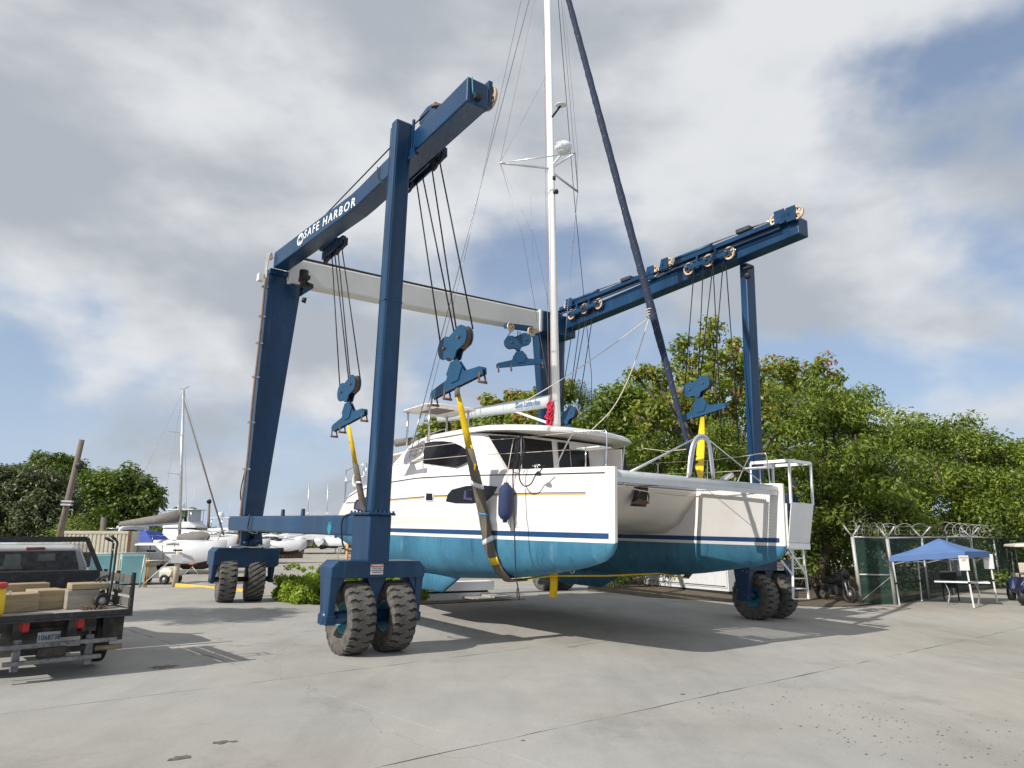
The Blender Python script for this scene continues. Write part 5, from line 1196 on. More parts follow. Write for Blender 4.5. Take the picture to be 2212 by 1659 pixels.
tree('vine_tree', 'dark leafy tree wall between the catamaran bow and the right lift leg', at(1480, 30),
     [blob(*b) for b in ((1420, 980, 70, 30), (1500, 1000, 80, 30), (1580, 1010, 80, 30), (1650, 1010, 60, 30), (1380, 1060, 70, 30), (1460, 1090, 80, 29.5), (1560, 1100, 85, 29.5), (1640, 1110, 75, 29), (1350, 1150, 60, 30), (1450, 1180, 70, 29.5), (1550, 1190, 70, 29), (1640, 1200, 60, 28.5), (1560, 940, 60, 30.5))],
     M['leaf_mid'], .18, 46, .5, 105, .2, group=TG, aspect=.36, droop=.8, flat=.3)
tree('feathery_tree', 'feathery flat-topped green tree behind the catamaran mast', at(1330, 40),
     [blob(*b) for b in ((1290, 880, 55, 40), (1350, 870, 50, 40), (1400, 860, 45, 40), (1250, 850, 30, 40), (1310, 930, 70, 39), (1380, 930, 70, 39), (1230, 960, 60, 39), (1330, 1000, 80, 38))],
     M['leaf_dark'], .13, 60, .55, 150, .22, group=TG, aspect=.3, flat=.75)
tree('grape_tree', 'round-leaved green tree behind the boom of the catamaran', at(1130, 42),
     [blob(*b) for b in ((1090, 885, 35, 42), (1140, 870, 45, 42), (1190, 860, 40, 42), (1225, 850, 32, 42), (1060, 915, 40, 41), (1130, 930, 55, 41), (1200, 930, 60, 41), (1010, 915, 35, 41), (960, 915, 35, 41), (930, 935, 40, 41), (1010, 950, 50, 41), (1100, 980, 60, 41), (1060, 868, 12, 42), (1110, 855, 14, 42))],
     M['leaf_almond'], .26, 40, .5, 70, .2, group=TG, aspect=.7)
# undergrowth at the foot of the wood
und_ = thing('undergrowth', 'dark undergrowth at the foot of the trees behind the fence', 'undergrowth', WORLD, at(1800, 30))
und_['kind'] = 'stuff'
C, R = [], []
for k in range(190):
    x = rng.uniform(1280, 2330); dist = 31 + rng.uniform(-1.0, 3.5) - 2.2 * (x > 1600) + (x > 2000) * 2.5; p = at(x, dist); zz = rng.uniform(.1, 3.2)
    C.append((p.x, p.y, p.z + zz)); R.append(rng.uniform(.5, 1.0))
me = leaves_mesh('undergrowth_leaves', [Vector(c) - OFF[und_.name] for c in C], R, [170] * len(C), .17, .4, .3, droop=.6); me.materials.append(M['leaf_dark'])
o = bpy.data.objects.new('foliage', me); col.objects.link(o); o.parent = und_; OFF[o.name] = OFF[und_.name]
m = MB()
for k in range(45):
    p = at(rng.uniform(1280, 2000), rng.uniform(28.8, 30.0)); m.tube(spline([p, p + V(rng.uniform(-.4, .4), rng.uniform(-.2, .2), .8), p + V(rng.uniform(-.8, .8), rng.uniform(-.2, .2), 1.9)], 4), .012, 4)
part('dry_stems', m, M['bark'], und_)
wd = thing('far_wood', 'dense green wood filling the background behind the fence and the lift', 'trees', WORLD, at(1700, 40)); wd['kind'] = 'stuff'
C, R = [], []
for k in range(560):
    x = rng.uniform(1000, 2420); dist = 41 + rng.uniform(-3, 3); p = at(x, dist)
    lim = interp(x, [(1000, 930), (1150, 880), (1300, 860), (1450, 815), (1550, 790), (1700, 810), (1800, 840), (1900, 890), (2050, 930), (2212, 965), (2400, 985)])
    top_ = PD(x, lim, p).z; C.append((p.x, p.y, p.z + (top_ - p.z) * rng.random() ** .8)); R.append(rng.uniform(.8, 1.5))
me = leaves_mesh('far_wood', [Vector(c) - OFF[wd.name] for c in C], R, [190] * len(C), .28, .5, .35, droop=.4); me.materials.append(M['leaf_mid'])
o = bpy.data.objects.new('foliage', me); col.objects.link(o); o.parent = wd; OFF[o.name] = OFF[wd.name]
lu_ = thing('undergrowth', 'dark undergrowth under the trees on the far left of the yard', 'undergrowth', WORLD, at(150, 55)); lu_['kind'] = 'stuff'
C, R = [], []
for k in range(170):
    x = rng.uniform(-60, 345); dist = 58 + rng.uniform(-6, 4); p = at(x, dist); C.append((p.x, p.y, p.z + rng.uniform(.2, 3.6 if x < 300 else 2.5))); R.append(rng.uniform(.7, 1.3))
me = leaves_mesh('undergrowth', [Vector(c) - OFF[lu_.name] for c in C], R, [130] * len(C), .3, .5, .35); me.materials.append(M['leaf_dark'])
o = bpy.data.objects.new('foliage', me); col.objects.link(o); o.parent = lu_; OFF[o.name] = OFF[lu_.name]
# left-hand trees
LG = 'trees on the far left of the yard'
for name, lab, px, dist, bl_, mt, kw in (
    ('olive_tree', 'large olive green bushy tree behind the cab of the flatbed truck', 70, 48, ((20, 1060, 60), (90, 1050, 60), (50, 1110, 75), (120, 1100, 50), (140, 1140, 45), (-30, 1100, 70), (30, 1160, 60), (110, 1170, 45)), 'leaf_olive', dict(leaf=.24, n=170)),
    ('rain_tree', 'round-topped dark tree standing highest behind the leaning pole', 130, 62, ((90, 1005, 30), (130, 1000, 32), (160, 1015, 30), (60, 1020, 25), (200, 1040, 30), (20, 1030, 30), (120, 1035, 40)), 'leaf_dark', dict(leaf=.3, n=170)),
    ('leafy_tree', 'dark spreading tree behind the stern of the dry-docked sailing yacht', 260, 56, ((215, 1040, 32), (260, 1035, 35), (300, 1045, 34), (230, 1085, 40), (290, 1090, 40), (325, 1070, 24), (200, 1120, 35), (260, 1130, 45), (315, 1120, 28), (330, 1090, 22), (180, 1090, 30), (200, 1165, 40), (260, 1175, 40)), 'leaf_dark', dict(leaf=.28, n=170)),
    ('bamboo_clump', 'bright feathery bamboo clump at the foot of the trees by the container', 165, 44, ((150, 1155, 28), (180, 1160, 25), (130, 1165, 22), (200, 1175, 20), (165, 1135, 18)), 'leaf_mid', dict(leaf=.28, n=90, aspect=.2, droop=.6))):
    tree(name, lab, at(px, dist), [blob(*b, dist) for b in bl_], M[mt], group=LG, per=34, rc=.8, trunk=.3, **kw)
def palm(px, py, dist, rpx, label, py0=None):
    base = at(px, dist); top = PD(px, py, (0, dist, 0)); r = thing('palm_tree', label, 'palm tree', WORLD, base, 'palms in the yard')
    part('trunk', MB().tube(spline([base - V(0, 0, .1), base.lerp(top, .5) + V(.15, 0, 0), top], 4), [.17, .16, .15, .14, .14, .13, .13, .12, .12], 8), M['bark'], r)
    L = rpx * dist / F
    for k in range(17):
        t = 2.4 * k; up = rng.uniform(-.35, .95); d = V(math.cos(t), math.sin(t), 0); m = MB(); pts = []
        for i in range(8): s = i / 7; pts.append(top + d * L * s * (1 - .12 * s) + V(0, 0, L * (up * s - (.55 + .35 * up) * s * s)))
        m.tube(pts, .02, 4)
        for i in range(1, 8):
            for j in range(4):
                p = pts[i - 1].lerp(pts[i], j / 4); dr = (pts[i] - pts[i - 1]).normalized(); sd = dr.cross(V(0, 0, 1)).normalized(); ll = L * .34 * math.sin(math.pi * (i + .4) / 8.6)
                for s_ in (-1, 1): q = p + (sd * s_ * .8 + dr * .5) * ll + V(0, 0, -ll * .55); m.add([p, p + dr * .12 * L, q], [(0, 1, 2)])
        part('frond', m, M['frond'], r, fixn=False)
M['frond'] = pm('palm_frond', (.05, .085, .022), .55, var=.3, scale=3)
sc0 = G(440, 1328); hh = 7.8; k_ = hh / math.tan(ELEV); tb_ = V(sc0.x - LDIR.x * k_, sc0.y - LDIR.y * k_, 0)
sh_b = []
for dx, dy, dz, r_ in ((0, 0, 0, 1.3), (.9, .8, -.5, 1.0), (-1.2, -.2, .1, 1.2), (-2.2, -.8, .3, 1.1), (.6, -.6, .8, 1.0)): sh_b.append((tb_ + V(dx, dy, hh + dz), r_))
tree('shade_tree', 'leafy tree shading the concrete between the truck and the rear left wheel of the lift', V(tb_.x, tb_.y, gz(tb_.x, tb_.y)), sh_b, M['leaf_dark'], leaf=.2, per=46, rc=.5, n=110, trunk=.15)
palm(400, 1103, 66, 30, 'bushy palm beyond the dry-docked yacht mast'); palm(338, 1080, 62, 28, 'thin palm at the edge of the dark trees'); palm(450, 1143, 90, 18, 'small far palm above the distant tree line')
tl = thing('tree_line', 'distant low green tree line behind the stored boats', 'trees', WORLD, at(650, 150)); tl['kind'] = 'stuff'
C, R = [], []
for k in range(240):
    x = rng.uniform(300, 1000); p = at(x, 150 + rng.uniform(-12, 12)); top_ = PD(x, 1150 + 7 * math.sin(x * .03) + 5 * math.sin(x * .011) - 12 * (x < 540) + rng.uniform(0, 8), p).z
    zz = rng.uniform(gz(p.x, p.y), top_); C.append((p.x, p.y, zz)); R.append(rng.uniform(1.0, 2.0))
me = leaves_mesh('tree_line', [Vector(c) - OFF[tl.name] for c in C], R, [150] * len(C), .55, .6, .4); me.materials.append(M['leaf_mid'])
o = bpy.data.objects.new('foliage', me); col.objects.link(o); o.parent = tl; OFF[o.name] = OFF[tl.name]
# clipped hedge by the slip
hb = LIFT.w((-9.2, 3.0, 0)); hedge = thing('hedge', 'low bright green hedge between the two left wheels of the lift', 'hedge', WORLD, hb)
C, R = [], []
for k in range(230):
    t = rng.random(); a = -9.9 + 1.9 * rng.random(); b = 1.45 + 4.2 * t; p = LIFT.w((a, b, rng.uniform(.05, .60)))
    C.append(tuple(p)); R.append(rng.uniform(.16, .3))
for k in range(26):
    p = LIFT.w((-9.4 + rng.uniform(-.7, .7), 1.6 + 4 * rng.random(), rng.uniform(.7, .95))); C.append(tuple(p)); R.append(rng.uniform(.07, .14))
me = leaves_mesh('hedge', [Vector(c) - hb for c in C], R, [330] * 230 + [40] * 26, .075, .6, .35); me.materials.append(M['leaf_hedge'])
o = bpy.data.objects.new('foliage', me); col.objects.link(o); o.parent = hedge; OFF[o.name] = hb
part('stems', MB().tube([hb - V(0, 0, .1), hb + V(0, 0, .5)], .03, 6), M['bark'], hedge)

# dark leaf-littered floor under the wood
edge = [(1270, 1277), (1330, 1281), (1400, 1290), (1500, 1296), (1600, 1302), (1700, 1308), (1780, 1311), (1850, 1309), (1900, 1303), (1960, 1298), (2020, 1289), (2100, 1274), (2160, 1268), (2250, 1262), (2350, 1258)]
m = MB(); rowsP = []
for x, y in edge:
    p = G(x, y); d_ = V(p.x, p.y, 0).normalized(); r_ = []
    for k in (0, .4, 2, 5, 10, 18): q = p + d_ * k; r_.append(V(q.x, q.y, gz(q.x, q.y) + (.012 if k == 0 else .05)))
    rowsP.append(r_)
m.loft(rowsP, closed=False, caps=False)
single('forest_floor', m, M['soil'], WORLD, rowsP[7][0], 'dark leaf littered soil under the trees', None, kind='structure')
# ================================================================ slip edge, kerbs, lockers
m = MB(); pts = []
for k in range(30): b = 2.6 + 5.4 * k / 29; pts.append((-6.62 + .10 * rng.random() - .03 * (b - 2.6), b))
m.prism(pts + [(-7.3, 8.0), (-7.3, 2.6)], (0, 0, -.05), (1, 0, 0), (0, 1, 0), (0, 0, .075)); part('soil', m, M['soil'], pav)
wall = thing('slip_wall', 'low white painted wall with overhanging lip at the edge of the slip under the catamaran', 'wall', LIFT, (-8.5, 5.5, -.95))
M['slipwhite'] = pm('white_masonry_paint', (.82, .82, .85), .6, var=.05, scale=2, c2=(.5, .48, .46), amt=.3, c2scale=3)
q0, q1, q2 = PA(1081, 1278, -8.45), PA(1089, 1262, -8.45), PA(1089, 1254, -8.45); wb = min(q0.y, 8.3)
part('panel', MB().box((-8.7, 2.6, -1.0), (-8.45, wb, q0.z)), M['slipwhite'], wall); part('lip', MB().box((-8.85, 2.6, q0.z + .07), (-8.38, wb + .1, q2.z)), M['slipwhite'], wall, bevel=.01); part('lip_shadow_strip', MB().box((-8.75, 2.62, q0.z - .05), (-8.52, wb - .05, q0.z + .1)), M['black'], wall)  # the black strip stands in for the shadow under the lip
blk = single('concrete_block', MB().box((-9.4, 7.9, -1.0), (-6.7, 8.45, .05)), M['concrete'], LIFT, (-7.9, 8.1, -1.0), 'rough concrete block end of the runway beside the slip wall', 'concrete block', bevel=.02)
M['kerb'] = pm('yellow_kerb_paint', (.62, .40, .06), .7, var=.2, scale=4, c2=(.4, .36, .3), amt=.7, c2scale=4)
def kerb(p, q, lab, w=.16, h=.14):
    a, b = G(*p), G(*q); m = MB().bar(V(a.x, a.y, a.z + h / 2 - .03), V(b.x, b.y, b.z + h / 2 - .03), w, h); single('kerb', m, M['kerb'], WORLD, (a + b) / 2, lab, 'kerb', 'yellow kerbs', bevel=.02)
kerb((382, 1267), (560, 1283), 'yellow painted kerb behind the rear left wheel of the lift'); kerb((1020, 1239), (1158, 1253), 'yellow painted kerb seen under the catamaran hulls')
def mound(px, py, r, lab):
    p = G(px, py); m = MB(); pr = [(r * (1 - k / 6.0), .14 * math.sin(math.pi / 2 * k / 6)) for k in range(7)]; m.lathe(pr, p - V(0, 0, .04), (0, 0, 1), 20); single('soil_patch', m, M['soil'], WORLD, p, lab, None, kind='structure')
mound(520, 1258, 1.2, 'bare soil bed behind the yellow kerb')
# white lockers
p, q = G(1390, 1266), G(1574, 1288); fr = Frame((p.x, p.y, gz(p.x, p.y)), axes(q - p, UP2)); W_ = (q - p).length
M['locker'] = pm('white_locker_paint', (.60, .60, .60), .5, var=.05, scale=2, c2=(.35, .33, .3), amt=.4, c2scale=3, lo=.55, hi=.8)
for i, lab in enumerate(('white steel locker next to the right front lift wheel', 'white steel locker half hidden behind the rear right wheel of the lift')):
    x0, x1 = (W_ * .5 + .02, W_) if i == 0 else (0, W_ * .5 - .02)
    r = thing('locker', lab, 'locker', fr, ((x0 + x1) / 2, .5, 0), 'white lockers under the trees')
    part('body', MB().box((x0, 0.03, .08), (x1, 1.0, 1.5)), M['locker'], r, bevel=.01); part('door', MB().box((x0 + .05, 0, .2), (x1 - .05, .028, 1.42)), M['locker'], r, bevel=.008)
    part('plinth', MB().box((x0 + .03, .05, -.1), (x1 - .03, .95, .08)), M['black'], r)
    part('handle', MB().bar((x0 + .1, -.02, .85), (x1 - .12, -.02, .85), .03, .03), M['rust'], r); part('hinge_bar', MB().bar((x0 + .1, -.012, .26), (x1 - .12, -.012, .26), .02, .02), M['black'], r)

# ================================================================ fence with razor wire
def screen_mat():
    m = bpy.data.materials.new('green_windscreen_mesh'); t, b = nodes(m); nn, ln = t.nodes, t.links
    b.inputs['Base Color'].default_value = (.006, .03, .022, 1); b.inputs['Roughness'].default_value = .7
    tr = nn.new('ShaderNodeBsdfTransparent'); mx = nn.new('ShaderNodeMixShader'); tc_ = nn.new('ShaderNodeTexCoord'); n1 = nn.new('ShaderNodeTexNoise'); n1.inputs['Scale'].default_value = 2; ln.new(tc_.outputs['Object'], n1.inputs[0])
    r = nn.new('ShaderNodeMapRange'); ln.new(n1.outputs[0], r.inputs[0]); r.inputs[1].default_value = .3; r.inputs[2].default_value = .7; r.inputs[3].default_value = .5; r.inputs[4].default_value = .8
    ln.new(r.outputs[0], mx.inputs[0]); ln.new(tr.outputs[0], mx.inputs[1]); ln.new(b.outputs[0], mx.inputs[2]); ln.new(mx.outputs[0], nn['Material Output'].inputs[0]); return m
M['screen'] = screen_mat()
M['galv'] = pm('galvanised_steel', (.42, .42, .40), .5, metal=.3, var=.12, scale=4)
M['greenwire'] = pm('green_chain_link', (.02, .075, .055), .6, var=.2)
pb = [(1861, 1304.5), (1934, 1305), (2007, 1295), (2060, 1284), (2113, 1274.5), (2161, 1270), (2192, 1266), (2250, 1262)]
pt_ = [(1841, 1159.7), (1916, 1162), (1990, 1161), (2043, 1160), (2096, 1159.7), (2145, 1162), (2181, 1161), (2240, 1160)]
Bs = [G(*p) for p in pb]; Ts = [PD(*p, b) for p, b in zip(pt_, Bs)]
gate = thing('fence', 'green chain link fence with galvanised posts and razor wire coils behind the blue canopy', 'fence', WORLD, Bs[0])
for i, (b, t) in enumerate(zip(Bs, Ts)):
    o = part('post', MB().tube([b - V(0, 0, .1), t], .06 if i < 2 else .045, 10), M['galv'], gate)
    d = (Bs[min(i + 1, 7)] - Bs[max(i - 1, 0)]); d.z = 0; d.normalize(); n_ = V(-d.y, d.x, 0) if i else V(d.x, d.y, 0) * .8
    if i != 3: 
        for s_ in (-1, 1): part('post_arm', MB().tube([t, t + n_ * .34 * s_ + V(0, 0, .38)], .03, 8), M['galv'], o)
for i in range(7):
    part('top_rail', MB().tube([Ts[i], Ts[i + 1]], .028, 8), M['galv'], gate)
    if i > 0: part('mesh_panel', MB().poly([Bs[i], Bs[i + 1], Ts[i + 1], Ts[i]]), M['screen'], gate, fixn=False)
part('middle_rail', MB().tube([Bs[0].lerp(Ts[0], .435), Bs[1].lerp(Ts[1], .435)], .028, 8), M['galv'], gate); part('brace_wire', MB().tube([Bs[0].lerp(Ts[0], .04), Bs[1].lerp(Ts[1], .42)], .012, 6), M['galv'], gate)
part('mesh_panel', MB().poly([Bs[0], Bs[1], Ts[1], Ts[0]]), M['screen'], gate, fixn=False)
m = MB(); n = 26
for k in range(-n, n):                                 # chain link diamonds of the gate panel
    for s_ in (-1, 1):
        P_0, P_1 = None, None; pts = []
        for j in range(17):
            vv = j / 16; uu = (k / n) + s_ * vv * .86 + (0 if s_ > 0 else .86)
            if 0 <= uu <= 1: pts.append(Bs[0].lerp(Bs[1], uu).lerp(Ts[0].lerp(Ts[1], uu), vv))
        if len(pts) > 1: m.tube([pts[0], pts[-1]], .004, 3, False)
part('chain_link', m, M['greenwire'], gate)['kind'] = 'stuff'
m = MB()
def coil(p, q, turns, r):
    d = (q - p); dn = d.normalized(); e = dn.orthogonal().normalized(); g_ = dn.cross(e); N_ = turns * 16
    m.tube([p + d * (k / N_) + (e * math.cos(2 * math.pi * k / 16) + g_ * math.sin(2 * math.pi * k / 16)) * r * (1 + .1 * math.sin(k * .37)) + V(0, 0, .28) for k in range(N_ + 1)], .009, 4)
coil(Ts[0], Ts[1], 5, .24); coil(Ts[1], Ts[3], 4, .2); coil(Ts[3], Ts[5], 7, .26); coil(Ts[5], Ts[7], 5, .24)
for h, s_ in ((.12, .1), (.25, .22), (.38, .34), (.25, -.22), (.38, -.34)):
    for i in range(7): m.tube([Ts[i] + V(0, s_, h), Ts[i + 1] + V(0, s_, h)], .004, 3)
part('razor_wire', m, M['galv'], gate)

# ================================================================ canopy tent, table, chair, signs
z1 = lambda x, y: ((3200 + .4219 * x) / 1.85172, (1900 + .4219 * y) / 1.85172)
M['tent'] = pm('blue_canopy_fabric', (.085, .16, .34), .75, var=.1, scale=2, bump=.1, bscale=6)
legs = [((945, 1235), (873, 785)), ((1650, 1260), (1553, 745)), ((1870, 1215), (1788, 745)), ((1155, 1195), (1113, 778))]
LBs = [G(*z1(*b)) for b, t in legs]; LTs = [PD(*z1(*t), b) for (bb, t), b in zip(legs, LBs)]
tent = thing('canopy_tent', 'blue pop-up canopy tent on thin white legs in front of the fence', 'canopy', WORLD, sum(LBs, Vector()) / 4)
for b, t in zip(LBs, LTs):
    o = part('leg', MB().bar(b, t, .035, .035), M['white'], tent); part('leg_clamp', MB().bar(b.lerp(t, .44), b.lerp(t, .475), .055, .055), M['black'], o)
cc = sum(LTs, Vector()) / 4; EV = [cc + (t - cc) * 1.04 for t in LTs]; zz = sum(t.z for t in EV) / 4
pk = PD(*z1(1310, 600), cc); pk = V(cc.x, cc.y, pk.z)
m = MB()
for i in range(4):
    a, b = EV[i] + V(0, 0, .06), EV[(i + 1) % 4] + V(0, 0, .06); n = 8; rowsP = []
    for k in range(6):
        t = k / 5; rowsP.append([a.lerp(b, j / n).lerp(pk, t) + V(0, 0, -.10 * math.sin(math.pi * t) * (1 - abs(2 * j / n - 1) * .5)) for j in range(n + 1)])
    for k in range(5):
        for j in range(n): m.add([rowsP[k][j], rowsP[k][j + 1], rowsP[k + 1][j + 1], rowsP[k + 1][j]], [(0, 1, 2, 3)], True)
    top_ = [a.lerp(b, j / n) for j in range(n + 1)]; bot = [p - V(0, 0, .19 - .015 * math.sin(j * 2.2)) for j, p in enumerate(top_)]
    for j in range(n): m.add([bot[j], bot[j + 1], top_[j + 1], top_[j]], [(0, 1, 2, 3)])
part('canopy', m, M['tent'], tent)
m = MB()
for i in range(4):
    a, b = LTs[i], LTs[(i + 1) % 4]
    for k in range(2): m.tube([a.lerp(b, k / 2) - V(0, 0, .02), a.lerp(b, (k + 1) / 2) - V(0, 0, .22)], .012, 6); m.tube([a.lerp(b, k / 2) - V(0, 0, .22), a.lerp(b, (k + 1) / 2) - V(0, 0, .02)], .012, 6)
part('truss', m, M['galv'], tent)
tp = [PD(*z1(x, y), G(*z1(x2, 1230))) for x, y, x2 in ((1335, 1035, 1405), (1600, 1040, 1570), (1725, 1015, 1600), (1430, 1010, 1450))]
t0 = G(*z1(1405, 1230)); t1 = G(*z1(1570, 1236)); ex_ = (t1 - t0); ex_.z = 0; ex_.normalize(); fr = Frame(t0, axes(ex_, UP2))
tab = thing('folding_table', 'white folding table under the blue canopy', 'table', fr, (.6, .3, 0))
part('table_top', MB().box((-.32, -.1, .71), (1.25, .62, .755)), M['white'], tab, bevel=.015)
for x in (0.0, .85):
    m = MB()
    for y in (.05, .5): m.tube(spline([(x, y, 0), (x + .08, y, .35), (x - .02, y, .71)], 4), .014, 6)
    m.tube([(x + .05, .05, .28), (x + .05, .5, .28)], .012, 6); part('leg', m, M['galv'], tab)
m = MB()
cp = G(*z1(1440, 1190)); frc = Frame(cp, axes(ex_, UP2)); ch = thing('chair', 'dark chair tucked behind the folding table', 'chair', frc, (0, 0, 0))
part('seat', MB().box((-.25, -.1, .42), (.25, .38, .47)), M['black'], ch, bevel=.02); part('backrest', MB().box((-.25, .36, .47), (.25, .41, .98)), M['black'], ch, bevel=.03)
for x in (-.22, .22):
    for y in (-.07, .35): part('leg', MB().tube([(x, y, 0), (x, y, .43)], .018, 6), M['black'], ch)
def sign(px0, px1, py0, py1, bp, lab, lines, back=False, label_col='sticker_red'):
    A_ = PD(*z1(px0, py1), bp); B_ = PD(*z1(px1, py1), bp); T_ = PD(*z1(px0, py0), bp); w, h = (B_ - A_).length, (T_ - A_).length
    o = (A_ + T_ + B_ - A_) / 1 if False else A_; exx = (B_ - A_).normalized(); fr = Frame(A_ + (CAM - A_).normalized() * .06, axes(exx, UP2))
    r = thing('paper_sign', lab, 'sign', fr, (w / 2, 0, 0)); part('sheet', MB().box((0, 0, 0), (w, .006, h)), M['sticker_white'], r)
    for i, (s_, sz, y, mt) in enumerate(lines): text_part('lettering', s_, sz, M[mt], r, V(w / 2, -.004, h * y), (1, 0, 0), (0, 0, 1), depth=.001, bold=.0005)
sign(1520, 1612, 765, 905, LBs[1].lerp(LTs[1], .8), 'white SALIDA exit sign on the front leg of the blue canopy', [('SALIDA', .085, .86, 'sticker_red'), ('EXIT', .07, .68, 'sticker_red'), ('=======', .05, .42, 'sticker_grey'), ('=========', .04, .3, 'sticker_grey')][:2])
sign(1750, 1845, 752, 890, LBs[2].lerp(LTs[2], .8), 'blank back of a paper sign on the rear leg of the blue canopy', [])
sign(1415, 1530, 765, 955, Bs[4].lerp(Ts[4], .5) - V(.2, .3, 0), 'large grey notice board hung on the fence behind the folding table', [])
# parked motorcycle by the gate post
mp_ = G(1834, 1304); mp_.x -= .1; fr = Frame(mp_, axes(V(.35, -1, 0), UP2)); mc = thing('motorcycle', 'black motorcycle parked in the shade beside the gate post', 'motorcycle', fr, (0, 0, 0))
for x in (.2, -1.05):
    w = part('wheel', MB().lathe([(.2, -.05), (.29, -.05), (.31, 0), (.29, .05), (.2, .05), (.2, -.05)], (x, 0, .31), (0, 1, 0), 20), M['black'], mc); part('hub', MB().lathe([(0, -.04), (.07, -.04), (.07, .04), (0, .04)], (x, 0, .31), (0, 1, 0), 10), M['galv'], w)
M['gloss_black'] = pm('gloss_black_paint', (.012, .012, .014), .25, var=.1)
part('body', MB().loft([[V(x, y * w, z + dz) for y, dz in ((-1, 0), (-.7, h), (.7, h), (1, 0), (.6, -.15), (-.6, -.15))] for x, w, z, h in ((-.95, .1, .78, .08), (-.6, .15, .75, .1), (-.3, .17, .72, .2), (0, .16, .72, .24), (.12, .1, .8, .2))]), M['gloss_black'], mc)
part('engine', MB().box((-.65, -.14, .25), (-.2, .14, .62)), M['black'], mc, bevel=.05); part('fork', MB().tube([(.2, .07, .31), (.05, .07, .95)], .022, 8), M['galv'], mc); part('fork', MB().tube([(.2, -.07, .31), (.05, -.07, .95)], .022, 8), M['galv'], mc)
part('handlebar', MB().tube([(-.05, -.36, 1.02), (.05, -.1, 1.0), (.05, .1, 1.0), (-.05, .36, 1.02)], .014, 6), M['black'], mc); part('headlight', MB().lathe([(0, 0), (.09, 0), (.07, -.1), (0, -.12)], (.16, 0, .88), (1, 0, 0), 14), M['tint'], mc)
part('front_cowl', MB().prism([(-.17, .55), (.17, .55), (.2, .95), (.1, 1.1), (-.1, 1.1), (-.2, .95)], (.06, 0, 0), (0, 1, 0), (0, 0, 1), (.05, 0, 0)), M['gloss_black'], mc, bevel=.02)
# golf carts
M['cream'] = pm('cream_plastic', (.62, .58, .48), .45, var=.05); M['navyp'] = pm('navy_body', (.012, .02, .07), .3, var=.1); M['seat'] = pm('beige_seat', (.45, .4, .32), .7, var=.1); M['redlamp'] = pm('red_lamp', (.5, .01, .01), .25)
def cart(pos, d, lab, body, s=1.0, flip=False):
    fr = Frame(pos, axes(d, UP2)); r = thing('golf_cart', lab, 'golf cart', fr, (0, 0, 0), 'golf carts'); k = s
    secs = [[V(x * k, y * k, z * k) for y, z in ((-.55, z0), (.55, z0), (.58, z1_), (.45, z2_), (-.45, z2_), (-.58, z1_))] for x, z0, z1_, z2_ in ((-1.15, .45, .62, .78), (-.9, .3, .6, .86), (-.35, .28, .5, .84), (-.3, .28, .38, .4), (.35, .28, .38, .4), (.5, .28, .6, .8), (.95, .3, .6, .74), (1.15, .42, .55, .62))]
    part('body', MB().loft(secs, smooth=False), body, r, bevel=.04)
    for x in (-.8, .8):
        for y in (-.5, .5):
            w = part('wheel', MB().lathe([(.11, -.09), (.2, -.1), (.225, -.06), (.225, .06), (.2, .1), (.11, .09), (.11, -.09)], (x * k, y * k, .225 * k), (0, 1, 0), 18), M['black'], r); part('rim', MB().lathe([(0, -.07), (.11, -.06), (.11, .06), (0, .07)], (x * k, y * k, .225 * k), (0, 1, 0), 12), M['galv'], w)
    part('seat', MB().box((-.75 * k, -.5 * k, .82 * k), (-.2 * k, .5 * k, .95 * k)), M['seat'], r, bevel=.03); part('seat_back', MB().box((-.85 * k, -.5 * k, .98 * k), (-.74 * k, .5 * k, 1.3 * k)), M['seat'], r, bevel=.03)
    part('roof', MB().loft([[V(x * k, y * k, z * k) for y, z in ((-.55, 1.80), (.55, 1.80), (.52, 1.88), (0, 1.93), (-.52, 1.88))] for x in (-.95, .75)], smooth=False), M['cream'], r, bevel=.03)
    for x, x2 in ((-.85, -.8), (.7, .5)):
        for y in (-.5, .5): part('roof_post', MB().tube([(x * k, y * k, .8 * k), (x2 * k, y * k, 1.82 * k)], .018, 6), M['black'], r)
    part('steering_wheel', MB().tube([V(.3 * k, -.25 * k, 1.0 * k) + V(.06 * math.sin(t), .16 * math.cos(t), .14 * math.sin(t)) for t in [i * .45 for i in range(15)]], .012, 5), M['black'], r)
    for y in (-.45, .45): part('tail_lamp', MB().lathe([(0, 0), (.06, 0), (.05, .03), (0, .04)], (-1.14 * k, y * k, .6 * k), (-1, 0, 0), 12), M['redlamp'], r)
    part('bumper', MB().box((-1.24 * k, -.5 * k, .36 * k), (-1.13 * k, .5 * k, .46 * k)), M['black'], r, bevel=.02)
    return r
gp = G(*z1(2085, 1235)) + V(.92, .55, 0); gp.z = gz(gp.x, gp.y)
cart(gp, V(.45, 1, 0), 'dark golf cart with cream roof and red tail lamps parked beyond the blue canopy', M['navyp'], 1.0)
# ================================================================ flatbed truck
lat = ray(2826, 1163); lat = (lat - UP2 * lat.dot(UP2)).normalized(); fwd = UP2.cross(lat)
K = .9
tP = CAM + ray((0 + 352 * .4219) / 1.85172, (2050 + 1190 * .4219) / 1.85172) * (13.5 * K)
TRK = Frame(tP, Matrix((lat * K, fwd * K, UP2 * K)).transposed()); TRK.m = Matrix((lat, fwd, UP2)).transposed()
def tk(*p): return V(*p) * K                            # truck coordinates in metres at the truck's own size
GZ = TRK.l(V(tP.x, tP.y, 0)).z / K                      # ground level in truck coordinates
truck = thing('flatbed_truck', 'white pickup truck with a dark steel flatbed, mesh headache rack and plate 1068738', 'truck', TRK, tk(.15, 1.5, GZ))
M['truckblack'] = pm('chipped_black_paint', (.016, .017, .022), .5, var=.3, scale=6, c2=(.09, .085, .08), amt=.6, c2scale=9, lo=.5, hi=.7)
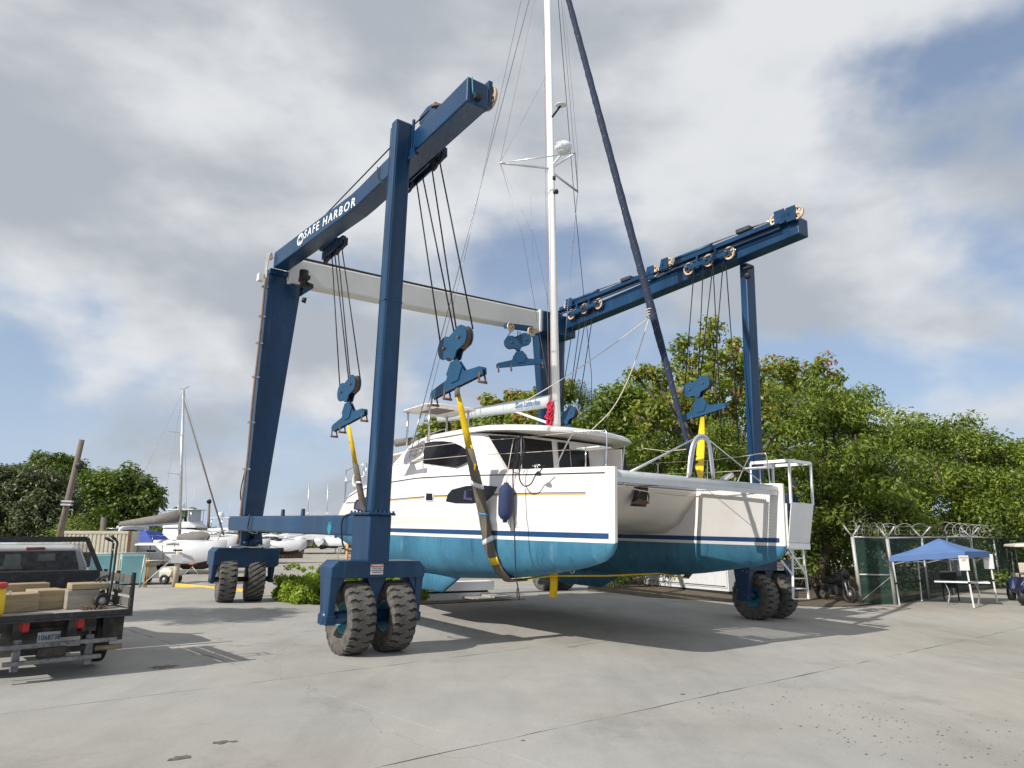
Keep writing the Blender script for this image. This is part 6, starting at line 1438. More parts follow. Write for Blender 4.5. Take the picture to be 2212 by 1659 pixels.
M['truckdirty'] = pm('dirty_black_steel', (.03, .028, .026), .8, var=.4, scale=7, c2=(.16, .14, .11), amt=.8, c2scale=6, lo=.45, hi=.75)
M['barsteel'] = pm('worn_bumper_steel', (.20, .20, .21), .5, metal=.35, var=.3, scale=9, c2=(.06, .055, .05), amt=.8, c2scale=11, lo=.45, hi=.65)
M['bedplate'] = pm('worn_bed_plate', (.33, .32, .30), .7, var=.2, scale=5, c2=(.12, .11, .1), amt=.7, c2scale=4, lo=.5, hi=.7)
M['carwhite'] = pm('white_car_paint', (.74, .74, .74), .2, var=.03, coat=.6)
M['glassdark'] = pm('rear_window_glass', (.010, .016, .018), .12, var=.2, scale=2, spec=.15)
M['woodgrey'] = pm('weathered_board', (.10, .095, .09), .85, var=.3, scale=4, bump=.4, bscale=20, stretch=(1, .2, 1), c2=(.04, .04, .04), amt=.6, c2scale=5)
M['timber'] = pm('sawn_timber', (.36, .275, .17), .85, var=.25, scale=5, bump=.5, bscale=18, stretch=(.35, 1, 2.5), c2=(.17, .15, .09), amt=.85, c2scale=3.2, lo=.45, hi=.7)
M['timberg'] = pm('grey_timber', (.30, .27, .22), .85, var=.25, scale=5, bump=.5, bscale=18, stretch=(.4, 1, 2.5), c2=(.17, .17, .13), amt=.8, c2scale=4)
M['exhaust'] = pm('tan_exhaust_pipe', (.22, .17, .11), .6, metal=.3, var=.3, scale=10)
def tbox(x0, x1, y0, y1, z0, z1): return MB().box(tk(x0, y0, z0), tk(x1, y1, z1))
BX0, BX1, BZ = -.89, 1.19, .36                          # bed: left, right, height of its top
part('bed', tbox(BX0, BX1, -.28, 2.1, BZ - .05, BZ), M['bedplate'], truck)
m = MB().box(tk(BX0 - .02, -.32, BZ - .09), tk(BX1 + .02, -.285, BZ + .012)); m.box(tk(BX0 - .02, -.36, BZ - .095), tk(BX1 + .02, -.285, BZ - .08)); part('bed_rail', m, M['truckblack'], truck, bevel=.004)
for x in (BX0 - .02, BX1): part('bed_side_rail', tbox(x, x + .03, -.28, 2.1, BZ - .09, BZ + .01), M['truckblack'], truck)
m = MB()
for x in (-.3, .42): m.box(tk(x - .06, -.2, BZ - .35), tk(x + .06, 2.6, BZ - .06))
m.box(tk(-.35, .05, BZ - .3), tk(.5, .12, BZ - .06)); part('chassis', m, M['truckdirty'], truck)
for x in (-.22, .50): 
    o = part('tail_light_bracket', tbox(x - .10 + (.15 if x > 0 else -.15), x + .10 + (.15 if x > 0 else -.15), -.15, -.05, BZ - .30, BZ - .06), M['truckdirty'], truck)
    part('tail_light', tbox(x - .075, x + .075, -.2, -.12, BZ - .25, BZ - .09), M['redlamp'], truck, bevel=.02)
pl = part('number_plate', tbox(0, .305, -.012, 0, -.075, .08), pm('plate_white', (.55, .57, .58), .5, var=.08, scale=20), truck, bevel=.004)
text_part('lettering', '1068738', .105 * K, pm('plate_blue', (.02, .035, .10), .5), pl, tk(.152, -.016, -.005), (1, 0, 0), (0, 0, 1), sx=.82, depth=.001, bold=.0012)
part('plate_holder', tbox(-.2, .7, .0, .06, -.02, .14), M['truckdirty'], truck)
for z, x0, x1 in ((-.07, -.95, 1.02), (-.30, -.44, .82)): part('bumper_bar', tbox(x0, x1, -.36, -.28, z - .03, z + .03), M['barsteel'], truck, bevel=.006)
for x in (-.28, .66): part('bumper_post', tbox(x - .05, x + .05, -.275, -.2, -.42, .02), M['barsteel'], truck, bevel=.006)
m = MB().box(tk(-.02, -.26, -.27), tk(.36, -.2, -.12)); m.box(tk(-.3, -.2, -.22), tk(.7, -.14, -.14)); part('hitch', m, M['truckdirty'], truck, bevel=.01)
part('exhaust', MB().lathe([(.028, 0), (.038, 0), (.038, .34), (.032, .34), (.032, .02), (.028, 0)], tk(.74, -.26, -.19), (1, -.05, 0), 16), M['exhaust'], truck)
for x in (BX1 - .32, BX0 + .02): part('mud_flap', tbox(x, x + .30, -.05, -.02, -.12, BZ - .08), M['truckdirty'], truck)
R_ = .4
for x in (.93, -.63):
    for y in (.62, 4.2):
        w = part('wheel', MB().lathe([(0, -.05), (.2, -.06), (.22, -.11), (.22, .11), (.2, .06), (0, .05)], tk(x, y, GZ + R_), (1, 0, 0), 24), M['galv'], truck)
        part('tyre', MB().lathe([(r * K, h * K) for r, h in ((.22, -.12), (.33, -.145), (.39, -.12), (R_, -.09), (R_, -.02), (R_ - .012, -.015), (R_ - .012, .015), (R_, .02), (R_, .09), (.39, .12), (.33, .145), (.22, .12), (.22, -.12))], tk(x, y, GZ + R_), (1, 0, 0), 32), M['black'], w)
# headache rack with expanded mesh
ry = 2.02
m = MB(); fr_pts = [tk(BX0 - .02, ry, BZ), tk(BX0 - .02, ry, .86), tk(BX0 + .27, ry, 1.47), tk(.93, ry, 1.47), tk(1.22, ry, .86), tk(1.20, ry, BZ)]
for a, b in zip(fr_pts, fr_pts[1:]): m.bar(a, b, .07 * K, .07 * K)
rack = part('headache_rack', m, M['truckblack'], truck)
part('rack_panel', tbox(BX0 - .0, 1.19, ry - .02, ry + .02, BZ, .90), M['truckblack'], truck)
part('rack_header', tbox(BX0 + .25, .92, ry - .03, ry + .03, 1.41, 1.47), M['truckblack'], truck)
m = MB(); n = 0
def inside(x, z): 
    if not (.88 < z < 1.4): return False
    t = (z - .86) / .61; return BX0 - .02 + .29 * t < x < 1.22 - .29 * t
sp_ = .042
for k in range(-40, 120):
    for s_ in (-1, 1):
        pts = []
        for j in range(27):
            z = .88 + .02 * j; x = BX0 + k * sp_ + s_ * (z - .88) * 1.75
            if inside(x, z): pts.append(tk(x, ry, z))
        if len(pts) > 1: m.tube([pts[0], pts[-1]], .0026, 3, False)
part('rack_mesh', m, M['barsteel'], truck)['kind'] = 'stuff'
# cab
secs = []
for y, hw, z0, zs, zr in ((2.2, .86, .1, .95, 1.30), (2.3, .88, .1, .98, 1.36), (3.0, .88, .1, .98, 1.40), (3.6, .86, .1, .95, 1.36), (4.1, .9, .1, .85, .95), (4.3, .92, .1, .82, .86), (5.2, .9, .1, .78, .8)):
    c = .16; secs.append([tk(c - hw, y, z0 - .25), tk(c + hw, y, z0 - .25), tk(c + hw, y, zs), tk(c + hw * .83, y, zr - .04), tk(c + hw * .7, y, zr), tk(c - hw * .7, y, zr), tk(c - hw * .83, y, zr - .04), tk(c - hw, y, zs)])
cabo = part('cab', MB().loft(secs, smooth=False), M['carwhite'], truck, bevel=.03)
wy = 2.19; part('rear_window', MB().poly([tk(-.58, wy, .91), tk(.90, wy, .91), tk(.80, wy, 1.25), tk(-.5, wy, 1.25)]), M['glassdark'], truck, fixn=False)
M['paintedview'] = pm('painted_view_through_glass', (.17, .23, .21), .3, var=.3, scale=4)
for x0, x1, z0, z1_ in ((-.28, -.02, .99, 1.20), (.22, .5, 1.08, 1.2), (-.33, .02, .95, 1.0)): part('painted_window_light', MB().poly([tk(x0, wy - .004, z0), tk(x1, wy - .004, z0), tk(x1 - .02, wy - .004, z1_), tk(x0 + .02, wy - .004, z1_)]), M['paintedview'], truck, fixn=False)  # pale panes painted on the glass as daylight coming through the cab
part('brake_light', tbox(.03, .32, wy - .02, wy + .03, 1.27, 1.32), M['redlamp'], truck, bevel=.01)
for s_ in (-1, 1): part('door_mirror', MB().box(tk(.16 + s_ * 1.0, 3.4, .9), tk(.16 + s_ * 1.18, 3.52, 1.2)), M['black'], truck, bevel=.02)
# stake side panel of weathered boards
for k, (z0, z1_) in enumerate(((.40, .53), (.58, .71), (.76, .89))): part('side_board', tbox(BX1 - .045, BX1 - .01, -.26, 1.7, z0, z1_), M['woodgrey'], truck)
for y in (-.2, .75, 1.6): part('stake', tbox(BX1 - .01, BX1 + .04, y - .035, y + .035, BZ, .93), M['truckblack'], truck)
# ---- load: timbers, hand truck, cooler, chain
def timber(x0, x1, y0, y1, z0, z1, rot, lab, mat='timber'):
    c = tk((x0 + x1) / 2, (y0 + y1) / 2, z0); d = V(math.cos(rot), math.sin(rot), 0); e = V(-math.sin(rot), math.cos(rot), 0); zc2 = tk(0, 0, (z0 + z1) / 2).z
    m = MB().obox(V(c.x, c.y, zc2), d, e, V(0, 0, 1), (x1 - x0) / 2 * K, (y1 - y0) / 2 * K, (z1 - z0) / 2 * K)
    single('timber_block', m, M[mat], TRK, c, lab, 'timber', 'timber blocks on the truck bed', bevel=.012)
z2_ = lambda x, y: ((x * .4219) / 1.85172, (2050 + y * .4219) / 1.85172)
timber(-.62, -.03, .25, .75, BZ + .002, BZ + .28, .25, 'pale sawn timber block on the truck bed next to the yellow cooler')
timber(-.02, .42, .55, 1.2, BZ + .002, BZ + .30, .1, 'pale timber block between the two front blocks, pushed further up the bed')
timber(.40, .86, .28, .85, BZ + .002, BZ + .30, -.05, 'grey stained square timber block supporting a flat timber', 'timberg')
timber(.44, .98, .26, .75, BZ + .305, BZ + .40, -.06, 'flat pale timber lying on top of the grey stained block')
timber(-.6, .3, 1.25, 1.6, BZ + .002, BZ + .38, .05, 'long timber block at the back of the load against the rack', 'timber')
ht = thing('hand_truck', 'black steel hand truck with rubber wheels standing on the truck bed', 'hand truck', TRK, tk(1.02, .4, BZ))
def hx(x, y, yy=.45): return TRK.l(PL(*z2_(x, y), TRK.w(tk(0, yy, 0)), fwd))
L1 = [hx(1085, 735), hx(1115, 470), hx(1140, 270), hx(1147, 205), hx(1130, 180), hx(1060, 145)]; L2 = [hx(1105, 770, .2), hx(1150, 500, .2), hx(1178, 270, .2), hx(1190, 205, .2), hx(1175, 170, .2), hx(1125, 122, .2)]
for Lx in (L1, L2): part('frame_tube', MB().tube(spline(Lx, 4), .016, 8), M['black'], ht); part('grip', MB().tube([Lx[-2].lerp(Lx[-1], .2), Lx[-1]], .021, 8), M['black'], ht)
for Lx in ([hx(975, 750), hx(990, 660), hx(1015, 600), hx(1060, 560), hx(1118, 535)], [hx(945, 660, .6), hx(965, 605, .6), hx(1000, 570, .6), hx(1090, 535, .6)]): part('stair_rail', MB().tube(spline(Lx, 4), .013, 8), M['black'], ht)
for t in (.12, .42, .68): part('cross_bar', MB().bar(spline(L1, 4)[int(t * 20)], spline(L2, 4)[int(t * 20)], .025, .01), M['galv'], ht)
part('toe_plate', MB().box(tk(.93, .2, BZ + .005), tk(1.1, .6, BZ + .015)), M['galv'], ht)
for yy, px in ((.12, (1025, 808)), (.62, (1000, 790))):
    c = hx(*px, yy); c.z = (BZ + .128) * K; w = part('wheel', MB().lathe([(.06, -.03), (.105, -.035), (.115, 0), (.105, .035), (.06, .03), (.06, -.03)], c, (.25, -1, 0), 22), M['black'], ht); part('hub', MB().lathe([(0, -.02), (.06, -.02), (.06, .02), (0, .02)], c, (.25, -1, 0), 14), M['galv'], w)
cl = thing('cooler', 'yellow drinks cooler with red lid standing on the truck bed edge', 'cooler', TRK, tk(-.72, .1, BZ))
c = tk(-.66, -.02, BZ); part('barrel', MB().lathe([(0, 0), (.155, 0), (.17, .04), (.165, .36), (0, .37)], c + V(0, 0, .002), (0, 0, 1), 24), pm('yellow_plastic', (.75, .48, .01), .4, var=.05), cl)
part('lid', MB().lathe([(.172, .36), (.178, .37), (.178, .415), (.16, .43), (0, .435)], c, (0, 0, 1), 24), pm('red_plastic', (.5, .04, .04), .4, var=.05), cl)
part('handle', MB().tube([c + V(.17, 0, .30), c + V(.215, 0, .31), c + V(.215, 0, .26)], .012, 6), M['white'], cl); part('spigot', MB().tube([c + V(.05, -.165, .05), c + V(.06, -.2, .05)], .015, 6), M['white'], cl)
m = MB()
for k in range(42):
    p = tk(.72 + rng.uniform(-.16, .18), .06 + rng.uniform(-.08, .08), BZ) + V(0, 0, .012 + .014 * (k % 3)); ax1 = Vector(rng.normal(size=3)).normalized(); e = ax1.orthogonal().normalized(); g_ = ax1.cross(e)
    m.tube([p + e * .022 * math.cos(t) + g_ * .014 * math.sin(t) for t in [i * 1.05 for i in range(7)]], .005, 4)
ch_ = single('chain', m, M['rust'], TRK, tk(.72, .06, BZ), 'small heap of rusty chain on the edge of the truck bed', 'chain', kind=None)

# ================================================================ left background: stored boats and yard things
M['bgwhite'] = pm('white_boat_gelcoat', (.60, .61, .63), .35, var=.06); M['bgbottom'] = pm('dark_bottom_paint', (.035, .03, .03), .8, var=.3, scale=1); M['bluecanvas'] = pm('blue_canvas', (.015, .05, .30), .7, var=.15); M['clearvinyl'] = pm('clear_vinyl', (.45, .48, .5), .15, var=.1)
M['containerc'] = pm('cream_container', (.62, .57, .45), .6, var=.1, c2=(.25, .2, .14), amt=.4, c2scale=2); M['aqua'] = pm('aqua_paint', (.28, .55, .60), .5, var=.06, scale=1.5)
M['polewood'] = pm('weathered_pole_wood', (.17, .14, .115), .9, var=.3, scale=5, stretch=(3, 3, .3), bump=.4)
def boat_frame(px, py, d): p = G(px, py); return Frame(p, axes(Vector(d), UP2)), p
def hull_mb(L, B, zk, zd0, zd1, transom=.75, raked=.12, vee=.5, keel=0):
    secs = []
    for k in range(13):
        t = k / 12; x = -L / 2 + L * t; w = B / 2 * (transom + (1 - transom) * math.sin(math.pi * min(t * 1.6, .5)) if t < .35 else math.cos(math.pi / 2 * max(0, (t - .35) / .65) ** 1.7)) + .012
        zd = zd0 + (zd1 - zd0) * t ** 1.5; zb = zk + (zd - zk) * .4 * max(0, (t - .8) / .2) ** 2.0
        xr = x + raked * L * 0
        q = [V(x, -w, zd), V(x, -w * .98, zb + (zd - zb) * .5), V(x, -w * .9, zb + (zd - zb) * .22), V(x, -w * .4, zb + .04), V(x, 0, zb - .02), V(x, w * .4, zb + .04), V(x, w * .9, zb + (zd - zb) * .22), V(x, w * .98, zb + (zd - zb) * .5), V(x, w, zd)]; secs.append(q)
    return MB().loft(secs)
def two_tone(o, z, mat):
    o.data.materials.append(mat)
    for p in o.data.polygons:
        if p.center.z + OFF[o.name].z < z: p.material_index = 1
def stand(fr, x, y, h, lab):
    r = thing('boat_stand', lab, 'boat stand', fr, (x, y, 0), 'boat stands')
    for t in (0, 2.1, 4.2): part('leg', MB().tube([(x + .45 * math.cos(t), y + .45 * math.sin(t), 0), (x, y, h * .75)], .025, 5), M['galv'], r)
    part('screw', MB().tube([(x, y, h * .6), (x, y, h)], .025, 6), M['galv'], r); part('pad', MB().box((x - .15, y - .15, h), (x + .15, y + .15, h + .05)), pm('orange_pad', (.5, .12, .03), .7), r)
# sailing yacht on stands
p0 = G(360, 1236); s0 = 44.0; pc = PD(352, 1232, (0, 44, 0)); pc.z = gz(pc.x, pc.y)
ds = V(1, -.28, 0); yf = Frame(pc - UP2 * .62, axes(ds, UP2)); sc_ = 44 / F                               # metres per pixel there
ya = thing('sailing_yacht', 'white sailing yacht with grey boom cover stored on boat stands, its mast above the yard', 'sailing yacht', yf, (0, 0, 0))
L_ = 8.6
hm = hull_mb(L_, 2.9, .85, 2.15, 2.55, .85); ho = part('hull', hm, M['bgwhite'], ya); two_tone(ho, 1.28, M['bgbottom'])
part('keel', MB().prism([(-.8, .95), (.9, .95), (.8, .72), (-.7, .72)], (0, -.1, 0), (1, 0, 0), (0, 0, 1), (0, .2, 0)), M['bgbottom'], ya)
part('deck', MB().loft([[V(x, -w, z), V(x, w, z), V(x, w * .7, z + h), V(x, -w * .7, z + h)] for x, w, z, h in ((-1.6, 1.0, 2.2, .28), (.5, .95, 2.3, .26), (2.2, .5, 2.4, .12), (3.2, .15, 2.5, .04))]), M['bgwhite'], ya)
for x in (.3, 2.1): part('portlight', MB().box((x - .28, -1.47, 1.86 + .03 * x), (x + .28, -1.35, 1.95 + .03 * x)), M['tint'], ya)
part('sheer_line', MB().tube([(-4.2, -1.27, 1.92), (0, -1.47, 1.97), (3.0, -.75, 2.25)], .012, 4), M['galv'], ya)
mt = V(.95, 0, 2.6); mtop = yf.l(PD(396, 843, pc)); mtop = V(mtop.x, 0, mtop.z); mst = part('mast', MB().tube([mt, mtop], [.1, .085], 10), M['alu'], ya)
for h in (.42, .70): part('spreader', MB().tube([mt.lerp(mtop, h), mt.lerp(mtop, h) + V(-.35, -1.0, .05)], .02, 5), M['alu'], mst)
part('masthead_gear', MB().tube([mtop + V(-.25, 0, .12), mtop + V(0, 0, .05), mtop + V(.4, 0, .25)], .015, 4), M['black'], mst)
part('furled_sail', MB().tube([mtop - V(-.1, 0, .7), yf.l(PD(478, 1130, pc)).lerp(V(4.1, 0, 2.65), .8)], .05, 6), M['greycanvas'], ya)
for b_ in ((4.1, 0, 2.6), (-4.1, 0, 2.3), (.5, -1.3, 2.3), (.5, 1.3, 2.3)): part('rigging', MB().tube([mtop, V(*b_)], .008, 3), M['wire'], ya)
bo = part('boom', MB().tube([(.9, 0, 3.55), (-3.7, 0, 3.3)], .09, 8), M['bgwhite'], ya); part('sail_cover', MB().loft([[V(x, -.18 * s, z), V(x, .18 * s, z), V(x, .06, z + h), V(x, -.06, z + h)] for x, z, h, s in ((.9, 3.6, .75, .9), (-.8, 3.52, .5, 1.1), (-3.5, 3.36, .28, .9))]), M['greycanvas'], bo)
part('arch', MB().tube(spline([(-2.5, -1.1, 2.2), (-2.45, -1.05, 3.1), (-2.3, -.8, 3.25), (-2.3, .8, 3.25), (-2.45, 1.05, 3.1), (-2.5, 1.1, 2.2)]), .11, 8), M['bgwhite'], ya)
part('spray_hood', MB().loft([[V(x, -.85, 2.4), V(x, .85, 2.4), V(x, .6, z), V(x, -.6, z)] for x, z in ((-1.6, 3.1), (-1.0, 3.05), (-.2, 2.5))], smooth=False), M['bluecanvas'], ya)
part('dinghy', MB().lathe([(.02, -1.2), (.3, -1.0), (.36, -.2), (.34, .5), (.2, .95), (.02, 1.1)], (2.0, 0, 2.68), (1, 0, .05), 14), M['greycanvas'], ya)
part('bow_rail', MB().tube([(3.2, -.6, 2.5), (3.5, -.5, 3.0), (4.15, 0, 3.1), (3.5, .5, 3.0), (3.2, .6, 2.5)], .018, 5), M['steel'], ya)
for x in (-3.0, -1.4, 0.2, 1.8): part('stanchion', MB().tube([(x, -1.35, 2.2), (x, -1.35, 2.8)], .012, 4), M['steel'], ya)
part('lifeline', MB().tube([(-3.6, -1.3, 2.75), (1.8, -1.35, 2.8), (3.4, -.55, 2.95)], .008, 3), M['steel'], ya)
part('stern_ring', MB().tube([V(-4.0, -1.2, 2.55) + V(.22 * math.cos(t), 0, .22 * math.sin(t)) for t in [k * .45 for k in range(15)]], .06, 6), M['bgwhite'], ya); part('stern_frame', MB().tube([(-4.2, -1.0, 2.2), (-4.0, -1.0, 3.25), (-2.5, -1.0, 3.2)], .03, 5), M['steel'], ya)
part('hanging_fender', MB().lathe([(0, -.4), (.1, -.35), (.12, 0), (.1, .35), (0, .4)], (-2.2, -1.52, 1.75), (0, 0, 1), 10), M['greycanvas'], ya)
for i, (x, y) in enumerate(((-1.6, -1.35), (1.4, -1.3), (3.0, -.9))): stand(Frame(pc, axes(ds, UP2)), x, y - .25, .55, 'metal tripod stand propping the white sailing yacht')
# motor yacht behind it
def motor_yacht(px, dist, L, lab, d, tower=True, grp=None):
    pc = PD(px, 1160, (0, dist, 0)); pc.z = gz(pc.x, pc.y); f = Frame(pc, axes(Vector(d), UP2)); r = thing('motor_yacht', lab, 'motor yacht', f, (0, 0, 0), grp); s = L / 12
    o = part('hull', hull_mb(L, 3.6 * s, .7, 1.9 * s + .5, 2.7 * s + .5, .95), M['bgwhite'], r); two_tone(o, 1.1, M['bgbottom']); D = 2.0 * s + .5
    part('cabin', MB().loft([[V(x * s, -w * s, D), V(x * s, w * s, D), V(x * s, w * .8 * s, D + h * s), V(x * s, -w * .8 * s, D + h * s)] for x, w, h in ((-3, 1.5, 1.5), (-.5, 1.5, 1.5), (1.5, 1.4, 1.2), (3.4, 1.0, .3))], smooth=False), M['bgwhite'], r, bevel=.05)
    part('windscreen', MB().loft([[V(x * s, -w * s, D + z * s), V(x * s, w * s, D + z * s), V(x * s, w * .86 * s, D + (z + .5) * s), V(x * s, -w * .86 * s, D + (z + .5) * s)] for x, w, z in ((-1.5, 1.5, .62), (1.4, 1.42, .55), (2.4, 1.25, .3))], smooth=False), M['tint'], r)
    if tower:
        part('flybridge', MB().loft([[V(x * s, -w * s, D + 1.5 * s), V(x * s, w * s, D + 1.5 * s), V(x * s, w * .9 * s, D + h * s), V(x * s, -w * .9 * s, D + h * s)] for x, w, h in ((-3, 1.4, 2.1), (.2, 1.4, 2.2), (1.0, 1.2, 1.7))], smooth=False), M['bgwhite'], r, bevel=.04)
        part('hard_top', MB().box((-2.8 * s, -1.3 * s, D + 3.5 * s), (.6 * s, 1.3 * s, D + 3.6 * s)), M['bgwhite'], r, bevel=.03)
        part('vinyl_screen', MB().box((-.1 * s, -1.15 * s, D + 2.15 * s), (0, 1.15 * s, D + 3.5 * s)), M['clearvinyl'], r)
        for x in (-2.5, -1, .3):
            for y in (-1.15, 1.15): part('top_post', MB().tube([(x * s, y * s, D + 2 * s), (x * s, y * s, D + 3.5 * s)], .025, 5), M['steel'], r)
        part('radome', MB().lathe([(0, 0), (.25, 0), (.28, .2), (.2, .42), (0, .48)], (-1.8 * s, 0, D + 3.62 * s), (0, 0, 1), 14), M['bgwhite'], r)
        part('antenna', MB().tube([(-1 * s, 1.1 * s, D + 3.6 * s), (-1.1 * s, 1.1 * s, D + 6 * s)], .012, 4), M['bgwhite'], r)
    part('bow_rail', MB().tube([(1.5 * s, -1.5 * s, D + .6 * s), (4 * s, -.9 * s, D + 1.1 * s), (5.8 * s, 0, D + 1.35 * s), (4 * s, .9 * s, D + 1.1 * s), (1.5 * s, 1.5 * s, D + .6 * s)], .02, 5), M['steel'], r)
    for x, y in ((-3, -1.2), (-3, 1.2), (1, -1.2), (1, 1.2)): part('stand_post', MB().tube([(x * s, y * s, 0), (x * s, y * s * .9, 1.0)], .05, 6), M['galv'], r)
    return r
motor_yacht(418, 52, 7.6, 'white flybridge motor yacht with clear screens stored behind the sailing yacht', (1, -.2, 0))
motor_yacht(500, 58, 6.6, 'white open fishing boat behind the bow of the sailing yacht', (1, -.1, 0), tower=True)
motor_yacht(585, 60, 6.4, 'sleek grey and white motor boat bow seen under the side beam of the lift', (1, -.15, 0), tower=False)
# far catamarans and yachts in a row
def far_cat(px, dist, W_, lab):
    pc = PD(px, 1160, (0, dist, 0)); pc.z = gz(pc.x, pc.y); f = Frame(pc, axes(V(1, .1, 0), UP2)); r = thing('stored_catamaran', lab, 'catamaran', f, (0, 0, 0), 'stored boats in the far row')
    for s_ in (-1, 1): o = part('hull', MB().loft([[V(s_ * W_ * .42 - .6, y, z), V(s_ * W_ * .42 + .6, y, z), V(s_ * W_ * .42 + .35, y, zb + .3), V(s_ * W_ * .42, y, zb), V(s_ * W_ * .42 - .35, y, zb + .3)] for y, z, zb in ((-4, 1.6, .9), (-2, 2.4, .5), (4, 2.6, .6))]), M['bgwhite'], r); two_tone(o, 1.15, M['bgbottom'])
    part('bridge_deck', MB().box((-W_ * .42, -3, 1.7), (W_ * .42, 3.5, 2.4)), M['bgwhite'], r, bevel=.1); part('cabin', MB().box((-W_ * .36, -2, 2.4), (W_ * .36, 2, 3.9)), M['bgwhite'], r, bevel=.25)
    for k in range(4): x = -W_ * .27 + k * W_ * .18; part('window', MB().box((x - W_ * .07, -2.04, 2.85), (x + W_ * .07, -1.98, 3.5)), M['tint'], r)
    part('mast', MB().tube([(0, .5, 3.9), (0, .3, 9)], .07, 6), M['alu'], r); part('boom', MB().tube([(0, .5, 4.9), (.6, -3.0, 5.1)], .16, 6), M['bgwhite'], r)
    part('bimini', MB().box((-W_ * .28, -3.6, 4.4), (W_ * .28, -1.6, 4.5)), M['bgwhite'], r)
far_cat(661, 95, 5.6, 'far catamaran on the left of the stored row, seen stern on'); far_cat(703, 95, 6.2, 'far catamaran with a row of dark saloon windows, seen stern on')
for i, (px, d_, L_, lab) in enumerate(((752, 92, 7.5, 'far white yacht partly hidden by the front left lift leg'),)): motor_yacht(px, d_, L_, lab, (-1, .2, 0), True)
for i, (px, ht_) in enumerate(((726, 1095), (738, 1080), (748, 1100))):
    p = PD(px, 1160, (0, 100 + 4 * i, 0)); p.z = gz(p.x, p.y); t = PD(px + 6, ht_ + 62, p); r = thing('yacht_mast', 'far bare yacht mast leaning behind the stored boats', 'mast', WORLD, p, 'far yacht masts'); part('pole', MB().tube([p, t], .06, 6), M['alu'], r); part('stay', MB().tube([t, p + V(1.5, 0, 0)], .02, 3), M['wire'], r)
# stack of old wire traps
sp0 = G(600, 1206); sp1 = G(648, 1205); r2 = random.Random(4)
M['trap'] = pm('brown_wire_trap', (.16, .105, .075), .9, var=.45, scale=4, bump=.8, bscale=12, c2=(.30, .26, .22), amt=.7, c2scale=5)
for k in range(14):
    t = (k % 7) / 6; p = sp0.lerp(sp1, t); p = V(p.x, p.y, gz(p.x, p.y) + (k // 7) * .46); fr_ = Frame(p, axes(V(1, r2.uniform(-.2, .2), 0), UP2))
    m = MB().box((-.26, -.3, 0), (.26, .3, .44))
    for j in range(5): m.bar((-.26 + .13 * j, -.31, 0), (-.26 + .13 * j, -.31, .44), .02, .02); m.bar((-.26, -.31, .03 + .1 * j), (.26, -.31, .03 + .1 * j), .02, .02)
    single('fish_trap', m, M['trap'], fr_, (0, 0, 0), 'brown wire fish trap in the pile beyond the left rear lift wheel', 'fish trap', 'pile of fish traps')
# cream container, aqua bins, gate, golf cart
pc = G(205, 1222); pc = PD(205, 1222, (0, 40, 0)); pc.z = gz(pc.x, pc.y); f = Frame(pc, axes(V(.95, .3, 0), UP2)); ct = thing('shipping_container', 'cream corrugated shipping container below the stern of the sailing yacht', 'container', f, (0, 0, 0))
W2 = 125 * 40 / F; m = MB()
for k in range(16): x = -W2 / 2 + W2 * k / 16; m.box((x, -.03, .15), (x + W2 / 32, .0, 2.25))
part('box', MB().box((-W2 / 2, 0, .05), (W2 / 2, 2.4, 2.4)), M['containerc'], ct); part('corrugation', m, M['containerc'], ct); part('top_rail', MB().box((-W2 / 2 - .02, -.05, 2.27), (W2 / 2 + .02, .0, 2.42)), M['containerc'], ct); part('corner_post', MB().box((W2 / 2 - .15, -.06, .05), (W2 / 2 + .02, .0, 2.42)), M['rust'], ct)
for px, w_, lab in ((215, 40, 'aqua blue steel bin between the truck rack and the hand truck'), (285, 42, 'aqua blue steel bin just right of the hand truck handles')):
    p = PD(px, 1240, (0, 33, 0)); p.z = gz(p.x, p.y); f = Frame(p, axes(V(.86, .5, 0), UP2)); w = w_ * 33 / F; r = thing('steel_bin', lab, 'bin', f, (0, 0, 0), 'aqua bins')
    part('body', MB().loft([[V(-w * k, 0 if z < .5 else -.25, z), V(w * k, 0 if z < .5 else -.25, z), V(w * k, 1.4, z), V(-w * k, 1.4, z)] for z, k in ((.05, .5), (1.25, .5))], smooth=False), M['aqua'], r); part('side_channel', MB().box((w * .5, -.28, .1), (w * .5 + .1, .3, 1.3)), M['aqua'], r); part('rim', MB().box((-w * .52, -.3, 1.25), (w * .52, 1.45, 1.35)), M['aqua'], r)
gp = PD(298, 1240, (0, 31, 0)); gp.z = gz(gp.x, gp.y); f = Frame(gp, axes(V(.86, .4, 0), UP2)); gt = thing('yard_gate', 'pipe gate with diagonal brace and pale wooden post in front of the stored yacht', 'gate', f, (.6, 0, 0)); s = 31 / F
part('post', MB().tube([(s * 72, 0, 0), (s * 74, 0, 1.45)], .12, 10), pm('pale_post', (.5, .42, .3), .8, var=.15), gt); part('top_rail', MB().tube([(-s * 130, 0, 1.42), (s * 74, 0, 1.42)], .035, 6), M['galv'], gt)
part('brace', MB().tube([(s * 8, 0, .05), (s * 70, 0, 1.3)], .03, 6), M['galv'], gt); part('side_pipe', MB().tube([(s * 6, 0, .0), (s * 10, 0, 1.35)], .035, 6), M['galv'], gt); part('low_rail', MB().tube([(s * 8, 0, 1.1), (s * 70, 0, 1.12)], .025, 6), M['galv'], gt); part('meter_box', MB().box((s * 60, -.2, 1.0), (s * 82, .0, 1.35)), M['bgwhite'], gt)
for x in (14, 18): part('orange_pipe', MB().tube([(s * x, .2, 0), (s * x, .2, 1.2)], .03, 6), pm('orange_paint', (.5, .25, .05), .6), gt)
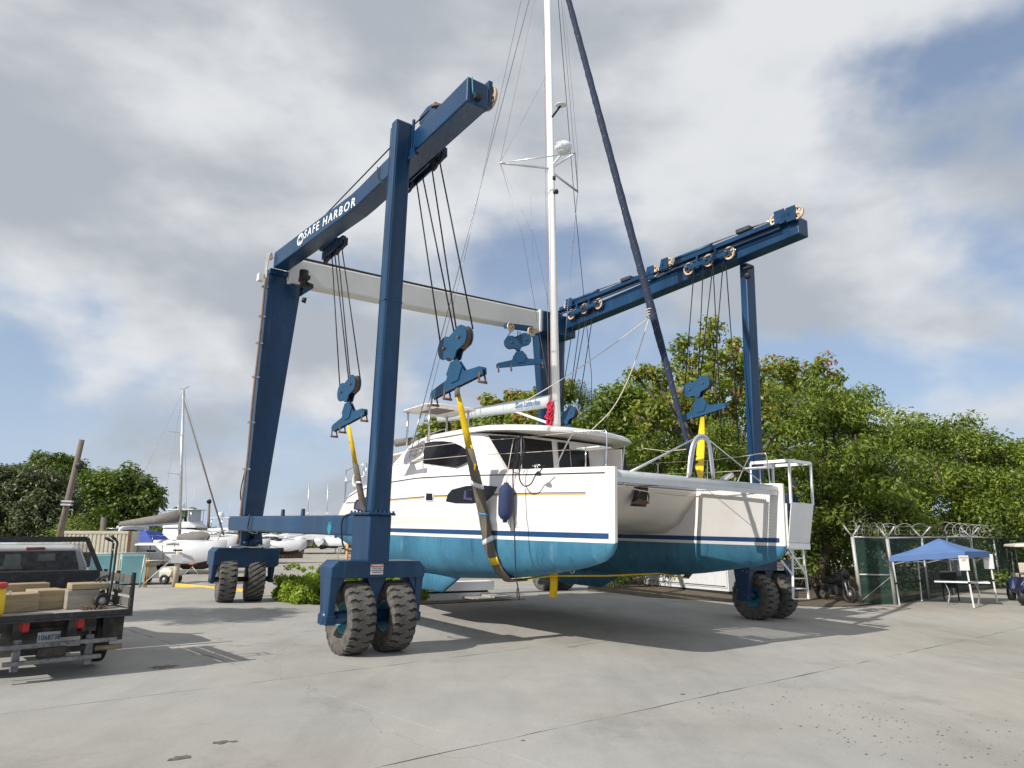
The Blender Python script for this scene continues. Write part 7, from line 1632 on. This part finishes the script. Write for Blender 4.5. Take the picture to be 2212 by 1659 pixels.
cp_ = PD(338, 1240, (0, 34, 0)); cp_.z = gz(cp_.x, cp_.y); cart(cp_, V(1, -.15, 0), 'small cream golf cart parked behind the pipe gate', M['cream'], .95)
# barrier and posts in the middle distance
bp_ = PD(752, 1222, (0, 42, 0)); bp_.z = gz(bp_.x, bp_.y); f = Frame(bp_, axes(V(1, 0, 0), UP2)); br_ = thing('barrier', 'galvanised pipe barrier beside the front left lift leg', 'barrier', f, (0, 0, 0)); part('frame', MB().tube([(-.6, 0, 0), (-.6, 0, 1.5), (1.0, 0, 1.5), (1.0, 0, 0)], .035, 6), M['galv'], br_); part('mid_rail', MB().tube([(-.6, 0, .95), (1.0, 0, .95)], .025, 6), M['galv'], br_); part('brace', MB().tube([(-.1, 0, .1), (.5, 0, .9)], .025, 6), M['galv'], br_); part('orange_post', MB().tube([(-.05, -.15, 0), (-.05, -.15, 1.7)], .08, 8), pm('orange_post', (.55, .3, .1), .7), br_)
# poles
def pole(name, px0, px1, dist, r, lab, mat='polewood', lamp=None, boxes=()):
    b = PD(*px0, (0, dist, 0)); b = V(b.x, b.y, gz(b.x, b.y)); t = PD(*px1, (0, dist, 0)); o = thing(name, lab, 'pole', WORLD, b, None)
    part('shaft', MB().tube([b - V(0, 0, .1), t], [r, r * .75], 10), M[mat], o)
    if lamp: c = PD(*lamp, (0, dist - .3, 0)); part('flood_lamp', MB().lathe([(0, -.12), (.16, -.1), (.2, .08), (.0, .1)], c, (.2, -1, -.5), 12), M['black'], o)
    for bx in boxes: c = PD(*bx, (0, dist - .2, 0)); part('bracket', MB().box(c - V(.28, .1, .05), c + V(.28, .1, .05)), M['galv'], o)
    return o
pole('utility_pole', (118, 1180), (177, 950), 40, .19, 'leaning wooden utility pole with a flood lamp behind the truck', lamp=(172, 1006), boxes=((146, 1083), (144, 1090)))
pole('utility_pole', (341, 1180), (338, 1052), 60, .14, 'thin dark wooden pole at the edge of the dark trees')
pole('lamp_pole', (452, 1175), (452, 1088), 60, .13, 'slim lamp pole beyond the bow of the sailing yacht', lamp=(452, 1083)); pole('timber_pile', (223, 1185), (224, 1118), 44, .2, 'short thick wooden post beside the stern of the sailing yacht')
